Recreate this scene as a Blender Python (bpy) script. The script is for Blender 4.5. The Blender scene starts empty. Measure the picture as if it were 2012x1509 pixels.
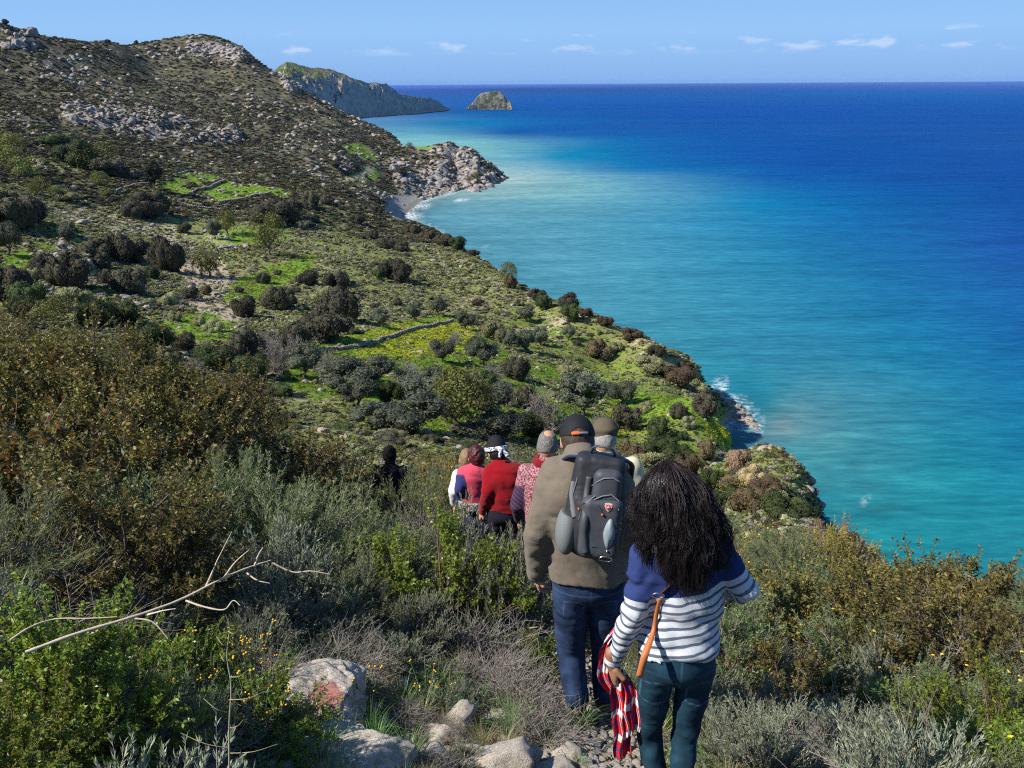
import bpy, math, random
import numpy as np
from mathutils import Matrix, Vector

# ------------------------------------------------------------------ camera, world, sun
scene = bpy.context.scene
COL = scene.collection
H = 90.0                      # eye height above the sea
F = 1742.0                    # focal length in photo pixels (2012 x 1509)
PITCH = math.radians(18.75)
ROLL = math.radians(0.36)
_cp, _sp, _cr, _sr = math.cos(PITCH), math.sin(PITCH), math.cos(ROLL), math.sin(ROLL)
FWD = np.array([0, _cp, -_sp]); _u0 = np.array([0, _sp, _cp]); _r0 = np.array([1.0, 0, 0])
RIGHT = _cr * _r0 - _sr * _u0
UP = _sr * _r0 + _cr * _u0
cam = bpy.data.objects.new('camera', bpy.data.cameras.new('camera'))
COL.objects.link(cam)
cam.matrix_world = Matrix(((RIGHT[0], UP[0], -FWD[0], 0), (RIGHT[1], UP[1], -FWD[1], 0), (RIGHT[2], UP[2], -FWD[2], H), (0, 0, 0, 1)))
cam.data.sensor_width = 36; cam.data.lens = 36 * F / 2012
cam.data.clip_start = 0.1; cam.data.clip_end = 120000
scene.camera = cam

SUN_EL = math.radians(43)
_sx, _sy = -0.93, -0.36
SUN_AZ = math.atan2(_sx, _sy)             # clockwise from +Y
world = bpy.data.worlds.new('World'); scene.world = world; world.use_nodes = True
nt = world.node_tree; nt.nodes.clear()
def N(nt, t, **kw):
    n = nt.nodes.new(t)
    for k, v in kw.items(): setattr(n, k, v)
    return n
wo = N(nt, 'ShaderNodeOutputWorld'); bg = N(nt, 'ShaderNodeBackground'); sky = N(nt, 'ShaderNodeTexSky', sky_type='NISHITA')
sky.sun_disc = False; sky.sun_elevation = SUN_EL; sky.sun_rotation = SUN_AZ
sky.altitude = 0; sky.air_density = 1.0; sky.dust_density = 0.15; sky.ozone_density = 3.0
bg.inputs[1].default_value = 0.090
# thin cumulus just over the horizon: noise in direction space, stretched sideways
tc = N(nt, 'ShaderNodeTexCoord'); sep = N(nt, 'ShaderNodeSeparateXYZ'); nt.links.new(tc.outputs['Generated'], sep.inputs[0])
def MATH(nt, op, a, b=None, clamp=False, c=None):
    m = N(nt, 'ShaderNodeMath', operation=op); m.use_clamp = clamp
    for i, v in enumerate((a, b, c)):
        if v is None: continue
        if isinstance(v, (int, float)): m.inputs[i].default_value = v
        else: nt.links.new(v, m.inputs[i])
    return m.outputs[0]
def SMOOTH(nt, x, lo, hi, tlo=0.0, thi=1.0):
    m = N(nt, 'ShaderNodeMapRange', interpolation_type='SMOOTHSTEP')
    for i, v in enumerate((x, lo, hi, tlo, thi)):
        if isinstance(v, (int, float)): m.inputs[i].default_value = v
        else: nt.links.new(v, m.inputs[i])
    return m.outputs[0]
az = MATH(nt, 'ARCTAN2', sep.outputs[0], sep.outputs[1])
comb = N(nt, 'ShaderNodeCombineXYZ'); nt.links.new(MATH(nt, 'MULTIPLY', az, 19.0), comb.inputs[0]); nt.links.new(MATH(nt, 'MULTIPLY', sep.outputs[2], 66.0), comb.inputs[1])
nz = N(nt, 'ShaderNodeTexNoise'); nz.inputs['Scale'].default_value = 1.0; nz.inputs['Detail'].default_value = 7; nz.inputs['Roughness'].default_value = 0.58
nt.links.new(comb.outputs[0], nz.inputs['Vector'])
band = MATH(nt, 'MULTIPLY', SMOOTH(nt, sep.outputs[2], 0.026, 0.034), SMOOTH(nt, sep.outputs[2], 0.060, 0.040))
thr = SMOOTH(nt, sep.outputs[2], 0.028, 0.056, 0.475, 0.64)
cl = MATH(nt, 'MULTIPLY', SMOOTH(nt, nz.outputs[0], thr, MATH(nt, 'ADD', thr, 0.14)), band)
hs = N(nt, 'ShaderNodeHueSaturation'); hs.inputs['Saturation'].default_value = 1.18; hs.inputs['Value'].default_value = 1.0
nt.links.new(sky.outputs[0], hs.inputs['Color'])
low = N(nt, 'ShaderNodeValToRGB'); low.color_ramp.elements[0].color = (1.93, 3.45, 6.2, 1); low.color_ramp.elements[1].color = (1.0, 2.6, 6.0, 1); low.color_ramp.elements[1].position = .55
e_ = low.color_ramp.elements.new(.11); e_.color = (2.35, 4.2, 6.9, 1); e_ = low.color_ramp.elements.new(.24); e_.color = (1.85, 3.75, 6.7, 1)
nt.links.new(MATH(nt, 'MULTIPLY', sep.outputs[2], 2.2, True), low.inputs[0])
mx = N(nt, 'ShaderNodeMixRGB'); nt.links.new(SMOOTH(nt, sep.outputs[2], .75, .12), mx.inputs[0]); nt.links.new(hs.outputs[0], mx.inputs[1]); nt.links.new(low.outputs[0], mx.inputs[2])
mc = N(nt, 'ShaderNodeMixRGB'); mc.inputs[2].default_value = (4.9, 5.8, 7.4, 1); nt.links.new(MATH(nt, 'MULTIPLY', cl, 0.6), mc.inputs[0]); nt.links.new(mx.outputs[0], mc.inputs[1])
nt.links.new(mc.outputs[0], bg.inputs[0]); nt.links.new(bg.outputs[0], wo.inputs[0])

sun = bpy.data.objects.new('sun', bpy.data.lights.new('sun', 'SUN')); COL.objects.link(sun)
sun.data.energy = 5.0; sun.data.angle = math.radians(0.5); sun.data.color = (1.0, 0.93, 0.83)
_h = math.hypot(_sx, _sy); SUND = Vector((_sx / _h * math.cos(SUN_EL), _sy / _h * math.cos(SUN_EL), math.sin(SUN_EL)))
sun.rotation_euler = SUND.to_track_quat('Z', 'Y').to_euler()
vs = scene.view_settings; vs.view_transform = 'Standard'; vs.look = 'None'; vs.exposure = 0.60; vs.gamma = 1.0
scene.render.engine = 'CYCLES'
scene.cycles.max_bounces = 5; scene.cycles.diffuse_bounces = 2; scene.cycles.glossy_bounces = 2; scene.cycles.transparent_max_bounces = 6
scene.cycles.transmission_bounces = 2
scene.cycles.use_denoising = False
scene.cycles.filter_width = 1.15
scene.cycles.caustics_reflective = False; scene.cycles.caustics_refractive = False

# ------------------------------------------------------------------ projection helpers
def ray(px, py):
    d = FWD + RIGHT * ((px - 1006) / F) + UP * (-(py - 754.5) / F)
    return d
def s_of(px, py):                     # (azimuth, drop per metre) of a photo pixel
    d = ray(px, py); h = math.hypot(d[0], d[1])
    return math.atan2(d[0], d[1]), -d[2] / h
def PY(px, py, y):                    # world point on the pixel's ray at forward distance y
    d = ray(px, py); return Vector((d[0] / d[1] * y, y, H + d[2] / d[1] * y))
def proj(x, y, z):
    z = z - H
    cz = x * FWD[0] + y * FWD[1] + z * FWD[2]
    return 1006 + F * (x * RIGHT[0] + y * RIGHT[1] + z * RIGHT[2]) / cz, 754.5 - F * (x * UP[0] + y * UP[1] + z * UP[2]) / cz, cz

# ------------------------------------------------------------------ numpy noise
def _hash(ix, iy, iz, seed):
    h = (ix.astype(np.int64) * 374761393 + iy.astype(np.int64) * 668265263 + iz.astype(np.int64) * 2147483647 + seed * 1274126177) & 0xFFFFFFFF
    h = ((h ^ (h >> 13)) * 1274126177) & 0xFFFFFFFF
    h = ((h ^ (h >> 16)) * 2246822519) & 0xFFFFFFFF
    return ((h ^ (h >> 15)) & 0xFFFF) / 65535.0
def vnoise(x, y, z=None, seed=0):
    x = np.asarray(x, float); y = np.asarray(y, float); z = np.zeros_like(x) if z is None else np.asarray(z, float)
    fx, fy, fz = np.floor(x), np.floor(y), np.floor(z); tx, ty, tz = x - fx, y - fy, z - fz
    tx = tx * tx * (3 - 2 * tx); ty = ty * ty * (3 - 2 * ty); tz = tz * tz * (3 - 2 * tz)
    two_d = not np.any(z)
    def lay(k):
        a = _hash(fx, fy, fz + k, seed); b = _hash(fx + 1, fy, fz + k, seed); c = _hash(fx, fy + 1, fz + k, seed); d = _hash(fx + 1, fy + 1, fz + k, seed)
        return (a * (1 - tx) + b * tx) * (1 - ty) + (c * (1 - tx) + d * tx) * ty
    if two_d: return lay(0) * 2 - 1
    return (lay(0) * (1 - tz) + lay(1) * tz) * 2 - 1
def fbm(x, y, z=None, oct=5, seed=0, gain=0.5, ridge=False):
    a, s, t = 1.0, 0.0, 0.0; f = 1.0
    for o in range(oct):
        v = vnoise(x * f + 17.3 * o, y * f - 9.1 * o, None if z is None else z * f + 3.7 * o, seed + o)
        if ridge: v = 1 - 2 * np.abs(v)
        s = s + a * v; t += a; a *= gain; f *= 2.03
    return s / t

# ------------------------------------------------------------------ mesh helpers
def mk_mesh(name, V, faces, mats=None, smooth=False, mi=None):
    """faces: list of int arrays (n,k) or one array"""
    if isinstance(faces, np.ndarray): faces = [faces]
    faces = [np.asarray(f, np.int32) for f in faces if len(f)]
    me = bpy.data.meshes.new(name)
    V = np.ascontiguousarray(V, np.float32); me.vertices.add(len(V)); me.vertices.foreach_set('co', V.ravel())
    idx = np.concatenate([f.ravel() for f in faces]); tot = np.concatenate([np.full(len(f), f.shape[1], np.int32) for f in faces])
    st = np.concatenate([[0], np.cumsum(tot)[:-1]]).astype(np.int32)
    me.loops.add(len(idx)); me.loops.foreach_set('vertex_index', idx); me.polygons.add(len(tot))
    me.polygons.foreach_set('loop_start', st); me.polygons.foreach_set('loop_total', tot)
    if smooth: me.polygons.foreach_set('use_smooth', np.ones(len(tot), bool))
    for m in (mats if isinstance(mats, (list, tuple)) else [mats]):
        if m: me.materials.append(m)
    if mi is not None: me.polygons.foreach_set('material_index', np.asarray(mi, np.int32))
    me.update(calc_edges=True); me.validate()
    return me
def attr(me, name, vals):
    vals = np.asarray(vals, np.float32)
    if vals.ndim == 1:
        a = me.attributes.new(name, 'FLOAT', 'POINT'); a.data.foreach_set('value', vals)
    else:
        a = me.attributes.new(name, 'FLOAT_COLOR', 'POINT')
        if vals.shape[1] == 3: vals = np.hstack([vals, np.ones((len(vals), 1), np.float32)])
        a.data.foreach_set('color', vals.ravel())
def ob(name, data, parent=None, loc=None, label=None, cat=None, group=None, kind=None, rot=None, scale=None):
    o = bpy.data.objects.new(name, data); COL.objects.link(o)
    if parent is not None: o.parent = parent
    if loc is not None: o.location = loc
    if rot is not None: o.rotation_euler = rot
    if scale is not None: o.scale = scale if hasattr(scale, '__len__') else (scale,) * 3
    if label: o['label'] = label
    if cat: o['category'] = cat
    if group: o['group'] = group
    if kind: o['kind'] = kind
    return o
class MB:                              # gathers numpy pieces into one mesh
    def __init__(s): s.V = []; s.F = {}; s.n = 0; s.A = []
    def add(s, V, F, a=None):
        V = np.asarray(V, float).reshape(-1, 3); F = np.asarray(F, np.int64)
        s.V.append(V); s.F.setdefault(F.shape[1], []).append(F + s.n); s.n += len(V)
        s.A.append(np.full(len(V), 0.0) if a is None else np.broadcast_to(a, (len(V),)))
        return s
    def mesh(s, name, mat, smooth=False, att=None):
        me = mk_mesh(name, np.vstack(s.V), [np.vstack(f) for f in s.F.values()], mat, smooth)
        if att: attr(me, att, np.concatenate(s.A))
        return me

# ------------------------------------------------------------------ material helpers
def lin(c):
    return tuple(((v / 255) / 12.92 if v / 255 <= 0.04045 else ((v / 255 + 0.055) / 1.055) ** 2.4) for v in c)
def mat_new(name):
    m = bpy.data.materials.new(name); m.use_nodes = True; t = m.node_tree; t.nodes.clear()
    o = N(t, 'ShaderNodeOutputMaterial'); p = N(t, 'ShaderNodeBsdfPrincipled'); t.links.new(p.outputs[0], o.inputs[0])
    return m, t, p, o
def ramp(t, x, stops, interp='LINEAR'):
    r = N(t, 'ShaderNodeValToRGB'); r.color_ramp.interpolation = interp
    e = r.color_ramp.elements
    while len(e) < len(stops): e.new(0.5)
    for k, (p, c) in enumerate(stops): e[k].position = p; e[k].color = (*c[:3], 1)
    if not isinstance(x, (int, float)): t.links.new(x, r.inputs[0])
    return r.outputs[0]
def noise(t, scale, detail=4, rough=0.55, vec=None, dist=0.0):
    n = N(t, 'ShaderNodeTexNoise'); n.inputs['Scale'].default_value = scale; n.inputs['Detail'].default_value = detail
    n.inputs['Roughness'].default_value = rough; n.inputs['Distortion'].default_value = dist
    if vec is not None: t.links.new(vec, n.inputs['Vector'])
    return n.outputs[0]
def mix(t, f, a, b, mode='MIX'):
    m = N(t, 'ShaderNodeMixRGB', blend_type=mode)
    for i, v in enumerate((f, a, b)):
        if isinstance(v, (int, float)): m.inputs[i].default_value = v
        elif isinstance(v, tuple): m.inputs[i].default_value = (*v[:3], 1)
        else: t.links.new(v, m.inputs[i])
    return m.outputs[0]
def bump(t, p, h, strength=0.5, dist=0.01, prev=None):
    b = N(t, 'ShaderNodeBump'); b.inputs['Strength'].default_value = strength; b.inputs['Distance'].default_value = dist
    t.links.new(h, b.inputs['Height']); t.links.new(b.outputs[0], p.inputs['Normal'])
    return b
def simple(name, col, rough=0.7, spec=0.3, var=0.15, nscale=40, bumps=None, metal=0.0):
    m, t, p, o = mat_new(name)
    g = N(t, 'ShaderNodeTexCoord').outputs['Object']
    n = noise(t, nscale, 5, 0.6, g)
    c = mix(t, n, tuple(v * (1 - var) for v in col), tuple(min(1, v * (1 + var)) for v in col))
    t.links.new(c, p.inputs['Base Color']); p.inputs['Roughness'].default_value = rough
    p.inputs['Specular IOR Level'].default_value = spec; p.inputs['Metallic'].default_value = metal
    if bumps: bump(t, p, noise(t, bumps[0], 3, 0.6, g), bumps[1], bumps[2])
    return m
# ------------------------------------------------------------------ terrain height field
# control points: (photo px, photo py, distance) where the ground is seen, or ('w', x, y, z) in world metres
CP = []
def vis(px, py, r):
    a, s = s_of(px, py); CP.append((a, math.log(r), s))
def shore(px, py, deep=True):
    a, s = s_of(px, py); r = H / s; CP.append((a, math.log(r), s))
    return a, r
def pol(a_deg, r, z):
    CP.append((math.radians(a_deg), math.log(r), (H - z) / r))
# skyline of the big hill, and its hidden back slope
SKY = [(-260, 40, 980), (-120, 42, 990), (0, 50, 1000), (60, 63, 1015), (120, 78, 1040), (220, 90, 1100), (280, 88, 1150), (330, 79, 1180), (380, 74, 1200), (420, 76, 1200),
       (455, 87, 1190), (480, 103, 1175), (505, 122, 1150), (540, 148, 1110), (575, 165, 1090), (610, 188, 1070), (650, 212, 1050), (700, 238, 1020), (745, 258, 990), (785, 286, 950)]
for (px, py, r) in SKY:
    vis(px, py, r); a, s = s_of(px, py); z = H - s * r
    CP.append((a, math.log(r * 1.10), (H - z * 0.93 + 2) / (r * 1.10)))
    CP.append((a, math.log(r * 1.35), (H - z * 0.55 + 12) / (r * 1.35)))
    CP.append((a, math.log(r * 1.9), (H + 12) / (r * 1.9)))
# headland: top line then falling behind into the sea
for (px, py, r, zb) in [(820, 288, 905, -8), (850, 286, 900, -10), (880, 289, 893, -12), (912, 298, 888, -12), (940, 316, 884, -12), (965, 334, 883, -12)]:
    vis(px, py, r); a, s = s_of(px, py)
    CP.append((a, math.log(r * 1.09), (H - zb) / (r * 1.09)))
    CP.append((a, math.log(r * 1.5), (H + 20) / (r * 1.5)))
SH = []
for (px, py) in [(996, 352), (975, 358), (948, 374), (920, 372), (890, 376), (865, 383), (840, 390), (822, 399), (806, 412), (792, 424), (795, 433), (825, 441)]:
    SH.append(shore(px, py))
# hidden shore right of the brow, seen again by the cove
def az_pt(a_deg, r, z): pol(a_deg, r, z)
for (px, py) in [(1420, 752), (1450, 792), (1478, 820), (1494, 848)]: SH.append(shore(px, py))
# offshore points
for (a, r) in SH:
    x, y = r * math.sin(a), r * math.cos(a)
    x2, y2 = x + 22, y - 4
    rr = math.hypot(x2, y2); CP.append((math.atan2(x2, y2), math.log(rr), (H + 5) / rr))
# brow above the sea: seen edge, then the drop to the hidden shore
BROW = [(860, 462, 9), (900, 483, 12), (950, 512, 15), (1000, 545, 17), (1050, 572, 18), (1100, 592, 20), (1150, 612, 21), (1200, 636, 21), (1250, 664, 19), (1300, 690, 15), (1360, 720, 9)]
for (px, py, z) in BROW:
    a, s = s_of(px, py); r = (H - z) / s
    CP.append((a, math.log(r), s))
    x, y = r * math.sin(a), r * math.cos(a)
    d = z * 1.15
    x2, y2 = x + d * .88, y + d * .30; rr = math.hypot(x2, y2); CP.append((math.atan2(x2, y2), math.log(rr), (H - 0) / rr))
    x2, y2 = x + (d + 14) * .88, y + (d + 14) * .30; rr = math.hypot(x2, y2); CP.append((math.atan2(x2, y2), math.log(rr), (H + 4) / rr))
# slopes and valley seen from the path
for p in [(0, 150, 860), (0, 240, 640), (0, 330, 470), (0, 430, 350), (0, 520, 270), (0, 600, 205),
          (130, 150, 900), (130, 230, 700), (130, 300, 560), (130, 400, 410), (130, 480, 320), (130, 560, 235), (130, 620, 190),
          (300, 130, 1080), (300, 200, 860), (300, 280, 660), (300, 345, 520), (300, 372, 480), (300, 430, 410), (300, 520, 295), (300, 600, 215), (300, 650, 180),
          (420, 110, 1150), (420, 200, 930), (420, 290, 690), (420, 350, 560), (420, 400, 460), (420, 470, 370), (420, 540, 290), (420, 620, 205), (420, 690, 158),
          (560, 200, 980), (560, 280, 760), (560, 340, 620), (560, 400, 485), (560, 460, 395), (560, 530, 310), (560, 600, 235), (560, 680, 170), (600, 740, 140),
          (680, 260, 900), (680, 300, 790), (680, 360, 640), (680, 420, 500), (680, 480, 395), (700, 550, 300), (700, 640, 208), (700, 700, 165), (700, 780, 128),
          (760, 320, 840), (760, 360, 750), (760, 400, 640), (800, 440, 560), (770, 480, 440), (800, 540, 335), (800, 620, 240), (820, 680, 190), (840, 760, 142), (860, 830, 115),
          (840, 340, 850), (900, 340, 866), (880, 520, 370), (920, 580, 295), (940, 640, 240), (960, 720, 180), (980, 800, 138), (990, 850, 118),
          (1060, 640, 262), (1080, 700, 215), (1100, 780, 165), (1120, 840, 135), (1200, 700, 238), (1230, 760, 200), (1260, 820, 166), (1280, 880, 135),
          (1350, 770, 222), (1380, 820, 200), (1400, 870, 172), (1440, 850, 205), (1400, 920, 128), (1300, 930, 106), (1450, 912, 150), (1500, 950, 136), (1540, 968, 126)]:
    vis(*p)
for p in [(1575, 982, 112), (1615, 1002, 92)]: vis(*p)
for (px, py, d_) in [(1500, 800, 6), (1512, 815, 6), (1525, 835, 6), (1520, 860, 5), (1508, 885, 4), (1540, 800, 8), (1545, 900, 6)]:
    a, s = s_of(px, py); CP.append((a, math.log(H / s), s * (H + d_) / H))
# behind the spur's seen edge the ground drops to the cove
for (px, py, r) in [(1440, 900, 160), (1478, 924, 150), (1510, 944, 140), (1545, 962, 128), (1580, 980, 112), (1620, 1000, 92)]:
    a, s = s_of(px, py); CP.append((a, math.log(r * 1.07), s + .035)); CP.append((a, math.log(r * 1.22), (H + 3) / (r * 1.22) if r > 130 else s + .10)); CP.append((a, math.log(r * 1.32), (H + 8) / (r * 1.32) if r > 130 else s + .16))
# right-hand drop to the sea beyond the near shoulder
for (a, r, z) in [(14.2, 175, 3), (15.5, 205, -5), (15.4, 188, 0), (18, 160, 1), (18, 180, -5), (20, 128, 16), (21, 150, 0), (22, 175, -8), (25, 60, 44), (25, 95, 22), (25, 128, 0), (25, 160, -10), (30, 40, 52), (30, 80, 20), (30, 108, 0), (30, 150, -12),
                  (38, 30, 58), (38, 75, 12), (38, 95, 0), (38, 150, -14), (50, 30, 58), (50, 85, 0), (50, 150, -14)]:
    pol(a, r, z)
# sea floor far away
for a in (12, 18, 25, 33, 42, 52):
    for r in (330, 900, 2300): pol(a, r, -16)
for a in (2, 7): pol(a, 1200, -18); pol(a, 700, -14); pol(a, 2300, -18)
pol(4, 420, -8); pol(-3, 680, -6)
# near ground (x, y, z) round the path
NEAR = [(0.35, 0.6, 88.38), (0.5, 1.6, 87.92), (0.55, 2.87, 87.14), (0.3, 4.07, 86.68), (0.25, 6.0, 85.93), (-0.1, 7.6, 85.22), (-0.6, 9.2, 84.55), (-1.5, 11, 83.7), (-2.4, 13.5, 82.4),
        (-1.3, 1.6, 88.05), (-3, 2, 88.35), (-5.5, 3, 88.75), (-1.2, 3.0, 87.45), (-1.2, 4.6, 86.85), (-2.4, 4.5, 87.15), (-2.0, 6.8, 86.0), (-4.2, 5.5, 87.3), (-6.5, 8, 87.15), (-4.5, 9.5, 86.3), (-3.2, 9, 85.75), (-9, 12, 86.6), (-6, 14, 85.2), (-3.8, 13, 84.0),
        (-12, 20, 82.6), (-6, 22, 79), (0, 18, 79.6), (0, 13, 82.8), (3, 12, 82.6),
        (1.6, 2.0, 87.45), (2.6, 3.0, 86.75), (4.5, 3.2, 86.2), (1.7, 4.2, 86.3), (3.2, 5.2, 85.75), (5, 6, 85.2), (1.8, 6.5, 85.35), (3.2, 8.2, 84.55), (5, 9, 83.95), (3.6, 11, 83.3), (6.5, 13, 81.6), (8, 9, 83.2), (8, 17, 79.0), (5, 20, 78.0), (12, 18, 75),
        (0, 28, 74.8), (6, 30, 72.6), (-10, 32, 76.5), (-20, 30, 79), (-30, 30, 82), (0, 45, 68), (12, 45, 64.5), (-18, 50, 68.5), (22, 50, 58), (0, 75, 56), (20, 80, 50), (-25, 80, 57), (-60, 80, 66)]
for (x, y, z) in NEAR:
    r = math.hypot(x, y); CP.append((math.atan2(x, y), math.log(r), (H - z) / r))
for a in (-50, -42): pol(a, 300, 60); pol(a, 100, 74); pol(a, 30, 84)
for a in (-50, -30, 0, 25, 50): pol(a, 0.35, 88.5)

CPa = np.array(CP); 
AZS = 3.2
def _fit(C, lam=2e-4):
    X = np.column_stack([C[:, 0] * AZS, C[:, 1]]); n = len(X)
    d = np.linalg.norm(X[:, None] - X[None], axis=2); K = np.where(d > 0, d * d * np.log(d + 1e-12), 0)
    P = np.column_stack([np.ones(n), X]); A = np.zeros((n + 3, n + 3)); A[:n, :n] = K - lam * np.eye(n) * -1; A[:n, n:] = P; A[n:, :n] = P.T
    w = np.linalg.solve(A, np.concatenate([C[:, 2], np.zeros(3)])); return X, w
_X, _w = _fit(CPa)
def s_field(a, lr):
    sh = a.shape; q = np.column_stack([a.ravel() * AZS, lr.ravel()]); out = np.zeros(len(q))
    for i in range(0, len(q), 40000):
        b = q[i:i + 40000]; d2 = ((b[:, None] - _X[None]) ** 2).sum(2) + 1e-20
        out[i:i + 40000] = (0.5 * d2 * np.log(d2)) @ _w[:-3] + _w[-3] + b @ _w[-2:]
    return out.reshape(sh)
A0, A1 = math.radians(-48), math.radians(48)
R0, R1 = 0.4, 1650.0
# coarse solve on a regular (azimuth, ln r) lattice, then bilinear
_ca = np.linspace(A0, A1, 321); _cl = np.linspace(math.log(R0), math.log(R1), 420)
_S = s_field(*np.meshgrid(_ca, _cl, indexing='ij'))
def bil(G, a, lr, ga, gl):
    u = np.clip((a - ga[0]) / (ga[1] - ga[0]), 0, len(ga) - 1.001); v = np.clip((lr - gl[0]) / (gl[1] - gl[0]), 0, len(gl) - 1.001)
    i = u.astype(int); j = v.astype(int); u = u - i; v = v - j
    return (G[i, j] * (1 - u) + G[i + 1, j] * u) * (1 - v) + (G[i, j + 1] * (1 - u) + G[i + 1, j + 1] * u) * v
# ------------------------------------------------------------------ what covers the ground where (outlines seen in the photo, laid on the terrain)
def poly_mask(PXY, poly, soft=6.0):
    x, y = PXY; P = np.array(poly, float); inside = np.zeros(x.shape, bool); dist = np.full(x.shape, 1e9)
    bx0, by0 = P.min(0) - 3 * soft; bx1, by1 = P.max(0) + 3 * soft
    sel = (x > bx0) & (x < bx1) & (y > by0) & (y < by1)
    if not sel.any(): return np.zeros(x.shape)
    xs, ys = x[sel], y[sel]; ins = np.zeros(xs.shape, bool); dd = np.full(xs.shape, 1e9)
    for k in range(len(P)):
        ax, ay = P[k]; b_x, b_y = P[(k + 1) % len(P)]
        c = ((ay > ys) != (b_y > ys)) & (xs < (b_x - ax) * (ys - ay) / (b_y - ay + 1e-9) + ax); ins ^= c
        t = np.clip(((xs - ax) * (b_x - ax) + (ys - ay) * (b_y - ay)) / ((b_x - ax) ** 2 + (b_y - ay) ** 2 + 1e-9), 0, 1)
        dd = np.minimum(dd, np.hypot(xs - ax - t * (b_x - ax), ys - ay - t * (b_y - ay)))
    sd = np.where(ins, dd, -dd); out = np.zeros(x.shape); m = np.clip(0.5 + sd / (2 * soft), 0, 1); out[sel] = m * m * (3 - 2 * m)
    return out
GREEN = [([(312, 378), (365, 345), (425, 343), (432, 362), (385, 378), (375, 388), (335, 384)], 1.0), ([(392, 384), (440, 364), (500, 370), (580, 384), (560, 398), (430, 400)], .75), ([(430, 582), (470, 548), (560, 525), (612, 502), (632, 520), (570, 556), (512, 588), (445, 592)], 1.0),
         ([(610, 690), (640, 668), (745, 648), (800, 628), (880, 612), (950, 640), (930, 668), (830, 700), (740, 715), (640, 712)], 1.0), ([(662, 292), (700, 282), (735, 300), (752, 322), (722, 322), (690, 308)], .8), ([(668, 348), (722, 330), (745, 345), (735, 360), (690, 362)], .8),
         ([(812, 292), (838, 284), (856, 286), (850, 310), (822, 308)], .9), ([(0, 505), (60, 478), (150, 466), (240, 472), (330, 465), (330, 480), (150, 490), (60, 520), (0, 535)], .7), ([(300, 640), (380, 612), (450, 612), (470, 640), (450, 690), (360, 705)], .85),
         ([(520, 585), (640, 560), (620, 640), (540, 660)], .25), ([(560, 700), (660, 705), (700, 760), (620, 790), (560, 760)], .9), ([(690, 710), (950, 655), (1010, 700), (1000, 780), (850, 860), (720, 830)], .85),
         ([(940, 700), (1100, 720), (1260, 770), (1400, 790), (1470, 840), (1480, 880), (1380, 900), (1200, 880), (1000, 860)], .8), ([(1405, 905), (1440, 930), (1490, 985), (1440, 1000), (1400, 950)], .9), ([(360, 455), (480, 440), (580, 450), (560, 480), (400, 490)], .6),
         ([(150, 165), (270, 178), (250, 200), (150, 185)], .3), ([(470, 190), (530, 160), (520, 190), (480, 200)], .3), ([(150, 430), (330, 420), (430, 440), (300, 470)], .3), ([(1000, 600), (1250, 690), (1350, 780), (1150, 760), (980, 680)], .45), ([(620, 440), (760, 460), (860, 520), (720, 520)], .35)]
YELLOW = [([(760, 640), (900, 622), (960, 645), (900, 690), (790, 705), (700, 700)], .8), ([(1380, 835), (1440, 812), (1475, 845), (1465, 875), (1400, 872)], .9), ([(1120, 790), (1240, 800), (1280, 850), (1180, 850)], .5), ([(650, 655), (760, 640), (830, 628), (700, 672)], .5)]
TAN = [([(355, 520), (430, 505), (455, 545), (440, 580), (400, 620), (360, 585)], .85), ([(405, 595), (470, 585), (500, 620), (450, 632), (410, 615)], .9), ([(80, 405), (250, 420), (360, 440), (330, 470), (120, 440)], .5), ([(300, 470), (420, 440), (480, 480), (400, 520)], .45),
       ([(560, 470), (700, 480), (640, 520)], .3), ([(1200, 560), (900, 590), (1150, 640), (1250, 700)], .3), ([(850, 300), (960, 560), (1150, 640), (1000, 640)], .15), ([(700, 365), (800, 375), (790, 400), (700, 395)], .5)]
BEACH = [([(770, 384), (815, 380), (826, 390), (808, 402), (788, 420), (798, 440), (770, 436), (756, 415), (760, 398)], 1.0)]
ROCK = [([(120, 218), (210, 205), (330, 235), (470, 262), (480, 290), (400, 290), (280, 275), (130, 250)], 1.0), ([(280, 98), (400, 80), (470, 95), (492, 118), (470, 128), (380, 118), (300, 122)], .9), ([(0, 55), (60, 62), (88, 90), (60, 102), (0, 98)], 1.0), ([(30, 115), (130, 110), (230, 150), (140, 180), (40, 140)], .5),
        ([(200, 175), (265, 172), (262, 198), (212, 200)], .9), ([(535, 140), (575, 145), (600, 175), (570, 190), (545, 165)], .9), ([(560, 250), (660, 270), (700, 330), (640, 350), (560, 300)], .6), ([(480, 190), (560, 200), (560, 240), (480, 240)], .4), ([(745, 325), (880, 290), (950, 300), (1000, 352), (940, 378), (860, 390), (790, 380)], .9),
        ([(60, 540), (140, 480), (180, 520), (190, 560), (90, 590)], .9), ([(230, 480), (260, 475), (240, 520), (200, 520)], .8), ([(225, 575), (300, 575), (300, 605), (235, 600)], .7), ([(1405, 745), (1500, 840), (1490, 870), (1450, 830)], .8), ([(0, 225), (100, 240), (110, 300), (0, 300)], .35), ([(60, 310), (140, 320), (130, 350), (70, 350)], .5),
        ([(1230, 655), (1420, 750), (1400, 760), (1240, 680)], .5), ([(620, 175), (760, 255), (790, 290), (700, 270), (600, 210)], .45)]
PATHS = [([(1230, 585), (1070, 640), (900, 650), (905, 655), (1075, 650), (1235, 592)], .8), ([(660, 355), (760, 318), (765, 326), (668, 366)], .7)]

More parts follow.
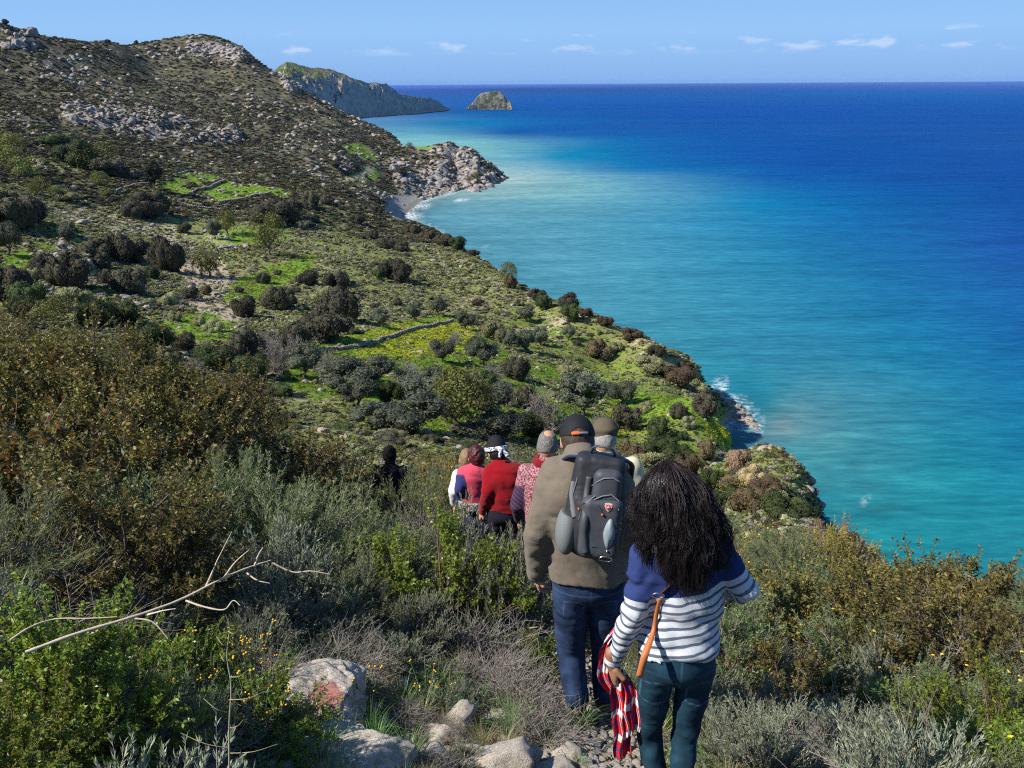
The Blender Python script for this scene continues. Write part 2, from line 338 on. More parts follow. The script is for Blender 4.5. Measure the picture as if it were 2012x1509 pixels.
_fa = np.linspace(A0, A1, 511); _fl = np.linspace(math.log(R0), math.log(R1), 680)
def masks_at(x, y, z, r):
    qx, qy, cz = proj(x, y, z); far = (cz > 1) & (r > 60)
    w = 7.0
    wx = qx + w * fbm(qx / 16, qy / 9, oct=3, seed=50); wy = qy + w * .6 * fbm(qx / 16, qy / 9, oct=3, seed=60)
    wx = np.where(far, wx, -1e5)
    M = {}
    for nm, L, soft in (('green', GREEN, 4.0), ('yellow', YELLOW, 6.0), ('tan', TAN, 7.0), ('beach', BEACH, 2.5), ('rock', ROCK, 7.0), ('path', PATHS, 2.0)):
        m = np.zeros(x.shape)
        for p, v in L: m = np.maximum(m, v * poly_mask((wx, wy), p, soft))
        if nm == 'rock': m = m * np.clip(.62 + 2.3 * fbm(x / 26, y / 26, z / 18, oct=4, seed=64), 0, 1) * np.where(r > 300, 1, .9)
        if nm == 'green': m = m * np.clip(1.15 + 1.4 * fbm(x / 11, y / 11, oct=3, seed=66), .35, 1)
        M[nm] = m
    return M
def _terrain():
    A, L = np.meshgrid(_fa, _fl, indexing='ij'); r = np.exp(L)
    s = bil(_S, A, L, _ca, _cl); x, y = r * np.sin(A), r * np.cos(A); z = H - s * r
    M = masks_at(x, y, z, r)
    soft = np.clip(r / 25, 0, 1); land = np.clip((z + 1.0) / 6, 0, 1)
    hill = np.clip((r - 120) / 500, 0, 1)
    n = 0.06 * fbm(x * 1.3, y * 1.3, oct=4, seed=1) * (1 - .5 * soft)
    n += soft * land * 0.5 * fbm(x / 7, y / 7, oct=4, seed=2)
    n += hill * land * (2.8 * fbm(x / 42, y / 42, oct=6, seed=3, gain=.55) + 4.5 * fbm(x / 120, y / 120, oct=3, seed=4, ridge=True))
    rk = M['rock'] * land * np.clip(r / 300, .25, 1.0)
    n += rk * (8.0 * fbm(x / 24, y / 24, z / 20, oct=6, seed=7, gain=.62, ridge=True) + 1.5)
    n *= 1 - .85 * M['beach']; n = np.where(z < -3, n * .2, n)
    return A, r, x, y, z + n, M
_A, _R, _TX, _TY, _TZ, _M = _terrain()
def ht(x, y):
    x = np.asarray(x, float); y = np.asarray(y, float)
    return bil(_TZ, np.arctan2(x, y), np.log(np.hypot(x, y) + 1e-6), _fa, _fl)
def place(px, py, rmin=1.0, rmax=1600.0):
    """first ground point seen along the photo pixel's ray at or beyond distance rmin"""
    a, s = s_of(px, py); lr = np.linspace(math.log(rmin), math.log(rmax), 3000); r = np.exp(lr)
    z = bil(_TZ, np.full_like(lr, a), lr, _fa, _fl); hit = np.nonzero(H - s * r <= z)[0]
    k = hit[0] if len(hit) else int(np.argmin(H - s * r - z))
    return Vector((r[k] * math.sin(a), r[k] * math.cos(a), float(z[k])))
def gz(x, y): return float(ht(np.array([x]), np.array([y]))[0])

# ------------------------------------------------------------------ ground
m_ground, t, p, o = mat_new('ground_cover')
gpos = N(t, 'ShaderNodeNewGeometry').outputs['Position']
def A_(t, n, out='Fac'): return N(t, 'ShaderNodeAttribute', attribute_name=n).outputs[out]
n1 = noise(t, 0.05, 6, .6, gpos); n2 = noise(t, 0.9, 6, .62, gpos); n3 = noise(t, 7, 5, .6, gpos); n4 = noise(t, 0.35, 3, .6, gpos)
base = ramp(t, n2, [(.32, (.075, .072, .036)), (.44, (.15, .150, .060)), (.54, (.25, .235, .115)), (.64, (.42, .375, .26))])
base = mix(t, MATH(t, 'MULTIPLY', SMOOTH(t, n1, .40, .56), .75), base, ramp(t, n4, [(.3, (.11, .15, .028)), (.7, (.26, .30, .07))]))
green = ramp(t, n4, [(.3, (.075, .155, .012)), (.5, (.13, .24, .018)), (.7, (.21, .31, .025))])
green = mix(t, SMOOTH(t, n2, .55, .66), green, (.24, .25, .10))
n5 = noise(t, .11, 6, .65, gpos)
base = mix(t, A_(t, 'hill'), base, ramp(t, n5, [(.32, (.050, .044, .032)), (.46, (.080, .072, .050)), (.57, (.120, .115, .065)), (.66, (.22, .195, .15))]))
c = mix(t, SMOOTH(t, MATH(t, 'ADD', A_(t, 'green'), MATH(t, 'MULTIPLY_ADD', n2, .8, c=-.4)), .3, .62), base, green)
c = mix(t, MATH(t, 'MULTIPLY', A_(t, 'yellow'), SMOOTH(t, n3, .44, .6)), c, (.50, .50, .012))
tan = ramp(t, n2, [(.3, (.28, .22, .14)), (.7, (.50, .42, .29))])
c = mix(t, SMOOTH(t, MATH(t, 'ADD', A_(t, 'tan'), MATH(t, 'MULTIPLY_ADD', n2, .9, c=-.45)), .35, .6), c, tan)
n6 = noise(t, .16, 8, .75, gpos)
rockc = ramp(t, n6, [(.36, (.05, .045, .042)), (.46, (.15, .14, .135)), (.54, (.30, .275, .25)), (.66, (.42, .37, .31))])
c = mix(t, SMOOTH(t, MATH(t, 'ADD', A_(t, 'rock'), MATH(t, 'MULTIPLY_ADD', n4, 1.1, c=-.55)), .5, .62), c, rockc)
c = mix(t, A_(t, 'path'), c, (.42, .36, .25))
c = mix(t, A_(t, 'beach'), c, ramp(t, n3, [(.3, (.20, .19, .185)), (.7, (.34, .325, .30))]))
c = mix(t, A_(t, 'near'), c, mix(t, SMOOTH(t, n3, .35, .68), (.05, .040, .028), (.19, .16, .115)))
c = mix(t, A_(t, 'shorerock'), c, ramp(t, n2, [(.3, (.10, .09, .08)), (.5, (.26, .23, .20)), (.75, (.38, .34, .28))]))
t.links.new(c, p.inputs['Base Color']); p.inputs['Roughness'].default_value = .95; p.inputs['Specular IOR Level'].default_value = .1
bump(t, p, noise(t, 2.2, 8, .7, gpos), .9, .35)
def _ground():
    xs, ys, zs = _TX, _TY, _TZ
    na, nr = xs.shape
    # the far side of the circle, coarse: the slope goes on uphill behind the path
    bk = np.linspace(A1, A0 + 2 * math.pi, 41)[1:-1]; g = slice(0, nr, 1)
    rr = np.exp(_fl); back_z = np.minimum(88.45 + .22 * rr, 88.45 + 60 * (1 - np.exp(-rr / 150)))
    X, Y, Z = [xs], [ys], [zs]
    for b in bk:
        u = (b - A1) / (A0 + 2 * math.pi - A1)
        wr = max(0, 1 - u / .35); wl = max(0, 1 - (1 - u) / .30); wr = wr * wr * (3 - 2 * wr); wl = wl * wl * (3 - 2 * wl)
        zb = back_z * (1 - wr - wl) + zs[-1] * wr + zs[0] * wl + .05 * np.sin(rr * 3 + b * 9)
        X.append((rr * math.sin(b))[None]); Y.append((rr * math.cos(b))[None]); Z.append(zb[None])
    X, Y, Z = np.vstack(X), np.vstack(Y), np.vstack(Z); n = X.shape[0]
    V = np.column_stack([X.ravel(), Y.ravel(), Z.ravel()])
    i, j = np.meshgrid(np.arange(n), np.arange(nr - 1), indexing='ij'); i2 = (i + 1) % n
    Fq = np.stack([i * nr + j, i * nr + j + 1, i2 * nr + j + 1, i2 * nr + j], -1).reshape(-1, 4)
    Fq = Fq[(V[Fq][:, :, 2].max(1) > -3.0)]
    c0 = len(V); V = np.vstack([V, [[0, 0, 88.45]]])
    Ft = np.stack([np.full(n, c0), np.arange(n) * nr, ((np.arange(n) + 1) % n) * nr], -1)
    me = mk_mesh('ground', V, [Fq, Ft], m_ground, smooth=True)
    for k, v in _M.items():
        full = np.zeros(len(V)); full[:na * nr] = v.ravel(); attr(me, k, full)
    R = np.hypot(V[:, 0], V[:, 1]); attr(me, 'near', np.clip((26 - R) / 10, 0, 1)); attr(me, 'hill', np.clip((R - 380) / 260, 0, 1))
    attr(me, 'shorerock', np.clip((2.2 - V[:, 2]) / 1.5, 0, 1) * (R > 100) * (1 - np.concatenate([_M['beach'].ravel(), np.zeros(len(V) - na * nr)])))
    return ob('ground', me, kind='structure')
_ground()

# ------------------------------------------------------------------ far headland and islet, each its own rocky body in the sea
m_far, t, p, o = mat_new('far_rock')
gpos = N(t, 'ShaderNodeNewGeometry').outputs['Position']
sepn = N(t, 'ShaderNodeSeparateXYZ'); t.links.new(N(t, 'ShaderNodeNewGeometry').outputs['Normal'], sepn.inputs[0]); sepp = N(t, 'ShaderNodeSeparateXYZ'); t.links.new(gpos, sepp.inputs[0])
n1 = noise(t, .012, 6, .65, gpos); n2 = noise(t, .06, 6, .7, gpos); n3 = noise(t, .16, 4, .7, gpos)
rockc = ramp(t, n2, [(.35, (.28, .26, .24)), (.52, (.44, .40, .35)), (.68, (.60, .53, .45))])
veg = ramp(t, n3, [(.40, (.070, .075, .045)), (.52, (.13, .14, .075)), (.62, (.19, .20, .11))])
veg = mix(t, SMOOTH(t, n1, .52, .62), veg, (.10, .15, .035))
f = SMOOTH(t, MATH(t, 'ADD', sepn.outputs[2], MATH(t, 'MULTIPLY_ADD', n2, .9, c=-.45)), .66, .80)
c = mix(t, f, rockc, veg)
c = mix(t, SMOOTH(t, MATH(t, 'ADD', sepp.outputs[2], MATH(t, 'MULTIPLY', n2, 8.0)), 11, 7), c, (.50, .41, .31))
t.links.new(c, p.inputs['Base Color']); p.inputs['Roughness'].default_value = .95; p.inputs['Specular IOR Level'].default_value = .1
bump(t, p, noise(t, .2, 6, .7, gpos), 1.0, 6.0)
def land_body(name, top, shore_pts, r_in, r_out, na=260, nr=120, amp=9, depth=-6):
    """top: (px, py, r) crest; shore_pts: (px, py) waterline on the near side"""
    T = [(s_of(px, py)[0], s_of(px, py)[1], r) for px, py, r in top]; S = [(s_of(px, py)[0], H / s_of(px, py)[1]) for px, py in shore_pts]
    a = np.linspace(min(q[0] for q in T), max(q[0] for q in T), na)
    tr = np.interp(a, [q[0] for q in T], [q[2] for q in T]); ts = np.interp(a, [q[0] for q in T], [q[1] for q in T]); tz = np.maximum(H - ts * tr, depth)
    sr = np.interp(a, [q[0] for q in S], [q[1] for q in S]); sr = np.minimum(sr, tr - 12)
    u = np.linspace(-.12, 2.1, nr)[None]; TR, SR, TZ = tr[:, None], sr[:, None], tz[:, None]
    r = SR + (TR - SR) * u; r = np.where(u > 1, TR + (TR - SR) * (u - 1), r)
    prof = np.where(u < 0, u * 60, np.where(u < 1, np.clip(u, 0, 1) ** .62, 1 - np.clip(u - 1, 0, 9) ** 1.6)); z = np.where(u < 0, prof, TZ * prof)
    x, y = r * np.sin(a)[:, None], r * np.cos(a)[:, None]
    e = np.clip(u * 6, 0, 1) * np.clip(TZ / 30, .25, 1)
    z = z + e * amp * (fbm(x / 60, y / 60, z / 60, oct=6, seed=31, gain=.6, ridge=True) * (.25 + np.clip(1 - np.abs(u - .45) * 2.0, 0, 1)) )
    V = np.column_stack([x.ravel(), y.ravel(), z.ravel()]); i, j = np.meshgrid(np.arange(na - 1), np.arange(nr - 1), indexing='ij')
    Fq = np.stack([i * nr + j, i * nr + j + 1, (i + 1) * nr + j + 1, (i + 1) * nr + j], -1).reshape(-1, 4)
    return ob(name, mk_mesh(name, V, Fq, m_far, smooth=False), kind='structure')
land_body('headland', [(480, 210, 2500), (530, 150, 2560), (548, 132, 2600), (562, 123, 2600), (580, 128, 2620), (600, 134, 2650), (630, 134, 2680), (655, 140, 2700), (685, 152, 2730), (700, 157, 2750), (725, 164, 2800), (748, 166, 2830), (760, 165, 2850), (772, 176, 2870), (785, 186, 2900), (800, 190, 2960), (825, 193, 3050), (845, 195, 3120), (862, 203, 3200), (872, 209, 3260), (884, 212.5, 3330)],
          [(480, 260), (700, 231), (740, 228.5), (770, 226), (800, 224.5), (830, 222), (850, 218), (868, 214.5), (884, 213)], 0, 0, 320, 110, amp=26)
m_islet = m_far.copy(); m_islet.name = 'islet_rock'; _t = m_islet.node_tree; _p = [n for n in _t.nodes if n.type == 'BSDF_PRINCIPLED'][0]; _s = _p.inputs['Base Color'].links[0].from_socket
_t.links.new(mix(_t, SMOOTH(_t, noise(_t, .05, 5, .6, N(_t, 'ShaderNodeNewGeometry').outputs['Position']), .45, .58), mix(_t, 1.0, _s, (.62, .60, .58), 'MULTIPLY'), (.085, .11, .045)), _p.inputs['Base Color'])
m_far = m_islet
land_body('islet', [(917, 211.5, 3330), (926, 205, 3340), (932, 200, 3345), (938, 190, 3350), (945, 184, 3350), (958, 182, 3350), (968, 180, 3350), (984, 181, 3350), (990, 188, 3350), (996, 197, 3350), (1003, 199, 3345), (1006, 211.5, 3335)],
          [(917, 212.3), (960, 212.8), (1006, 212)], 0, 0, 200, 80, amp=16)

# ------------------------------------------------------------------ sea
SEAC = [(2000, 1100, (24, 134, 150)), (1700, 1080, (30, 132, 146)), (1600, 960, (44, 134, 150)), (1560, 880, (66, 146, 158)), (1540, 840, (98, 150, 158)), (1500, 800, (70, 146, 162)), (1850, 900, (22, 132, 154)), (1500, 700, (36, 134, 164)), (1750, 700, (20, 126, 162)), (2000, 800, (14, 116, 158)), (2012, 650, (14, 104, 164)),
        (1300, 640, (50, 144, 170)), (1200, 560, (62, 152, 178)), (1100, 500, (72, 156, 180)), (950, 440, (84, 160, 180)), (860, 420, (84, 152, 170)), (1050, 400, (92, 168, 184)), (1250, 440, (60, 152, 182)), (1500, 520, (30, 134, 172)), (1750, 560, (18, 116, 168)), (2012, 500, (18, 92, 168)), (1900, 420, (20, 80, 164)),
        (1000, 350, (132, 184, 188)), (1090, 352, (116, 180, 190)), (1180, 362, (98, 172, 190)), (1330, 390, (62, 150, 186)), (1450, 400, (34, 122, 180)), (1600, 430, (24, 106, 176)), (940, 290, (104, 178, 190)), (860, 270, (96, 172, 190)), (1000, 310, (94, 170, 190)), (1100, 310, (46, 130, 182)), (1250, 330, (26, 106, 176)), (1500, 340, (18, 84, 168)),
        (780, 235, (60, 130, 178)), (860, 245, (44, 120, 180)), (960, 240, (28, 104, 176)), (1000, 262, (22, 96, 172)), (1150, 250, (22, 84, 170)), (1300, 250, (24, 80, 168)), (1600, 260, (22, 76, 166)), (2000, 280, (24, 74, 164)), (1750, 330, (18, 74, 164)), (900, 222, (30, 94, 170)), (1010, 200, (32, 88, 172)), (1300, 190, (36, 86, 174)), (1700, 185, (38, 88, 176)), (1012, 175, (42, 92, 176)),
        (1500, 166, (66, 118, 194)), (2000, 166, (66, 118, 194)), (800, 173, (60, 110, 188)), (1480, 890, (60, 120, 140)), (820, 415, (90, 130, 148))]
SEA_ALB = [[0.0112, 0.1625, 0.2019], [0.0075, 0.1608, 0.1954], [0.0195, 0.1661, 0.2079], [0.0411, 0.214, 0.2472], [0.1116, 0.1774, 0.1843], [0.0012, 0.1557, 0.2155], [0.0085, 0.1574, 0.2076], [0.0199, 0.1578, 0.2375], [0.008, 0.144, 0.2392], [0.0058, 0.1173, 0.2291], [0.0055, 0.0863, 0.2363], [0.032, 0.188, 0.2556], [0.0478, 0.2143, 0.292], [0.0568, 0.2126, 0.282], [0.0673, 0.216, 0.2749], [0.0913, 0.2617, 0.3282], [0.0769, 0.232, 0.2761], [0.0394, 0.1918, 0.2821], [0.0134, 0.158, 0.2586], [0.0067, 0.1068, 0.2353], [0.0068, 0.0579, 0.2333], [0.0028, 0.0581, 0.2063], [0.2333, 0.3581, 0.3489], [0.1229, 0.2651, 0.2886], [0.1139, 0.2923, 0.3241], [0.0438, 0.1927, 0.2931], [0.0025, 0.1489, 0.2779], [0.0048, 0.1097, 0.2588], [0.1306, 0.3313, 0.3378], [0.1086, 0.3035, 0.3386], [0.0844, 0.2546, 0.3324], [0.0012, 0.1708, 0.2919], [0.0028, 0.1097, 0.2641], [0.0018, 0.0636, 0.2363], [0.0566, 0.1493, 0.2914], [0.0012, 0.1171, 0.2507], [0.0012, 0.122, 0.2763], [0.0012, 0.0553, 0.2221], [0.0035, 0.0629, 0.231], [0.0051, 0.0591, 0.226], [0.0037, 0.0573, 0.2237], [0.0041, 0.0544, 0.215], [0.0025, 0.0535, 0.2175], [0.0012, 0.0621, 0.2135], [0.0012, 0.065, 0.2566], [0.0012, 0.0617, 0.2359], [0.0012, 0.0682, 0.248], [0.0012, 0.0324, 0.1712], [0.0173, 0.0479, 0.2422], [0.0283, 0.0776, 0.293], [0.0289, 0.0652, 0.3312], [0.0375, 0.131, 0.1774], [0.0012, 0.0012, 0.0012]]
def _sea():
    q = np.array([(s_of(a, b)[0] * 2.2, math.log(H / max(s_of(a, b)[1], .0012))) for a, b, _ in SEAC]); Cc = np.array(SEA_ALB)
    aa = np.concatenate([np.linspace(math.radians(-50), math.radians(50), 241), np.linspace(math.radians(50), math.radians(310), 30)[1:-1]])
    lr = np.linspace(math.log(60), math.log(70000), 320)
    A, L = np.meshgrid(aa, lr, indexing='ij')
    Ax = np.where(A > math.radians(180), A - 2 * math.pi, A)
    Q = np.column_stack([np.clip(Ax.ravel(), -.95, .95) * 2.2, L.ravel()])
    r = np.exp(L); x, y = r * np.sin(A), r * np.cos(A)
    Q[:, 0] += .035 * fbm(x / 90, y / 240, oct=4, seed=70).ravel(); Q[:, 1] += .05 * fbm(x / 140, y / 70, oct=4, seed=80).ravel()
    n = len(q); K = np.linalg.norm(q[:, None] - q[None], axis=2); A_m = np.zeros((n + 1, n + 1)); A_m[:n, :n] = K - 1e-2 * np.eye(n); A_m[:n, n] = 1; A_m[n, :n] = 1
    W = np.linalg.solve(A_m, np.vstack([Cc, np.zeros((1, 3))])); C = np.zeros((len(Q), 3))
    for i in range(0, len(Q), 40000):
        b = Q[i:i + 40000]; C[i:i + 40000] = np.linalg.norm(b[:, None] - q[None], axis=2) @ W[:-1] + W[-1]
    C = np.clip(C, Cc.min(0), Cc.max(0))
    V = np.column_stack([x.ravel(), y.ravel(), np.zeros(x.size)]); na, nr = A.shape
    i, j = np.meshgrid(np.arange(na), np.arange(nr - 1), indexing='ij'); i2 = (i + 1) % na
    Fq = np.stack([i * nr + j, i * nr + j + 1, i2 * nr + j + 1, i2 * nr + j], -1).reshape(-1, 4)
    m, t, p, o = mat_new('sea_water'); gpos = N(t, 'ShaderNodeNewGeometry').outputs['Position']
    mp = N(t, 'ShaderNodeMapping'); t.links.new(gpos, mp.inputs[0]); mp.inputs['Rotation'].default_value = (0, 0, math.radians(-12)); mp.inputs['Scale'].default_value = (.32, 1.3, 1)
    w1 = noise(t, .30, 7, .68, mp.outputs[0]); w2 = noise(t, .045, 6, .62, mp.outputs[0]); w3 = noise(t, .0045, 4, .55, mp.outputs[0])
    c = mix(t, 1.0, A_(t, 'tint', 'Color'), ramp(t, w3, [(.3, (.86, .88, .90)), (.7, (1.1, 1.08, 1.06))]), 'MULTIPLY')
    c = mix(t, 1.0, c, ramp(t, w2, [(.3, (.72, .79, .84)), (.7, (1.28, 1.18, 1.14))]), 'MULTIPLY')
    c = mix(t, 1.0, c, ramp(t, w1, [(.30, (.55, .68, .76)), (.5, (1, 1, 1)), (.70, (1.75, 1.36, 1.24))]), 'MULTIPLY')
    c = mix(t, A_(t, 'reef'), c, (.02, .06, .07))
    fo = MATH(t, 'MULTIPLY', A_(t, 'foam'), SMOOTH(t, noise(t, .5, 6, .7, gpos), .44, .56))
    caps = SMOOTH(t, noise(t, .06, 8, .75, mp.outputs[0]), .735, .75)
    c = mix(t, MATH(t, 'MAXIMUM', fo, caps), c, (.85, .9, .92))
    t.links.new(c, p.inputs['Base Color']); p.inputs['Roughness'].default_value = .38; p.inputs['Specular IOR Level'].default_value = 0.0
    gl = N(t, 'ShaderNodeBsdfGlossy'); gl.inputs['Roughness'].default_value = .3; ms = N(t, 'ShaderNodeMixShader'); ms.inputs[0].default_value = .028; t.links.new(p.outputs[0], ms.inputs[1]); t.links.new(gl.outputs[0], ms.inputs[2]); t.links.new(ms.outputs[0], o.inputs[0])
    bump(t, p, w1, .5, .8)
    me = mk_mesh('sea', V, Fq, m, smooth=True); attr(me, 'tint', C)
    px, py, cz = proj(V[:, 0], V[:, 1], V[:, 2]); reef = np.zeros(len(V))
    ok = (cz > 1) & (r.ravel() < 900)
    for (ex, ey, ew, eh, v) in [(1632, 1040, 24, 12, .8), (1575, 1048, 26, 8, .4), (1555, 1030, 20, 7, .35), (1620, 950, 40, 9, .28), (1700, 955, 40, 9, .33), (1675, 920, 20, 5, .28), (1565, 925, 14, 4, .5), (1610, 925, 24, 6, .25), (1720, 1000, 50, 9, .3), (1650, 1000, 40, 6, .2), (1640, 1042, 60, 14, .2), (1500, 800, 40, 22, .2), (1470, 800, 20, 30, .3), (935, 490, 14, 3, .2)]:
        d = np.hypot((px - ex + 6 * fbm(px / 9, py / 5, oct=2, seed=91)) / ew, (py - ey) / eh); reef = np.maximum(reef, v * np.clip(1.5 - d, 0, 1) * ok)
    attr(me, 'reef', reef)
    zt = ht(V[:, 0], V[:, 1]); rr = r.ravel(); foam = np.zeros(len(V)); inr = (rr < 1500) & (np.abs(A.ravel()) < .83)
    foam[inr] = np.clip(1 - np.abs(zt[inr] + .6) / 1.3, 0, 1) * .6
    for (ex, ey, ew, eh, v) in [(800, 424, 26, 10, 1.0), (830, 406, 18, 4, .9), (905, 393, 12, 3, .8), (1690, 985, 14, 3, .6), (800, 445, 14, 3, .8), (958, 484, 4, 2, 1)]:
        d = np.hypot((px - ex) / ew, (py - ey) / eh); foam = np.maximum(foam, v * np.clip(1.3 - d, 0, 1) * ok)
    attr(me, 'foam', foam)
    return ob('sea', me, kind='structure')
_sea()
# ------------------------------------------------------------------ plant geometry
def unit(v): return v / (np.linalg.norm(v, axis=-1, keepdims=True) + 1e-9)
def rdir(rng, n): return unit(rng.normal(size=(n, 3)))
def leaf_quads(P, D, Nn, L, W, wide=.45, fold=.18):
    D = unit(D); S = unit(np.cross(D, Nn)); U = np.cross(S, D); L = np.asarray(L)[..., None] * np.ones((len(P), 1)); W = np.asarray(W)[..., None] * np.ones((len(P), 1))
    m = P + D * L * wide
    V = np.stack([P, m + S * W * .5 + U * W * fold, P + D * L - U * L * .06, m - S * W * .5 + U * W * fold], 1).reshape(-1, 3)
    Fq = np.arange(len(V)).reshape(-1, 4)
    return V, Fq
def tubes(paths, rad, sides=3):
    """paths (n,k,3), rad (n,k)"""
    n, k, _ = paths.shape; T = np.gradient(paths, axis=1); T = unit(T)
    ref = np.where(np.abs(T[:, :, 2:3]) > .9, np.array([1.0, 0, 0]), np.array([0, 0, 1.0])); A = unit(np.cross(T, ref)); B = np.cross(T, A)
    ang = np.arange(sides) * 2 * math.pi / sides
    V = paths[:, :, None] + rad[:, :, None, None] * (A[:, :, None] * np.cos(ang)[None, None, :, None] + B[:, :, None] * np.sin(ang)[None, None, :, None])
    idx = np.arange(n * k * sides).reshape(n, k, sides); a = idx[:, :-1]; b = idx[:, 1:]
    Fq = np.stack([a, np.roll(a, -1, 2), np.roll(b, -1, 2), b], -1).reshape(-1, 4)
    return V.reshape(-1, 3), Fq
def bez(P0, P1, P2, k):
    t = np.linspace(0, 1, k)[None, :, None]
    return (1 - t) ** 2 * P0[:, None] + 2 * t * (1 - t) * P1[:, None] + t * t * P2[:, None]
def shrub_geo(seed, h, rad, n1, n2, nl, L, W, r1=.006, r2=.0022, leaf_from=.25, up=.3, spread=.8, jitter=.5, fold=.18, lumps=.35, seg1=6, twig_len=.42, cluster=0.0, lift=.0):
    """returns (foliage mesh data, leaf value), stems data for a bush of height h and radius rad"""
    rng = np.random.default_rng(seed)
    az = rng.uniform(0, 2 * math.pi, n1); el = np.arcsin(rng.uniform(.02, 1, n1) ** .8)
    d = np.stack([np.cos(az) * np.cos(el) * rad, np.sin(az) * np.cos(el) * rad, np.sin(el) * h], 1)
    lump = 1 - lumps * .5 + lumps * fbm(d[:, 0] / rad * 1.7 + seed, d[:, 1] / rad * 1.7, d[:, 2] / h * 1.7, oct=2, seed=seed)
    E = d * (lump * rng.uniform(.72, 1.0, n1))[:, None]
    B = np.stack([rng.normal(0, .10 * rad, n1), rng.normal(0, .10 * rad, n1), np.full(n1, -.03)], 1)
    C = B + (E - B) * .5 + np.array([0, 0, 1.0]) * h * up * .5 + rng.normal(0, .06 * rad, (n1, 3))
    P1 = bez(B, C, E, seg1); R1 = np.linspace(r1, r1 * .4, seg1)[None] * rng.uniform(.6, 1.3, n1)[:, None]
    sv, sf = tubes(P1, R1, 4)
    # twigs off the outer part of the stems
    m = n1 * n2; si = np.repeat(np.arange(n1), n2); tt = rng.uniform(.35, 1.0, m); fi = tt * (seg1 - 1); i0 = np.minimum(fi.astype(int), seg1 - 2); fr = (fi - i0)[:, None]
    b0 = P1[si, i0] * (1 - fr) + P1[si, i0 + 1] * fr; out = unit(b0 - np.array([0, 0, h * .2])); tl = twig_len * rad * rng.uniform(.5, 1.1, m) * (.45 + .55 * tt)
    td = unit(out * spread + rdir(rng, m) * jitter + np.array([0, 0, up])); e2 = b0 + td * tl[:, None]; c2 = b0 + td * tl[:, None] * .5 + rdir(rng, m) * tl[:, None] * .15
    P2 = bez(b0, c2, e2, 4); R2 = np.linspace(r2, r2 * .45, 4)[None] * np.ones((m, 1)); tv, tf = tubes(P2, R2, 3)
    SV = np.vstack([sv, tv]); SF = np.vstack([sf, tf + len(sv)])
    if nl == 0: return None, (SV, SF)
    q = m * nl; ti = np.repeat(np.arange(m), nl); t = rng.uniform(leaf_from, 1.02, q)
    if cluster: t = 1 - (1 - t) * (1 - cluster * rng.uniform(0, 1, q))
    fi = np.clip(t, 0, .999) * 3; i0 = fi.astype(int); fr = (fi - i0)[:, None]; lp = P2[ti, i0] * (1 - fr) + P2[ti, i0 + 1] * fr
    ax = unit(P2[ti, 3] - P2[ti, 0]); rnd = rdir(rng, q); perp = unit(rnd - ax * (rnd * ax).sum(1)[:, None]); ld = unit(perp * (1 - lift) + ax * (.45 + lift))
    nn = unit(np.cross(ld, rdir(rng, q)) + np.array([0, 0, .35])); ll = L * rng.uniform(.55, 1.2, q); ww = W * rng.uniform(.7, 1.2, q)
    LV, LF = leaf_quads(lp, ld, nn, ll, ww, fold=fold)
    tip = np.clip(np.linalg.norm(lp / np.array([rad, rad, h]), axis=1), 0, 1)
    lv = np.clip(rng.uniform(0, 1, q) * .55 + .45 * np.repeat(rng.uniform(0, 1, m), nl), 0, 1)
    return (LV, LF, np.repeat(lv, 4), np.repeat(tip, 4)), (SV, SF)
def leaf_mat(name, stops, rough=.5, spec=.35, trans=.25, hue_var=.10, tcol=None):
    m, t, p, o = mat_new(name)
    lv = A_(t, 'lv'); oi = N(t, 'ShaderNodeObjectInfo').outputs['Random']
    f = MATH(t, 'ADD', MATH(t, 'MULTIPLY', lv, .8), MATH(t, 'MULTIPLY', oi, .2))
    c = ramp(t, f, stops)
    hs = N(t, 'ShaderNodeHueSaturation'); t.links.new(MATH(t, 'MULTIPLY_ADD', oi, hue_var * .5, c=.5 - hue_var * .25), hs.inputs['Hue']); t.links.new(MATH(t, 'MULTIPLY_ADD', oi, .35, c=.82), hs.inputs['Value']); t.links.new(c, hs.inputs['Color'])
    c = hs.outputs[0]; t.links.new(c, p.inputs['Base Color']); p.inputs['Roughness'].default_value = rough; p.inputs['Specular IOR Level'].default_value = spec
    tr = N(t, 'ShaderNodeBsdfTranslucent'); t.links.new(mix(t, .5, c, tcol or tuple(min(1, q * 1.6) for q in stops[-1][1])), tr.inputs[0])
    ms = N(t, 'ShaderNodeMixShader'); ms.inputs[0].default_value = trans; t.links.new(p.outputs[0], ms.inputs[1]); t.links.new(tr.outputs[0], ms.inputs[2]); t.links.new(ms.outputs[0], o.inputs[0])
    return m
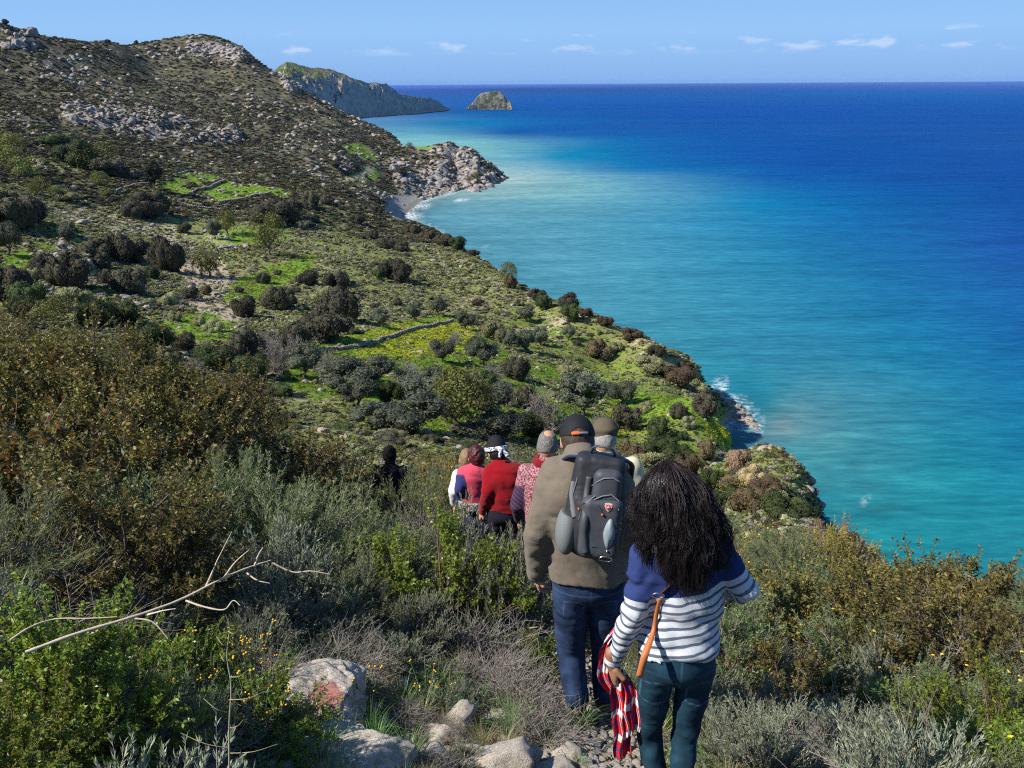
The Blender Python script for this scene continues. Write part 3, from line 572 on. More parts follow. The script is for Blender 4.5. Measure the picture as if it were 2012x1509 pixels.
ML = {
 'mastic': leaf_mat('mastic_leaf', [(0, (.034, .038, .010)), (.35, (.085, .085, .019)), (.6, (.17, .150, .032)), (.8, (.28, .22, .050)), (.95, (.28, .16, .045)), (1, (.34, .13, .04))], .5, .35, .2, tcol=(.30, .27, .06)),
 'carob': leaf_mat('carob_leaf', [(0, (.035, .045, .012)), (.4, (.085, .09, .020)), (.75, (.17, .155, .038)), (.95, (.32, .22, .05)), (1, (.38, .14, .04))], .45, .4, .3),
 'green': leaf_mat('green_leaf', [(0, (.045, .075, .010)), (.4, (.12, .18, .018)), (.8, (.23, .30, .035)), (1, (.36, .36, .06))], .4, .4, .35),
 'wool': leaf_mat('wool_leaf', [(0, (.09, .11, .065)), (.5, (.20, .23, .15)), (1, (.38, .41, .30))], .8, .15, .2),
 'feather': leaf_mat('feather_leaf', [(0, (.055, .085, .032)), (.5, (.135, .18, .065)), (1, (.29, .34, .15))], .6, .25, .25),
 'straw': leaf_mat('straw_leaf', [(0, (.20, .14, .08)), (.5, (.40, .30, .18)), (1, (.60, .48, .32))], .8, .15, .3),
 'golden': leaf_mat('golden_leaf', [(0, (.12, .11, .025)), (.5, (.30, .25, .05)), (1, (.50, .38, .11))], .6, .25, .3),
 'pink': leaf_mat('pink_dry_leaf', [(0, (.15, .10, .08)), (.5, (.30, .20, .16)), (1, (.45, .32, .27))], .8, .15, .2),
 'rust': leaf_mat('rust_leaf', [(0, (.05, .045, .013)), (.5, (.13, .11, .028)), (.85, (.22, .165, .045)), (1, (.30, .16, .05))], .6, .25, .2),
 'dryblade': leaf_mat('dry_blade', [(0, (.18, .15, .07)), (.5, (.30, .27, .13)), (1, (.44, .40, .22))], .7, .2, .3),
 'blade': leaf_mat('blade_leaf', [(0, (.04, .08, .02)), (.5, (.09, .17, .04)), (1, (.18, .28, .07))], .4, .45, .3),
}
def twig_mat(name, a, b):
    return simple(name, tuple((x + y) / 2 for x, y in zip(a, b)), .85, .15, .45, 60)
MT = {'grey': twig_mat('grey_twig', (.10, .085, .075), (.40, .36, .33)), 'brown': twig_mat('brown_twig', (.06, .04, .03), (.20, .15, .12)), 'bone': twig_mat('bone_twig', (.35, .31, .27), (.62, .57, .50))}
def fol_mesh(name, g, mat):
    me = mk_mesh(name, g[0], g[1], mat); attr(me, 'lv', g[2]); return me
PROTO = {}
def add_proto(key, n, seed, matl, matt, **kw):
    L = []
    for k in range(n):
        f, s = shrub_geo(seed + k, **kw); L.append((fol_mesh('foliage', f, ML[matl]) if f else None, mk_mesh('stems', s[0], s[1], MT[matt])))
    PROTO[key] = L
add_proto('mastic', 4, 100, 'mastic', 'brown', h=1.15, rad=.95, n1=46, n2=12, nl=24, L=.033, W=.0165, up=.35, r1=.008, r2=.0024, twig_len=.36, cluster=.35)
add_proto('carob', 2, 120, 'carob', 'grey', h=1.2, rad=.9, n1=34, n2=10, nl=18, L=.060, W=.032, up=.3, r1=.012, r2=.004, twig_len=.4, fold=.1)
add_proto('lentisk', 3, 140, 'green', 'brown', h=.55, rad=.50, n1=42, n2=13, nl=28, L=.019, W=.0105, up=.45, r1=.006, r2=.002, twig_len=.36, cluster=.4)
add_proto('wool', 3, 160, 'wool', 'grey', h=.50, rad=.45, n1=64, n2=10, nl=24, L=.026, W=.0048, up=.7, r1=.004, r2=.0018, twig_len=.34, lift=.5, leaf_from=.05)
add_proto('feather', 3, 180, 'feather', 'grey', h=.80, rad=.65, n1=58, n2=12, nl=25, L=.034, W=.0056, up=.6, r1=.006, r2=.002, twig_len=.36, lift=.3)
add_proto('straw', 2, 200, 'straw', 'bone', h=.9, rad=.8, n1=60, n2=12, nl=26, L=.040, W=.008, up=.9, r1=.006, r2=.002, twig_len=.38, lift=.5)
add_proto('golden', 2, 210, 'golden', 'grey', h=1.0, rad=.8, n1=54, n2=12, nl=28, L=.034, W=.009, up=1.0, r1=.006, r2=.002, twig_len=.40, lift=.5)
add_proto('pink', 1, 220, 'pink', 'grey', h=.75, rad=.7, n1=56, n2=12, nl=10, L=.024, W=.008, up=.5, r1=.005, r2=.0025, twig_len=.36)
add_proto('rust', 2, 225, 'rust', 'brown', h=.8, rad=.85, n1=46, n2=13, nl=20, L=.04, W=.019, up=.3, r1=.008, r2=.003, twig_len=.34)
add_proto('spiny', 3, 230, 'dryblade', 'grey', h=.42, rad=.42, n1=70, n2=14, nl=1, L=.014, W=.004, up=.35, spread=.5, jitter=.9, r1=.0036, r2=.0016, twig_len=.42)
add_proto('snag', 2, 240, 'dryblade', 'grey', h=.7, rad=.75, n1=16, n2=12, nl=1, L=.012, W=.003, up=.25, spread=.6, jitter=.9, r1=.0055, r2=.0022, twig_len=.5)
def blades(seed, n, L, W, rad, droop, k=6, up=1.0, curl=.3):
    rng = np.random.default_rng(seed); az = rng.uniform(0, 2 * math.pi, n); le = L * rng.uniform(.6, 1.15, n)
    o = np.stack([np.cos(az), np.sin(az), np.zeros(n)], 1); B = o * (rad * rng.uniform(0, 1, n))[:, None]
    lean = rng.uniform(.15, 1.0, n) * droop; t = np.linspace(0, 1, k)[None, :, None]
    P = B[:, None] + np.array([0, 0, 1.0]) * le[:, None, None] * (t * up - (lean[:, None, None]) * t ** 2.2 * .9) + o[:, None] * le[:, None, None] * (lean[:, None, None] * (t ** 1.5) * .95 + .08 * t)
    side = np.stack([-np.sin(az), np.cos(az), rng.uniform(-curl, curl, n)], 1); side = unit(side)[:, None]
    w = (W * np.array([.7, 1, .95, .75, .45, .03] if k == 6 else np.linspace(1, .05, k)))[None, :, None] * .5
    V = np.stack([P - side * w, P + side * w], 2)                      # n,k,2,3
    idx = np.arange(n * k * 2).reshape(n, k, 2); Fq = np.stack([idx[:, :-1, 0], idx[:, :-1, 1], idx[:, 1:, 1], idx[:, 1:, 0]], -1)
    return V, Fq, rng.uniform(0, 1, n)
def blade_mesh(name, args, mat):
    V, Fq, lv = blades(*args[:1], **args[1]); me = mk_mesh(name, V.reshape(-1, 3), Fq.reshape(-1, 4), mat); attr(me, 'lv', np.repeat(lv, V.shape[1] * 2)); return me
GRASS = [blade_mesh('grass', (k, dict(n=90, L=.38, W=.005, rad=.06, droop=.8)), ML['blade']) for k in range(2)] + [blade_mesh('grass', (5, dict(n=80, L=.34, W=.004, rad=.07, droop=.7)), ML['dryblade'])]

# ---- mid-distance bushes and trees: a lumpy mass of leaf-sprays
def crown_geo(seed, n, leaf, h, rad, base=0.0, lump=.45, squash=1.0, blobs=9):
    rng = np.random.default_rng(seed)
    bc = rdir(rng, blobs) * np.array([rad * .62, rad * .62, h * .30]) + np.array([0, 0, base + h * .5]); bc[:, 2] = np.maximum(bc[:, 2], base + h * .22)
    br = rng.uniform(.32, .55, blobs) * rad; bi = rng.integers(0, blobs, n); d = rdir(rng, n); d[:, 2] = np.where(d[:, 2] < -.4, -d[:, 2], d[:, 2])
    P = bc[bi] + d * (br[bi] * rng.uniform(.65, 1.05, n) ** .7)[:, None] * np.array([1, 1, min(1.15, h / (1.5 * rad))])
    P[:, 2] = np.maximum(P[:, 2], base * .9 + .02)
    nn = unit(d + rdir(rng, n) * .8); D = unit(np.cross(nn, rdir(rng, n)) + np.array([0, 0, .25])); l = leaf * rng.uniform(.6, 1.3, n)
    V, Fq = leaf_quads(P - D * l[:, None] * .5, D, nn, l, l * .55, wide=.5, fold=.15)
    lv = np.clip(.5 * rng.uniform(0, 1, n) + .5 * rng.uniform(0, 1, blobs)[bi], 0, 1)
    # opaque lumpy hearts so that the bush does not show through
    HV, HF = [], []
    ico_v, ico_f = ICO
    for b in range(blobs):
        HV.append(bc[b] + ico_v * br[b] * .72 * np.array([1, 1, .9])); HF.append(ico_f + 12 * b)
    return (V, Fq, np.repeat(lv, 4)), (np.vstack(HV), np.vstack(HF))
_g = (1 + 5 ** .5) / 2
ICO = (unit(np.array([(-1, _g, 0), (1, _g, 0), (-1, -_g, 0), (1, -_g, 0), (0, -1, _g), (0, 1, _g), (0, -1, -_g), (0, 1, -_g), (_g, 0, -1), (_g, 0, 1), (-_g, 0, -1), (-_g, 0, 1)], float)),
       np.array([(0, 11, 5), (0, 5, 1), (0, 1, 7), (0, 7, 10), (0, 10, 11), (1, 5, 9), (5, 11, 4), (11, 10, 2), (10, 7, 6), (7, 1, 8), (3, 9, 4), (3, 4, 2), (3, 2, 6), (3, 6, 8), (3, 8, 9), (4, 9, 5), (2, 4, 11), (6, 2, 10), (8, 6, 7), (9, 8, 1)]))
def crown_mesh(name, seed, mat, heart=True, **kw):
    (V, Fq, lv), (HV, HF) = crown_geo(seed, **kw)
    if heart: me = mk_mesh(name, np.vstack([V, HV]), [Fq, HF + len(V)], mat); attr(me, 'lv', np.concatenate([lv, np.full(len(HV), .3)]))
    else: me = mk_mesh(name, V, Fq, mat); attr(me, 'lv', lv)
    return me
MC = {
 'dark': leaf_mat('dark_scrub', [(0, (.028, .028, .020)), (.5, (.066, .062, .042)), (1, (.13, .118, .078))], .8, .1, .08, .06),
 'darkgreen': leaf_mat('dark_green_scrub', [(0, (.020, .032, .012)), (.5, (.050, .070, .024)), (1, (.11, .135, .05))], .7, .15, .12, .06),
 'olive': leaf_mat('olive_foliage', [(0, (.032, .038, .026)), (.5, (.080, .092, .060)), (1, (.165, .18, .125))], .6, .2, .12, .05),
 'yellowgreen': leaf_mat('yellow_green_scrub', [(0, (.05, .06, .016)), (.5, (.12, .13, .035)), (1, (.22, .23, .07))], .7, .15, .15, .08),
 'grey': leaf_mat('grey_scrub', [(0, (.08, .075, .065)), (.5, (.18, .17, .15)), (1, (.34, .32, .28))], .9, .1, .1, .05),
 'greygreen': leaf_mat('grey_green_scrub', [(0, (.09, .095, .045)), (.5, (.23, .235, .115)), (1, (.42, .41, .24))], .9, .1, .12, .08),
 'brown': leaf_mat('brown_scrub', [(0, (.040, .030, .020)), (.5, (.10, .075, .042)), (1, (.19, .145, .085))], .8, .1, .1, .08),
 'cypress': leaf_mat('cypress_foliage', [(0, (.014, .018, .010)), (.5, (.032, .036, .018)), (1, (.07, .07, .035))], .7, .15, .08, .04),
 'tan': ML['straw'],
}
m_bark = simple('bark', (.12, .095, .075), .9, .15, .4, 12, bumps=(20, .6, .02))
TREE = {}
def dims(me):
    V = np.empty(len(me.vertices) * 3, np.float32); me.vertices.foreach_get('co', V); V = V.reshape(-1, 3); return float(np.percentile(np.abs(V[:, :2]), 99)), float(np.percentile(V[:, 2], 99.3))
def add_crowns(key, mat, count, seed, **kw): TREE[key] = [crown_mesh('crown', seed + i, MC[mat], **kw) for i in range(count)]
add_crowns('dark', 'dark', 4, 300, n=3200, leaf=.085, h=.85, rad=1.0, blobs=17)
add_crowns('darkgreen', 'darkgreen', 3, 310, n=2800, leaf=.09, h=1.0, rad=1.0, blobs=12)
add_crowns('yellowgreen', 'yellowgreen', 3, 320, n=2600, leaf=.09, h=1.5, rad=1.0, blobs=16, heart=False)
add_crowns('grey', 'grey', 3, 330, n=2400, leaf=.085, h=1.0, rad=1.0, blobs=12)
add_crowns('greygreen', 'greygreen', 3, 340, n=2400, leaf=.085, h=.9, rad=1.0, blobs=11)
add_crowns('brown', 'brown', 3, 350, n=2400, leaf=.085, h=.8, rad=1.0, blobs=12)
add_crowns('tan', 'tan', 2, 355, n=2400, leaf=.085, h=.8, rad=1.0, blobs=12)
add_crowns('olive', 'olive', 4, 360, n=2800, leaf=.09, h=1.3, rad=1.0, base=.32, blobs=12)
add_crowns('cypress', 'cypress', 1, 370, n=2000, leaf=.14, h=2.6, rad=.8, base=.35, blobs=26)
def trunk_mesh(seed, h=1.0, rad=.07, limbs=5, spread=.55):
    rng = np.random.default_rng(seed); fork = np.array([[rng.normal(0, .05), rng.normal(0, .05), h * .4]])
    P = [bez(np.array([[0, 0, -.25]]), np.array([[rng.normal(0, .08), rng.normal(0, .08), h * .2]]), fork, 6)]; R = [np.linspace(rad * 1.25, rad * .8, 6)[None]]
    for k in range(limbs):
        a = k * 2 * math.pi / limbs + rng.uniform(-.4, .4); e = np.array([[math.cos(a) * spread, math.sin(a) * spread, h * rng.uniform(.85, 1.2)]])
        P.append(bez(fork, fork + (e - fork) * .5 + np.array([[0, 0, -.05]]) + rng.normal(0, .06, (1, 3)), e, 6)); R.append(np.linspace(rad * .65, rad * .2, 6)[None])
    V, Fq = tubes(np.vstack(P), np.vstack(R), 6); return mk_mesh('trunk', V, Fq, m_bark, smooth=True)
TRUNK = [trunk_mesh(s) for s in (1, 2, 3)]; TRUNK_C = trunk_mesh(9, 1.6, .06, 3, .2)
TR_GREY = []
for s in (1, 2):
    f, st = shrub_geo(400 + s, 1.4, 1.0, n1=40, n2=16, nl=2, L=.07, W=.02, r1=.018, r2=.008, up=.4, jitter=.9, spread=.5, twig_len=.4); TR_GREY.append((fol_mesh('foliage', f, MC['grey']), mk_mesh('stems', st[0], st[1], MT['grey'])))

# ------------------------------------------------------------------ stuff scattering (many small alike things as one object)
def gn_scatter(name, protos, pts, scl, rotz, idx, kind='stuff', label=None, tilt=None):
    me = bpy.data.meshes.new(name); me.vertices.add(len(pts)); me.vertices.foreach_set('co', np.asarray(pts, np.float32).ravel())
    a = me.attributes.new('scl', 'FLOAT_VECTOR', 'POINT'); S = np.asarray(scl, np.float32); S = np.repeat(S[:, None], 3, 1) if S.ndim == 1 else S; a.data.foreach_set('vector', np.ascontiguousarray(S, np.float32).ravel())
    a = me.attributes.new('rot', 'FLOAT_VECTOR', 'POINT'); Rr = np.zeros((len(pts), 3), np.float32); Rr[:, 2] = rotz
    if tilt is not None: Rr[:, :2] = tilt
    a.data.foreach_set('vector', Rr.ravel())
    a = me.attributes.new('idx', 'INT', 'POINT'); a.data.foreach_set('value', np.asarray(idx, np.int32))
    c = bpy.data.collections.new(name + '_kinds')
    for k, pm in enumerate(protos):
        o = bpy.data.objects.new('%s_kind_%02d' % (name, k), pm); c.objects.link(o)
    g = bpy.data.node_groups.new(name, 'GeometryNodeTree'); g.interface.new_socket('Geometry', in_out='INPUT', socket_type='NodeSocketGeometry'); g.interface.new_socket('Geometry', in_out='OUTPUT', socket_type='NodeSocketGeometry')
    gi = g.nodes.new('NodeGroupInput'); go = g.nodes.new('NodeGroupOutput'); ip = g.nodes.new('GeometryNodeInstanceOnPoints'); ci = g.nodes.new('GeometryNodeCollectionInfo')
    ci.inputs['Collection'].default_value = c; ci.inputs['Separate Children'].default_value = True; ci.inputs['Reset Children'].default_value = True
    ip.inputs['Pick Instance'].default_value = True
    def na(nm, ty):
        n = g.nodes.new('GeometryNodeInputNamedAttribute'); n.data_type = ty; n.inputs[0].default_value = nm; return n.outputs[0]
    g.links.new(gi.outputs[0], ip.inputs['Points']); g.links.new(ci.outputs[0], ip.inputs['Instance']); g.links.new(na('idx', 'INT'), ip.inputs['Instance Index']); g.links.new(na('rot', 'FLOAT_VECTOR'), ip.inputs['Rotation']); g.links.new(na('scl', 'FLOAT_VECTOR'), ip.inputs['Scale']); g.links.new(ip.outputs[0], go.inputs[0])
    o = ob(name, me, kind=kind, label=label); md = o.modifiers.new('scatter', 'NODES'); md.node_group = g
    return o
# which cells of the terrain the path looks out on
def _viewshed():
    sl = (H - _TZ) / _R; run = np.minimum.accumulate(sl, axis=1); return sl <= run + 0.006
_VIS = _viewshed()
# ------------------------------------------------------------------ rocks: noisy convex lumps
m_rock, t, p, o = mat_new('grey_limestone')
gp = N(t, 'ShaderNodeTexCoord').outputs['Object']; oi = N(t, 'ShaderNodeObjectInfo').outputs['Random']
c = ramp(t, noise(t, 1.6, 8, .65, gp), [(.30, (.10, .095, .092)), (.45, (.22, .205, .195)), (.6, (.32, .29, .26)), (.72, (.42, .34, .26))])
c = mix(t, MATH(t, 'MULTIPLY', SMOOTH(t, oi, .3, 1), .5), c, (.38, .30, .23)); t.links.new(c, p.inputs['Base Color']); p.inputs['Roughness'].default_value = .9; p.inputs['Specular IOR Level'].default_value = .15
bump(t, p, noise(t, 4, 6, .65, gp), .8, .08)
def rock_mesh(seed, sub=2, sharp=.35, name='rock', mat=None, planes=9, sq=(1, 1, .75)):
    V, Fc = ICO[0].copy(), ICO[1].copy()
    for _ in range(sub):
        e = {}; L = list(V); nf = []
        def mid(a, b):
            k = (min(a, b), max(a, b))
            if k not in e: e[k] = len(L); m_ = (L[a] + L[b]) / 2; L.append(m_ / np.linalg.norm(m_))
            return e[k]
        for a, b, c_ in Fc: ab, bc, ca = mid(a, b), mid(b, c_), mid(c_, a); nf += [(a, ab, ca), (b, bc, ab), (c_, ca, bc), (ab, bc, ca)]
        V, Fc = np.array(L), np.array(nf)
    rng = np.random.default_rng(seed); n = rdir(rng, planes); dd = rng.uniform(.50, .95, planes)
    r = np.ones(len(V))
    for k in range(planes):
        c_ = V @ n[k]; r = np.where(c_ > 1e-3, np.minimum(r, dd[k] / np.maximum(c_, 1e-3)), r)
    P = V * r[:, None]; P *= (1 + sharp * .35 * fbm(P[:, 0] * 2.3 + seed, P[:, 1] * 2.3, P[:, 2] * 2.3, oct=4, seed=seed))[:, None]
    return mk_mesh(name, P * np.array(sq), Fc, mat or m_rock, smooth=False)
ROCKS = [rock_mesh(500 + k, 3, .75, planes=7) for k in range(5)]
ROCKS_S = [rock_mesh(520 + k, 1, .5) for k in range(4)]

# ------------------------------------------------------------------ the far and middle slopes' small scrub and loose stones: one mass each
def sample_cells(rng, n, w):
    p_ = w.ravel() / w.sum(); k = rng.choice(w.size, n, p=p_); i, j = np.unravel_index(k, w.shape)
    a = _fa[i] + rng.uniform(-.5, .5, n) * (_fa[1] - _fa[0]); l = _fl[j] + rng.uniform(-.5, .5, n) * (_fl[1] - _fl[0]); r = np.exp(l); x, y = r * np.sin(a), r * np.cos(a)
    return x, y, ht(x, y), r, i, j
def _scrub():
    rng = np.random.default_rng(5)
    small = [crown_mesh('scrub', 700 + k, MC[m_], n=130, leaf=.30, h=.8, rad=1.0, blobs=5) for k, m_ in enumerate(['dark', 'darkgreen', 'greygreen', 'brown', 'grey', 'yellowgreen', 'dark', 'greygreen'])]
    bad = np.maximum.reduce([np.clip(_M['green'] * 1.5, 0, .97), _M['tan'] * .8, _M['beach'], _M['rock'] * .35, _M['path']])
    x0, y0 = _R * np.sin(_A), _R * np.cos(_A); patch = .35 + .65 * np.clip(.5 + 2.2 * fbm(x0 / 30, y0 / 30, oct=4, seed=44), 0, 1)
    for nm, r0, r1, n, sz, wts, lab in [('hillside_scrub', 420, 1500, 34000, (1.2, 1.2), [.40, .12, .05, .28, .07, .04, .03, .01], 'dark low scrub covering the far rocky hillside'),
                                        ('slope_scrub', 130, 470, 30000, (.45, .80), [.06, .07, .32, .05, .12, .17, .03, .18], 'small grey green cushions of scrub scattered over the grassy slope'),
                                        ('valley_scrub', 24, 150, 14000, (.26, .50), [.12, .14, .2, .12, .1, .16, .04, .12], 'low scrub on the slope just beyond the path')]:
        w = _VIS * (_R > r0) * (_R < r1) * (_TZ > 1.5) * (1 - bad) * patch * (np.abs(_A) < .75)
        if r0 < 420: w = w * np.clip(_R / 150, .3, 2)
        else: w = w * np.clip(1.4 - _R / 2200, .3, 1)
        x, y, z, r, i, j = sample_cells(rng, n, w.astype(float)); s = sz[0] + sz[1] * rng.uniform(0, 1, n) ** 2.5
        s *= np.where(r > 420, .75 + r / 2400, .8 + r / 900)
        S = np.stack([s, s, s * rng.uniform(.6, 1.0, n)], 1)
        gn_scatter(nm, small, np.stack([x, y, z - .08 * s], 1), S, rng.uniform(0, 6.28, n), rng.choice(8, n, p=np.array(wts) / sum(wts)), label=lab)
    # loose stones
    w = _VIS * (_R > 60) * (_TZ > .3) * (.05 + _M['rock'] * .55 + _M['tan'] * .30 + (_R > 420) * .045 - .035) * (np.abs(_A) < .75) * (.3 + .7 * patch) * np.where(_R < 120, .4, 1); w = np.maximum(w, 0)
    x, y, z, r, i, j = sample_cells(rng, 9000, w.astype(float)); n = len(x); s = (.22 + 1.5 * rng.uniform(0, 1, n) ** 4) * np.clip(r / 420, .55, 2.6)
    gn_scatter('loose_stones', ROCKS_S, np.stack([x, y, z], 1), np.stack([s, s * rng.uniform(.7, 1.2, n), s * rng.uniform(.6, 1.1, n)], 1), rng.uniform(0, 6.28, n), rng.integers(0, 4, n), label='pale limestone rubble strewn over the hillside')
    # grass with height on the green patches
    gr = [crown_mesh('grass_clump', 740 + k, ML[m_], heart=False, n=46, leaf=.55, h=.5, rad=1.0, blobs=4) for k, m_ in enumerate(['green', 'green', 'golden', 'feather'])]
    w = _VIS * (_R > 55) * (_R < 700) * (_TZ > 1) * (_M['green'] ** 1.5 + .10) * (1 - _M['tan']) * (1 - _M['beach']) * (np.abs(_A) < .75) * np.clip(_R / 150, .4, 2)
    x, y, z, r, i, j = sample_cells(rng, 24000, w.astype(float)); n = len(x); s = (.16 + .22 * rng.uniform(0, 1, n)) * (.8 + r / 450); pk = rng.uniform(0, 1, n); yl = bil(_M['yellow'], np.arctan2(x, y), np.log(r), _fa, _fl)
    gn_scatter('meadow_grass', gr, np.stack([x, y, z], 1), np.stack([s, s, s * .8], 1), rng.uniform(0, 6.28, n), np.where(pk < .5, 0, np.where(pk < .88, 1, np.where(pk < .93, 2, 3))), label='fresh green grass and weeds on the terraces and meadows')
    w = w * _M['yellow']; x, y, z, r, i, j = sample_cells(rng, 2600, w.astype(float)); n = len(x); s = rng.uniform(.10, .24, n); fl_ = crown_mesh('flower_clump', 760, m_wild, heart=False, n=26, leaf=.5, h=.5, rad=1.0, blobs=4)
    gn_scatter('wild_flowers', [fl_], np.stack([x, y, z + .12], 1), s, rng.uniform(0, 6.28, n), np.zeros(n, int), label='yellow wild flowers thick in the meadow grass')
m_wild = simple('wild_flower_yellow', (.62, .56, .02), .7, .1, .2, 5)
_scrub()
# ------------------------------------------------------------------ labels that point at one plant: what it stands nearest to
LMK = [(306, 360, 'the dark cypress-like tree'), (370, 362, 'the upper walled green field'), (450, 392, 'the green terrace by the upper walls'), (424, 455, 'the small round-crowned tree on the pale rubble'), (529, 470, 'the tall feathery tree on the terraces'), (400, 545, 'the bare pale earth bank'),
       (520, 545, 'the narrow bright green field'), (335, 510, 'the big dark bush over the shaded outcrop'), (110, 545, 'the shaded blue-grey rock outcrop'), (265, 592, 'the pair of white rocks'), (440, 610, 'the bare sandy mound'), (400, 665, 'the small green clearing'), (640, 690, 'the lower end of the long stone wall'), (880, 640, 'the upper end of the long stone wall'),
       (757, 640, 'the three small olives above the wall'), (810, 690, 'the yellow-flowered meadow'), (1140, 620, 'the grassy sea brow'), (1150, 600, 'the pale footpath on the slope'), (1140, 795, 'the round grey olive near the sea slope'), (1430, 850, 'the yellow-green patch by the sea'), (1490, 850, 'the rocky point'), (1480, 1000, 'the near spur above the sea'),
       (770, 400, 'the pebble cove'), (830, 300, 'the rocky headland'), (60, 80, 'the top left crag'), (400, 95, 'the rounded rocky summit'), (190, 235, 'the grey cliff band'), (380, 265, 'the pinkish rock slide'), (700, 300, 'the small green fields behind the headland'), (905, 820, 'the broad green tree behind the hikers'), (560, 700, 'the bare grey shrub above the valley'), (60, 440, 'the left edge of the terraces'), (80, 330, 'the stony gully at the far left')]
ORD = ['', ', second nearest', ', third nearest', ', fourth nearest', ', fifth nearest', ', sixth nearest', ', seventh nearest', ', eighth nearest', ', ninth nearest', ', tenth nearest']
def rel_label(px, py, lmk=LMK):
    d = [(math.hypot(px - a, (py - b) * 1.3), a, b, n) for a, b, n in lmk]; d.sort(); dd, a, b, n = d[0]
    if dd < 9: return None, n, dd
    dx, dy = px - a, py - b
    if abs(dx) > abs(dy) * 1.2: w = 'right of' if dx > 0 else 'left of'
    else: w = 'below' if dy > 0 else 'above'
    return w, n, dd
PENDING = []
def later(o, what, px, py, group, lmk=LMK): PENDING.append((o, what, px, py, group, lmk))
def settle_labels():
    by = {}
    for o, what, px, py, group, lmk in PENDING:
        w, n, dd = rel_label(px, py, lmk); by.setdefault((what, w or 'beside', n), []).append((dd, o, group))
    for (what, w, n), L in by.items():
        L.sort(key=lambda q: q[0])
        for k, (dd, o, group) in enumerate(L):
            o['label'] = '%s %s %s%s' % (what, w, n, ORD[min(k, len(ORD) - 1)]); o['group'] = group

# ------------------------------------------------------------------ bushes and trees of the slopes, one by one
KIND = {  # code: (name, category, description, crown key, trunk?, proto height, group)
 'K': ('scrub_bush', 'bush', 'dark rounded bush', 'dark', None, .95), 'G': ('scrub_bush', 'bush', 'grey-green cushion bush', 'greygreen', None, .9), 'D': ('scrub_bush', 'bush', 'dark green bush', 'darkgreen', None, 1.0),
 'Y': ('scrub_bush', 'bush', 'yellowish green bush', 'yellowgreen', None, 1.5), 'N': ('scrub_bush', 'bush', 'brown low bush', 'brown', None, .8), 'T': ('scrub_bush', 'bush', 'pale tan dry bush', 'tan', None, .8),
 'B': ('bare_shrub', 'shrub', 'leafless grey shrub', None, 'B', 1.4), 'O': ('olive_tree', 'tree', 'small grey-green olive tree', 'olive', 'O', 1.7), 'P': ('feathery_tree', 'tree', 'feathery olive green tree', 'yellowgreen', 'P', 1.7), 'C': ('cypress_tree', 'tree', 'dark upright evergreen tree', 'cypress', 'C', 2.7)}
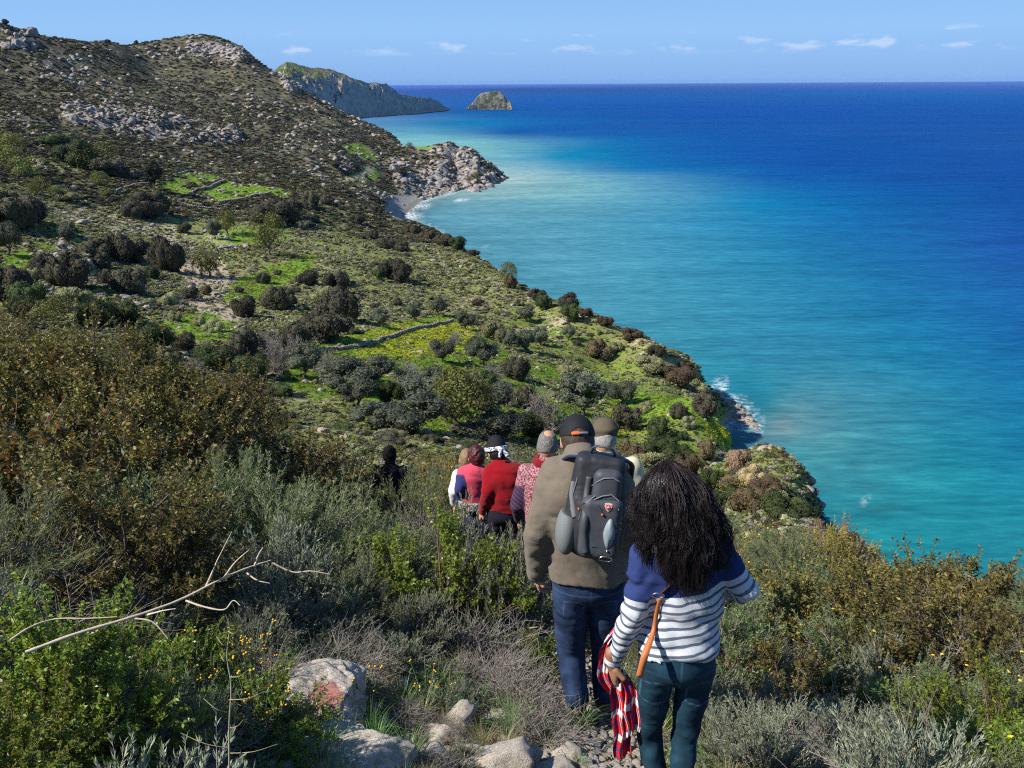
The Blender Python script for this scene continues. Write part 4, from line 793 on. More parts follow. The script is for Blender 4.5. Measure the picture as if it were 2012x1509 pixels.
MID = [(365, 458, 28, 18, 'K'), (422, 470, 32, 34, 'O'), (449, 462, 42, 44, 'P'), (529, 505, 64, 80, 'P'), (410, 544, 62, 62, 'P'), (137, 482, 36, 42, 'O'), (20, 502, 54, 60, 'O'), (540, 440, 86, 40, 'K'), (575, 428, 46, 36, 'K'), (290, 425, 82, 44, 'K'), (262, 430, 40, 28, 'K'),
 (334, 535, 62, 66, 'K'), (272, 515, 60, 44, 'K'), (232, 510, 66, 48, 'K'), (190, 515, 60, 40, 'K'), (205, 530, 40, 30, 'K'), (139, 565, 76, 62, 'K'), (92, 545, 52, 42, 'K'), (20, 590, 80, 60, 'K'), (60, 600, 60, 44, 'D'), (70, 550, 30, 22, 'G'), (40, 625, 60, 40, 'D'), (257, 578, 60, 46, 'K'), (300, 550, 34, 26, 'D'),
 (376, 590, 36, 26, 'K'), (407, 580, 26, 18, 'N'), (518, 556, 28, 18, 'K'), (470, 575, 17, 11, 'K'), (605, 560, 42, 26, 'K'), (547, 540, 14, 9, 'K'), (545, 608, 56, 42, 'K'), (572, 600, 34, 28, 'K'), (478, 622, 46, 38, 'K'), (657, 575, 46, 36, 'K'), (672, 560, 40, 28, 'G'), (640, 580, 30, 18, 'G'), (391, 640, 26, 18, 'G'), (417, 652, 40, 20, 'G'),
 (345, 632, 30, 20, 'G'), (303, 700, 70, 60, 'D'), (334, 712, 42, 30, 'G'), (484, 700, 66, 50, 'K'), (546, 735, 62, 80, 'B'), (585, 720, 50, 64, 'B'), (643, 672, 92, 56, 'K'), (414, 725, 82, 42, 'D'), (383, 738, 52, 36, 'B'), (440, 720, 66, 40, 'K'), (520, 700, 50, 50, 'B'),
 (733, 470, 34, 17, 'K'), (756, 488, 34, 18, 'K'), (792, 493, 30, 16, 'K'), (834, 494, 13, 11, 'G'), (775, 552, 66, 40, 'K'), (745, 550, 30, 20, 'D'), (782, 600, 22, 13, 'K'), (716, 487, 14, 9, 'G'), (667, 632, 84, 62, 'K'), (625, 665, 60, 50, 'K'), (686, 655, 34, 36, 'B'),
 (752, 644, 38, 37, 'O'), (816, 632, 36, 38, 'O'), (862, 622, 34, 36, 'O'), (915, 648, 40, 34, 'O'), (893, 676, 42, 28, 'B'), (867, 710, 48, 36, 'O'), (975, 670, 62, 38, 'G'), (1032, 692, 38, 38, 'O'), (998, 686, 36, 38, 'O'), (1062, 680, 40, 36, 'O'), (949, 718, 54, 46, 'O'), (968, 750, 50, 38, 'B'), (1116, 670, 32, 28, 'O'), (1036, 632, 38, 30, 'O'),
 (1067, 608, 40, 26, 'D'), (1118, 632, 46, 34, 'D'), (1175, 702, 62, 28, 'N'), (1000, 560, 34, 42, 'P'), (1004, 566, 26, 26, 'N'), (898, 492, 36, 27, 'D'), (872, 482, 44, 20, 'K'), (961, 517, 17, 17, 'P'), (1084, 576, 27, 18, 'K'), (1120, 604, 42, 26, 'K'), (1055, 590, 30, 20, 'K'), (1150, 622, 30, 16, 'N'),
 (680, 770, 92, 56, 'O'), (735, 755, 74, 46, 'O'), (800, 755, 92, 46, 'B'), (825, 800, 96, 54, 'O'), (765, 800, 60, 50, 'D'), (812, 850, 116, 66, 'O'), (905, 848, 116, 108, 'P'), (955, 815, 92, 56, 'O'), (990, 795, 66, 50, 'B'), (990, 868, 72, 50, 'O'), (1065, 845, 82, 84, 'B'), (1140, 815, 92, 72, 'O'), (1015, 745, 60, 40, 'K'), (950, 765, 50, 36, 'D'), (730, 845, 66, 44, 'O'), (1180, 850, 60, 40, 'B'),
 (1120, 740, 44, 26, 'G'), (1221, 795, 52, 40, 'O'), (1229, 845, 54, 50, 'K'), (1332, 822, 42, 28, 'K'), (1382, 812, 60, 36, 'K'), (1327, 752, 80, 30, 'N'), (1275, 728, 60, 24, 'G'), (1370, 770, 50, 22, 'G'), (1292, 868, 50, 46, 'D'), (1342, 866, 26, 18, 'D'), (1355, 842, 36, 22, 'G'), (1300, 890, 62, 30, 'D'), (1266, 812, 34, 24, 'G'),
 (1240, 898, 56, 34, 'N'), (1330, 912, 70, 36, 'D'), (1275, 920, 60, 34, 'G'), (1385, 905, 52, 36, 'N'), (1350, 935, 60, 40, 'N'), (1450, 925, 56, 40, 'T'), (1478, 950, 56, 34, 'T'), (1500, 972, 64, 28, 'N'), (1452, 962, 70, 34, 'N'), (1440, 988, 44, 34, 'D'), (1398, 968, 50, 44, 'D'), (1483, 1006, 96, 48, 'N'), (1540, 1020, 90, 46, 'D'), (1410, 1000, 50, 30, 'D'), (1560, 1000, 50, 20, 'Y'), (1520, 985, 50, 20, 'G'),
 (306, 376, 38, 54, 'C'), (195, 335, 74, 44, 'Y'), (150, 325, 64, 44, 'D'), (20, 335, 84, 44, 'Y'), (60, 350, 64, 40, 'Y'), (215, 345, 62, 32, 'K'), (198, 365, 34, 26, 'Y'), (76, 385, 54, 34, 'Y'), (115, 388, 38, 22, 'Y'), (20, 450, 96, 66, 'K'), (62, 440, 60, 48, 'K'), (240, 350, 30, 20, 'K'), (20, 300, 70, 34, 'Y'), (110, 290, 46, 24, 'D'), (597, 456, 22, 20, 'O'), (612, 410, 40, 30, 'K'), (370, 362, 20, 8, 'G'), (205, 385, 26, 14, 'Y'), (130, 395, 56, 18, 'G'),
 (212, 86, 10, 7, 'K'), (268, 88, 8, 8, 'K'), (284, 88, 5, 4, 'K'), (10, 47, 14, 8, 'K'), (804, 286, 24, 12, 'B'), (790, 345, 24, 14, 'K'), (660, 330, 20, 12, 'K'), (640, 400, 30, 16, 'K'), (700, 440, 32, 16, 'K'), (740, 420, 30, 14, 'K'), (620, 390, 26, 14, 'N'), (810, 460, 40, 18, 'K'), (840, 470, 36, 16, 'N'),
 (1190, 640, 34, 18, 'N'), (1240, 668, 40, 20, 'N'), (1290, 700, 44, 20, 'K'), (1345, 728, 40, 18, 'N'), (1210, 690, 30, 16, 'G'), (930, 505, 24, 14, 'K'), (1020, 600, 24, 14, 'G'), (900, 560, 22, 10, 'G'), (850, 590, 20, 10, 'G'), (940, 600, 24, 12, 'K'), (820, 545, 18, 9, 'G'),
 (600, 745, 60, 60, 'O'), (640, 735, 54, 50, 'B'), (700, 800, 70, 50, 'O'), (760, 840, 80, 50, 'B'), (850, 780, 60, 50, 'O'), (880, 830, 60, 50, 'O'), (925, 775, 66, 50, 'B'), (1030, 800, 50, 40, 'K'), (1040, 860, 70, 46, 'D'), (1100, 850, 60, 40, 'B'), (850, 690, 30, 24, 'B'), (930, 690, 34, 26, 'K'), (580, 690, 60, 50, 'K'), (500, 745, 70, 50, 'D'), (360, 690, 50, 34, 'K'), (250, 640, 70, 46, 'D'), (190, 640, 70, 50, 'D'), (110, 640, 90, 50, 'Y'), (150, 600, 60, 36, 'G'), (330, 600, 44, 26, 'G'), (210, 560, 40, 28, 'K')]
def dup_mesh(src, **kw): return ob(src.name.split('.')[0], src.data, **kw)
def mid_plants():
    rng = np.random.default_rng(77)
    for k, (px, py, w, h, code) in enumerate(MID):
        nm, cat, desc, ck, tr, ph = KIND[code]; P = place(px, py, 24); cz = proj(P.x, P.y, P.z)[2]
        w = w * (1.22 if (py > 690 and code in 'OPB') else 1.0); h = h * (1.12 if (py > 690 and code in 'OPB') else 1.0); R_ = w * cz / F / 2.15; Hh = h * cz / F * 1.08; rz = float(rng.uniform(0, 6.28)); grp = {'bush': 'bushes scattered over the slopes', 'tree': 'small trees on the terraces', 'shrub': 'leafless grey shrubs of the valley'}[cat]
        big = desc if w < 60 or cz > 600 else 'broad ' + desc
        if tr is None:
            me = TREE[ck][k % len(TREE[ck])]; dw, dh = dims(me); R_ = w * cz / F / 2 / dw
            o = ob(nm, me, loc=(P.x, P.y, P.z - .06 * Hh), rot=(float(rng.uniform(-.12, .12)), float(rng.uniform(-.12, .12)), rz), scale=(R_ * rng.uniform(.85, 1.2), R_ * rng.uniform(.8, 1.25), Hh * 1.05 / dh), cat=cat)
        else:
            o = ob(nm, None, loc=P, rot=(0, 0, rz), cat=cat); o.empty_display_size = .2
            if tr == 'B':
                f, s = TR_GREY[k % 2]; ob('twigs', f, o, scale=(R_, R_, Hh / ph)); ob('stems', s, o, scale=(R_, R_, Hh / ph))
            else:
                me = TREE[ck][k % len(TREE[ck])]; dw, dh = dims(me); Rw = w * cz / F / 2 / dw
                ob('crown', me, o, scale=(Rw, Rw, Hh / dh)); ob('trunk', TRUNK_C if tr == 'C' else TRUNK[k % 3], o, scale=(Rw, Rw, Hh * (.36 if tr == 'C' else .5)))
        later(o, big, px, py - h / 2, grp)
    # more of the same, spread where the slopes carry bushes
    x0, y0 = _R * np.sin(_A), _R * np.cos(_A)
    w = _VIS * (_R > 60) * (_R < 620) * (_TZ > 2) * (1 - np.maximum.reduce([np.clip(_M['green'] * 1.4, 0, 1), _M['tan'] * .9, _M['beach'], _M['path']])) * (np.abs(_A) < .62) * np.clip(.35 + 2.4 * fbm(x0 / 26, y0 / 26, oct=3, seed=45), .02, 1) * np.where(_A > .05, .45, 1)
    x, y, z, r, i, j = sample_cells(rng, 170, w.astype(float)); codes = rng.choice(list('KGDNY'), 170, p=[.4, .2, .18, .14, .08])
    for k in range(170):
        nm, cat, desc, ck, tr, ph = KIND[codes[k]]; R_ = (.7 + 1.6 * rng.uniform() ** 2) * (.75 + r[k] / 600)
        o = ob(nm, TREE[ck][k % len(TREE[ck])], loc=(x[k], y[k], z[k] - .1), rot=(0, 0, float(rng.uniform(0, 6.28))), scale=(R_ * rng.uniform(.8, 1.4), R_ * rng.uniform(.8, 1.2), R_ * rng.uniform(.5, .95)), cat=cat)
        qx, qy, _ = proj(x[k], y[k], z[k]); later(o, 'small ' + desc, qx, qy, 'bushes scattered over the slopes')
mid_plants()

# ------------------------------------------------------------------ boulders of the headland, the crags and the cliff bands
RLM = [(775, 335, 'the green fields' ), (815, 300, 'the lone bare tree on the headland'), (850, 300, 'the green patch on the headland top'), (900, 300, 'the headland brow'), (950, 320, 'the headland shoulder'), (990, 350, 'the headland tip'), (940, 372, 'the flat sea rock'), (880, 378, 'the middle of the rocky shore'), (825, 390, 'the cove rocks'), (800, 350, 'the inland edge of the headland'), (870, 340, 'the middle of the headland'), (910, 350, 'the seaward boulder slope'),
       (130, 235, 'the left end of the cliff band'), (200, 225, 'the middle of the cliff band'), (255, 250, 'the right end of the cliff band'), (300, 225, 'the top of the slide'), (360, 250, 'the middle of the slide'), (450, 280, 'the foot of the slide'), (400, 285, 'the orange scar'), (300, 105, 'the left end of the summit'), (350, 95, 'the saddle side of the summit'), (410, 88, 'the summit top'), (465, 100, 'the right shoulder of the summit'), (430, 115, 'the foot of the summit'),
       (20, 75, 'the picture corner'), (70, 85, 'the crag foot'), (545, 155, 'the ridge notch'), (590, 175, 'the last ridge crag'), (580, 270, 'the steep hillside top'), (650, 290, 'the hillside gully'), (680, 325, 'the lower hillside'), (600, 310, 'the left of the steep hillside'), (90, 560, 'the gully mouth'), (140, 510, 'the gully head'), (170, 545, 'the gully bushes'), (60, 130, 'the upper left slope'), (140, 140, 'the pale upper outcrop'), (230, 185, 'the isolated grey outcrop'), (190, 165, 'the brown upper slope'),
       (500, 215, 'the scrub under the summit'), (560, 225, 'the slope below the notch'), (640, 245, 'the ridge foot'), (1420, 765, 'the cliff start'), (1460, 810, 'the cliff middle'), (1485, 850, 'the cove corner')]
def boulders():
    rng = np.random.default_rng(88)
    zones = [('weathered boulder', 'boulders of the rocky headland', [(760, 330), (850, 295), (930, 305), (985, 345), (940, 372), (880, 380), (800, 372)], 52, (10, 24)),
             ('pale sea-washed rock', 'rocks along the headland shore', [(815, 378), (860, 376), (920, 366), (985, 350), (994, 356), (950, 376), (890, 380), (830, 394)], 34, (9, 22)),
             ('grey cliff rock', 'rocks of the upper cliff band', [(120, 220), (210, 210), (270, 240), (250, 262), (130, 250)], 20, (8, 22)),
             ('pinkish slide rock', 'rocks of the long rock slide', [(270, 215), (330, 235), (470, 262), (480, 288), (400, 288), (290, 270)], 30, (7, 16)),
             ('grey summit rock', 'rocks of the rounded summit', [(285, 100), (400, 82), (470, 95), (490, 120), (400, 118), (310, 122)], 30, (6, 15)),
             ('rugged crag rock', 'rocks of the top left crag', [(0, 58), (55, 62), (85, 88), (60, 98), (0, 96)], 12, (14, 32)),
             ('jagged ridge rock', 'jagged rocks on the ridge', [(535, 145), (575, 150), (600, 178), (570, 190)], 9, (12, 24)),
             ('pale hillside rock', 'rocks on the hillside above the headland', [(560, 255), (655, 275), (700, 330), (640, 345), (565, 300)], 26, (6, 13)),
             ('shaded blue-grey rock', 'rocks of the shaded gully outcrop', [(62, 545), (140, 490), (178, 520), (188, 560), (92, 586)], 14, (14, 34)),
             ('outcrop rock', 'outcrop rocks on the upper hillside', [(30, 118), (130, 112), (260, 150), (262, 198), (200, 196), (120, 160)], 16, (7, 20)),
             ('grey slope rock', 'rocks under the ridge', [(480, 190), (560, 200), (640, 230), (700, 270), (600, 262), (490, 235)], 16, (6, 14)),
             ('broken shore rock', 'rocks of the near sea point', [(1405, 748), (1490, 835), (1488, 868), (1455, 840)], 16, (8, 16))]
    for lab, grp, poly, n, (w0, w1) in zones:
        P = np.array(poly); c = 0
        while c < n:
            px = rng.uniform(P[:, 0].min(), P[:, 0].max()); py = rng.uniform(P[:, 1].min(), P[:, 1].max())
            if poly_mask((np.array([px]), np.array([py])), poly, .5)[0] < .5: continue
            Q = place(px, py, 100); cz = proj(Q.x, Q.y, Q.z)[2]
            if Q.z < -1: continue
            R_ = (w0 + (w1 - w0) * rng.uniform() ** 1.6) * cz / F / 2
            o = ob('boulder', ROCKS[c % 5], loc=(Q.x, Q.y, Q.z - R_ * .1), rot=(float(rng.uniform(-.4, .4)), float(rng.uniform(-.4, .4)), float(rng.uniform(0, 6.28))), scale=(R_, R_ * rng.uniform(.6, 1.1), R_ * rng.uniform(.8, 1.9 if 'cliff' in lab or 'crag' in lab or 'summit' in lab else 1.3)), cat='boulder', group=grp)
            later(o, lab, px, py, grp, RLM); c += 1
    for px, py, w, lab in [(268, 590, 34, 'large white rock of the pair above the green clearing'), (288, 598, 22, 'smaller white rock of the pair above the green clearing'), (245, 578, 30, 'flat pale rock just behind the white pair'), (353, 640, 16, 'small white stone at the green clearing edge'), (380, 666, 18, 'low heap of white stone in the green clearing'),
                           (480, 478, 26, 'squared stone block on the terrace below the tall tree'), (160, 430, 30, 'light boulder below the left terrace wall'), (930, 374, 34, 'flat sea rock lying off the headland shore'), (1095, 788, 0, '')]:
        if not w: continue
        Q = place(px, py + w * .3, 60); cz = proj(Q.x, Q.y, Q.z)[2]; R_ = w * cz / F / 2
        if Q.z < .2: Q.z = .2
        ob('boulder', ROCKS[int(px) % 5], loc=Q, rot=(.1, .2, px * .1), scale=(R_, R_ * .8, R_ * .6), cat='boulder', label=lab)
boulders()

# ------------------------------------------------------------------ dry-stone walls: each stone real, the stones of far walls joined
m_wall = simple('wall_stone', (.27, .245, .215), .9, .15, .6, 3.0)
def stone_wall(pts, height, stone, label, rmin=60, width=.55):
    rng = np.random.default_rng(len(label)); W = [place(px, py, rmin) for px, py in pts]; B = MB(); C0 = W[0].copy()
    for a, b in zip(W[:-1], W[1:]):
        L = math.hypot(b.x - a.x, b.y - a.y); n = max(1, int(L / stone)); ux, uy = (b.x - a.x) / L, (b.y - a.y) / L
        for k in range(n):
            for c in range(max(1, int(height / (stone * .62)))):
                for s in (-1, 1):
                    t = (k + .5 + (.5 if c % 2 else 0) + rng.uniform(-.15, .15)) / n; x, y = a.x + (b.x - a.x) * t - uy * s * width * .28, a.y + (b.y - a.y) * t + ux * s * width * .28
                    z = gz(x, y) + (c + .45) * stone * .62 + rng.normal(0, .03) - .1
                    if c and rng.uniform() < .08 * c: continue
                    v = ICO[0] * (1 + .25 * (rng.uniform(size=(12, 1)) - .5)) * np.array([.62, .5, .42]) * stone * rng.uniform(.7, 1.15); ang = math.atan2(uy, ux) + rng.normal(0, .3); ca, sa = math.cos(ang), math.sin(ang)
                    v = np.stack([v[:, 0] * ca - v[:, 1] * sa, v[:, 0] * sa + v[:, 1] * ca, v[:, 2]], 1); B.add(v + np.array([x - C0.x, y - C0.y, z - C0.z]), ICO[1])
    e = ob('stone_wall', None, loc=C0, label=label, cat='wall'); s = ob('stones', B.mesh('stones', m_wall), e, kind='stuff')
stone_wall([(615, 692), (660, 688), (700, 684), (740, 674), (780, 660), (820, 646), (855, 640), (890, 631)], 1.05, .36, 'long dry-stone wall slanting across the yellow-flowered meadow', 100)
stone_wall([(222, 380), (245, 372), (268, 365), (292, 363)], 1.6, .8, 'dry-stone wall left of the dark cypress-like tree', 200)
stone_wall([(372, 384), (395, 374), (420, 366), (444, 356)], 1.7, .8, 'dry-stone wall between the two upper green fields', 200)
stone_wall([(430, 400), (460, 396), (495, 388), (532, 380)], 1.7, .8, 'dry-stone wall along the lower edge of the upper green terrace', 200)
stone_wall([(318, 350), (345, 345), (368, 338)], 1.2, .8, 'short dry-stone wall behind the upper green field', 200)
stone_wall([(330, 403), (380, 407), (440, 414), (500, 418)], 1.2, .8, 'low broken stone wall below the upper green terrace', 200)
stone_wall([(0, 241), (40, 240), (88, 243)], 1.6, 1.0, 'dry-stone wall high on the hillside at the left edge', 300)
stone_wall([(1035, 812), (1050, 798), (1062, 785)], .9, .4, 'short ruined stone wall in the valley behind the cap man', 80)
stone_wall([(430, 492), (452, 488), (478, 486)], 1.2, .6, 'stub of stone wall left of the tall feathery tree', 100)
# ------------------------------------------------------------------ the near slope: plants one by one
FLM = [(320, 1170, 'the long dead branch'), (120, 1200, 'the strap leaves at the left edge'), (650, 1370, 'the paint-marked boulders'), (448, 1400, 'the dry upright stalk'), (935, 1390, 'the strap-leaved plant'), (985, 1470, 'the big grey stone'), (1060, 1000, 'the man in the brown sweater'), (900, 980, 'the hiker in the pink vest'), (1000, 960, 'the woman in the red sweater'),
       (765, 910, 'the half-hidden dark-haired hiker'), (1130, 1300, 'the backpack man\'s jeans'), (1440, 1150, 'the striped woman\'s elbow'), (1400, 1330, 'the striped woman\'s hip'), (1440, 1350, 'the green strap leaves'), (1640, 1000, 'the pale tan bush'), (1850, 1100, 'the coppery skyline bush'), (1740, 1340, 'the silvery cushion bush'), (1640, 1480, 'the grass tussock'),
       (60, 650, 'the top of the left thicket'), (580, 760, 'the rounded thicket crest'), (300, 850, 'the pale bare twigs'), (1240, 860, 'the flat-capped man'), (1500, 1080, 'the yellow daisies'), (1960, 1400, 'the bottom right corner'), (100, 1400, 'the bottom left corner'), (560, 1000, 'the foot of the left thicket'), (860, 1100, 'the bush before the hikers'), (20, 1000, 'the left picture edge')]
FDESC = {'mastic': ('mastic_bush', 'golden-brown small-leaved bush', 'bush'), 'carob': ('carob_bush', 'broad-leaved golden green bush', 'bush'), 'lentisk': ('green_bush', 'bright green small-leaved bush', 'bush'), 'wool': ('woolly_shrub', 'silvery grey woolly shrub', 'shrub'), 'feather': ('feathery_shrub', 'feathery grey-green shrub', 'shrub'),
         'straw': ('dry_bush', 'pale straw-coloured dry bush', 'bush'), 'golden': ('broom_bush', 'golden tinted broom-like bush', 'bush'), 'pink': ('dry_bush', 'pinkish dry twiggy bush', 'bush'), 'rust': ('mastic_bush', 'coppery brown leafy bush', 'bush'), 'spiny': ('spiny_shrub', 'dry grey spiny shrub', 'shrub'), 'snag': ('dead_shrub', 'dead bush of bare twigs', 'shrub')}
FR = {'mastic': .95, 'carob': .9, 'lentisk': .5, 'wool': .45, 'feather': .65, 'straw': .8, 'golden': .8, 'pink': .7, 'rust': .85, 'spiny': .42, 'snag': .6}
FH = {'mastic': 1.15, 'carob': 1.2, 'lentisk': .55, 'wool': .5, 'feather': .8, 'straw': .9, 'golden': 1.0, 'pink': .75, 'rust': .8, 'spiny': .42, 'snag': .7}
PATH = np.array([(0.50, 0.5), (0.52, 1.6), (0.58, 2.87), (0.38, 4.07), (0.30, 6.0), (-0.15, 7.6), (-0.7, 9.2), (-1.7, 11), (-3, 13)])
def d_path(x, y):
    d = 1e9
    for a, b in zip(PATH[:-1], PATH[1:]):
        ab = b - a; t = min(1, max(0, ((x - a[0]) * ab[0] + (y - a[1]) * ab[1]) / (ab @ ab))); d = min(d, math.hypot(x - a[0] - ab[0] * t, y - a[1] - ab[1] * t))
    return d
PLANTED = []
m_yellow = simple('yellow_petal', (.80, .55, .02), .6, .2, .1, 50)
def flower_heads(seed, n, rad, h, size=.012):
    rng = np.random.default_rng(seed); B = MB(); d = rdir(rng, n); d[:, 2] = np.abs(d[:, 2]); P = d * np.array([rad, rad, h]) * rng.uniform(.9, 1.06, (n, 1))
    for q, u in zip(P, d):
        k = 8; a = np.arange(k) * 2 * math.pi / k; up = unit((u + np.array([0, 0, .8]))[None])[0]; s = unit(np.cross(up, [0, 1, .01])[None])[0]; w = np.cross(up, s); ring = q + (np.cos(a)[:, None] * s + np.sin(a)[:, None] * w) * size * np.where(np.arange(k) % 2, .55, 1.1)[:, None] - up * .002
        V = np.vstack([[q + up * .004], ring]); B.add(V, [(0, 1 + i, 1 + (i + 1) % k) for i in range(k)])
    return B.mesh('flowers', m_yellow)
FLW = [flower_heads(1, 26, .62, .78, .014), flower_heads(2, 16, .6, .8, .016)]
def plant(key, x, y, s=1.0, sz=1.0, rng=None, var=None, flowers=False, z=None, desc=None):
    nm, de, cat = FDESC[key]; L = PROTO[key]; v = (len(PLANTED) if var is None else var) % len(L); f, st = L[v]; zz = gz(x, y) if z is None else z
    e = ob(nm, None, loc=(x, y, zz - .03), rot=(0, 0, float(rng.uniform(0, 6.28)) if rng is not None else 0.0), scale=(s, s, s * sz), cat=cat); e.empty_display_size = .1
    if f: ob('foliage', f, e)
    ob('stems', st, e)
    if flowers: ob('flowers', FLW[v % 2], e, scale=FR[key] / .65)
    qx, qy, _ = proj(x, y, zz + FH[key] * s * .5); PLANTED.append((x, y, FR[key] * s))
    later(e, (desc or de) + (' with yellow flowers' if flowers else ''), qx, qy, {'bush': 'bushes crowding the near slope', 'shrub': 'low shrubs of the near slope'}[cat], FLM)
    return e
def plant_at(key, px, py, s=1.0, sz=1.0, rmin=1.2, rng=None, frac=.5, **kw):
    """plant whose middle is seen at the photo pixel, standing on the ground"""
    a, sl = s_of(px, py); lr = np.linspace(math.log(rmin), math.log(60), 3000); r = np.exp(lr); z = bil(_TZ, np.full_like(lr, a), lr, _fa, _fl) + FH[key] * s * sz * frac
    hit = np.nonzero(H - sl * r <= z)[0]; k = hit[0] if len(hit) else int(np.argmin(H - sl * r - z))
    return plant(key, r[k] * math.sin(a), r[k] * math.cos(a), s, sz, rng, **kw)
def near_plants():
    rng = np.random.default_rng(11)
    HAND = [('carob', 70, 760, 1.0, 1.0, 5), ('carob', 230, 900, 1.0, .9, 3), ('carob', 40, 900, .9, 1, 5), ('mastic', 330, 800, 1.15, 1, 4), ('mastic', 440, 790, 1.1, 1, 5), ('mastic', 150, 800, 1.1, 1, 4), ('carob', 380, 930, .9, .9, 3),
            ('wool', 560, 1030, 1, 1, 3), ('feather', 1075, 900, 1.6, 1.6, 12), ('mastic', 1240, 905, 1.3, 1.2, 14), ('rust', 1320, 930, 1.5, 1.4, 15), ('feather', 1400, 960, 1.5, 1.3, 14),
            ('lentisk', 850, 1128, 1.5, 1.2, 3.8), ('lentisk', 975, 1085, .9, 1.1, 4.6), ('wool', 905, 1085, 1.5, 1.3, 4.6), ('spiny', 850, 1010, 1.5, 1.3, 6.2), ('wool', 990, 1150, 1.4, 1.3, 3.6), ('wool', 920, 1110, 1.1, 1.1, 4.0), ('wool', 990, 1160, 1.0, 1.1, 3), ('wool', 880, 1180, .9, 1, 3), ('lentisk', 1055, 1285, .55, 1, 2.4), ('spiny', 950, 1260, 1.1, 1.1, 2.4), ('spiny', 1010, 1340, .95, 1, 2.2), ('spiny', 900, 1310, .7, 1, 2.2), ('spiny', 1060, 1420, .8, .8, 2.0),
            ('straw', 1640, 1020, 1.1, 1.0, 9), ('straw', 1685, 1048, .9, 1, 8.5), ('straw', 1605, 1030, .8, 1.0, 9), ('feather', 1530, 1090, 1.1, 1.1, 6), ('feather', 1690, 1085, 1.1, 1.0, 6), ('golden', 1480, 1060, .8, .9, 7), ('straw', 1590, 1080, .6, .9, 7), ('rust', 1850, 1150, 1.15, 1.2, 5), ('rust', 1930, 1170, 1.1, 1.1, 5), ('mastic', 1600, 1190, .95, .9, 4), ('mastic', 1760, 1230, 1.0, .9, 4), ('rust', 1680, 1230, .9, .9, 4),
            ('mastic', 1880, 1280, 1.0, .9, 3), ('snag', 1790, 1190, 1.1, 1.1, 3.5), ('snag', 1900, 1300, 1.0, 1.2, 3), ('snag', 1600, 1250, .9, 1, 3), ('wool', 1510, 1200, 1.0, 1, 3.5), ('mastic', 1560, 1330, .6, 1, 2.5), ('wool', 1750, 1340, 1.1, 1.1, 2.6), ('feather', 1880, 1390, .9, .9, 2.4), ('lentisk', 1950, 1420, 1.1, 1.1, 2.0), ('lentisk', 1830, 1490, .8, 1, 1.9), ('wool', 1500, 1400, .9, 1, 2.3), ('wool', 1440, 1460, .8, 1, 2.2), ('lentisk', 1540, 1440, .5, 1, 2.0),
            ('lentisk', 100, 1330, 1.0, 1.1, 2.0), ('lentisk', 220, 1300, .8, 1, 2.1), ('lentisk', 170, 1420, .8, 1, 1.7), ('lentisk', 380, 1290, .6, 1, 2.2), ('lentisk', 50, 1440, .7, 1, 1.9), ('spiny', 350, 1440, .8, 1, 1.9), ('spiny', 240, 1480, .9, 1, 1.8), ('feather', 330, 1400, .5, 1, 2.1), ('mastic', 100, 1010, .9, .9, 2.6), ('mastic', 300, 1040, .7, 1, 2.7), ('snag', 420, 1050, .8, 1, 2.8), ('feather', 470, 1060, .8, .9, 2.8), ('spiny', 530, 1330, .7, 1, 2.1)]
    for (k, x, y, s, sz) in [('mastic', -2.6, 8.6, 1.25, 1.05), ('mastic', -3.4, 8.1, 1.25, 1), ('mastic', -4.2, 8.8, 1.35, 1), ('mastic', -3.6, 9.7, 1.3, 1), ('mastic', -2.45, 9.7, 1.15, 1), ('mastic', -3.7, 7.0, 1.05, 1), ('mastic', -5.2, 8.0, 1.1, 1), ('mastic', -4.6, 6.6, 1.15, 1), ('mastic', -3.0, 6.4, .95, 1),
                          ('feather', -1.75, 5.8, 1.35, 1), ('feather', -1.2, 6.5, 1.1, 1), ('feather', -2.3, 6.2, 1.3, 1), ('feather', -2.0, 7.1, 1.3, 1.05), ('feather', -1.35, 7.4, 1.0, 1), ('feather', -2.5, 5.2, 1.0, 1), ('wool', -1.5, 5.0, 1.3, 1.1), ('wool', -.95, 5.5, 1.1, 1.1), ('feather', -1.1, 4.9, .8, .9),
                          ('golden', -.75, 10.0, .9, 1.75), ('golden', -.30, 10.5, .85, 1.7), ('spiny', -.9, 8.3, 1.6, 1.6), ('spiny', -1.15, 7.9, 1.3, 1.4), ('spiny', -.75, 9.0, 1.5, 1.6), ('feather', -1.15, 8.9, 1.35, 1.3), ('feather', -.95, 7.2, .9, 1.1), ('pink', .12, 10.6, 1.5, 1.5), ('pink', .55, 11.2, 1.3, 1.6), ('feather', .9, 10.2, 1.5, 1.4)]: plant(k, x, y, s, sz, rng)
    for (k, px, py, s, sz, rm) in HAND: plant_at(k, px, py, s, sz, rm, rng, flowers=(k == 'feather' and px > 1500))
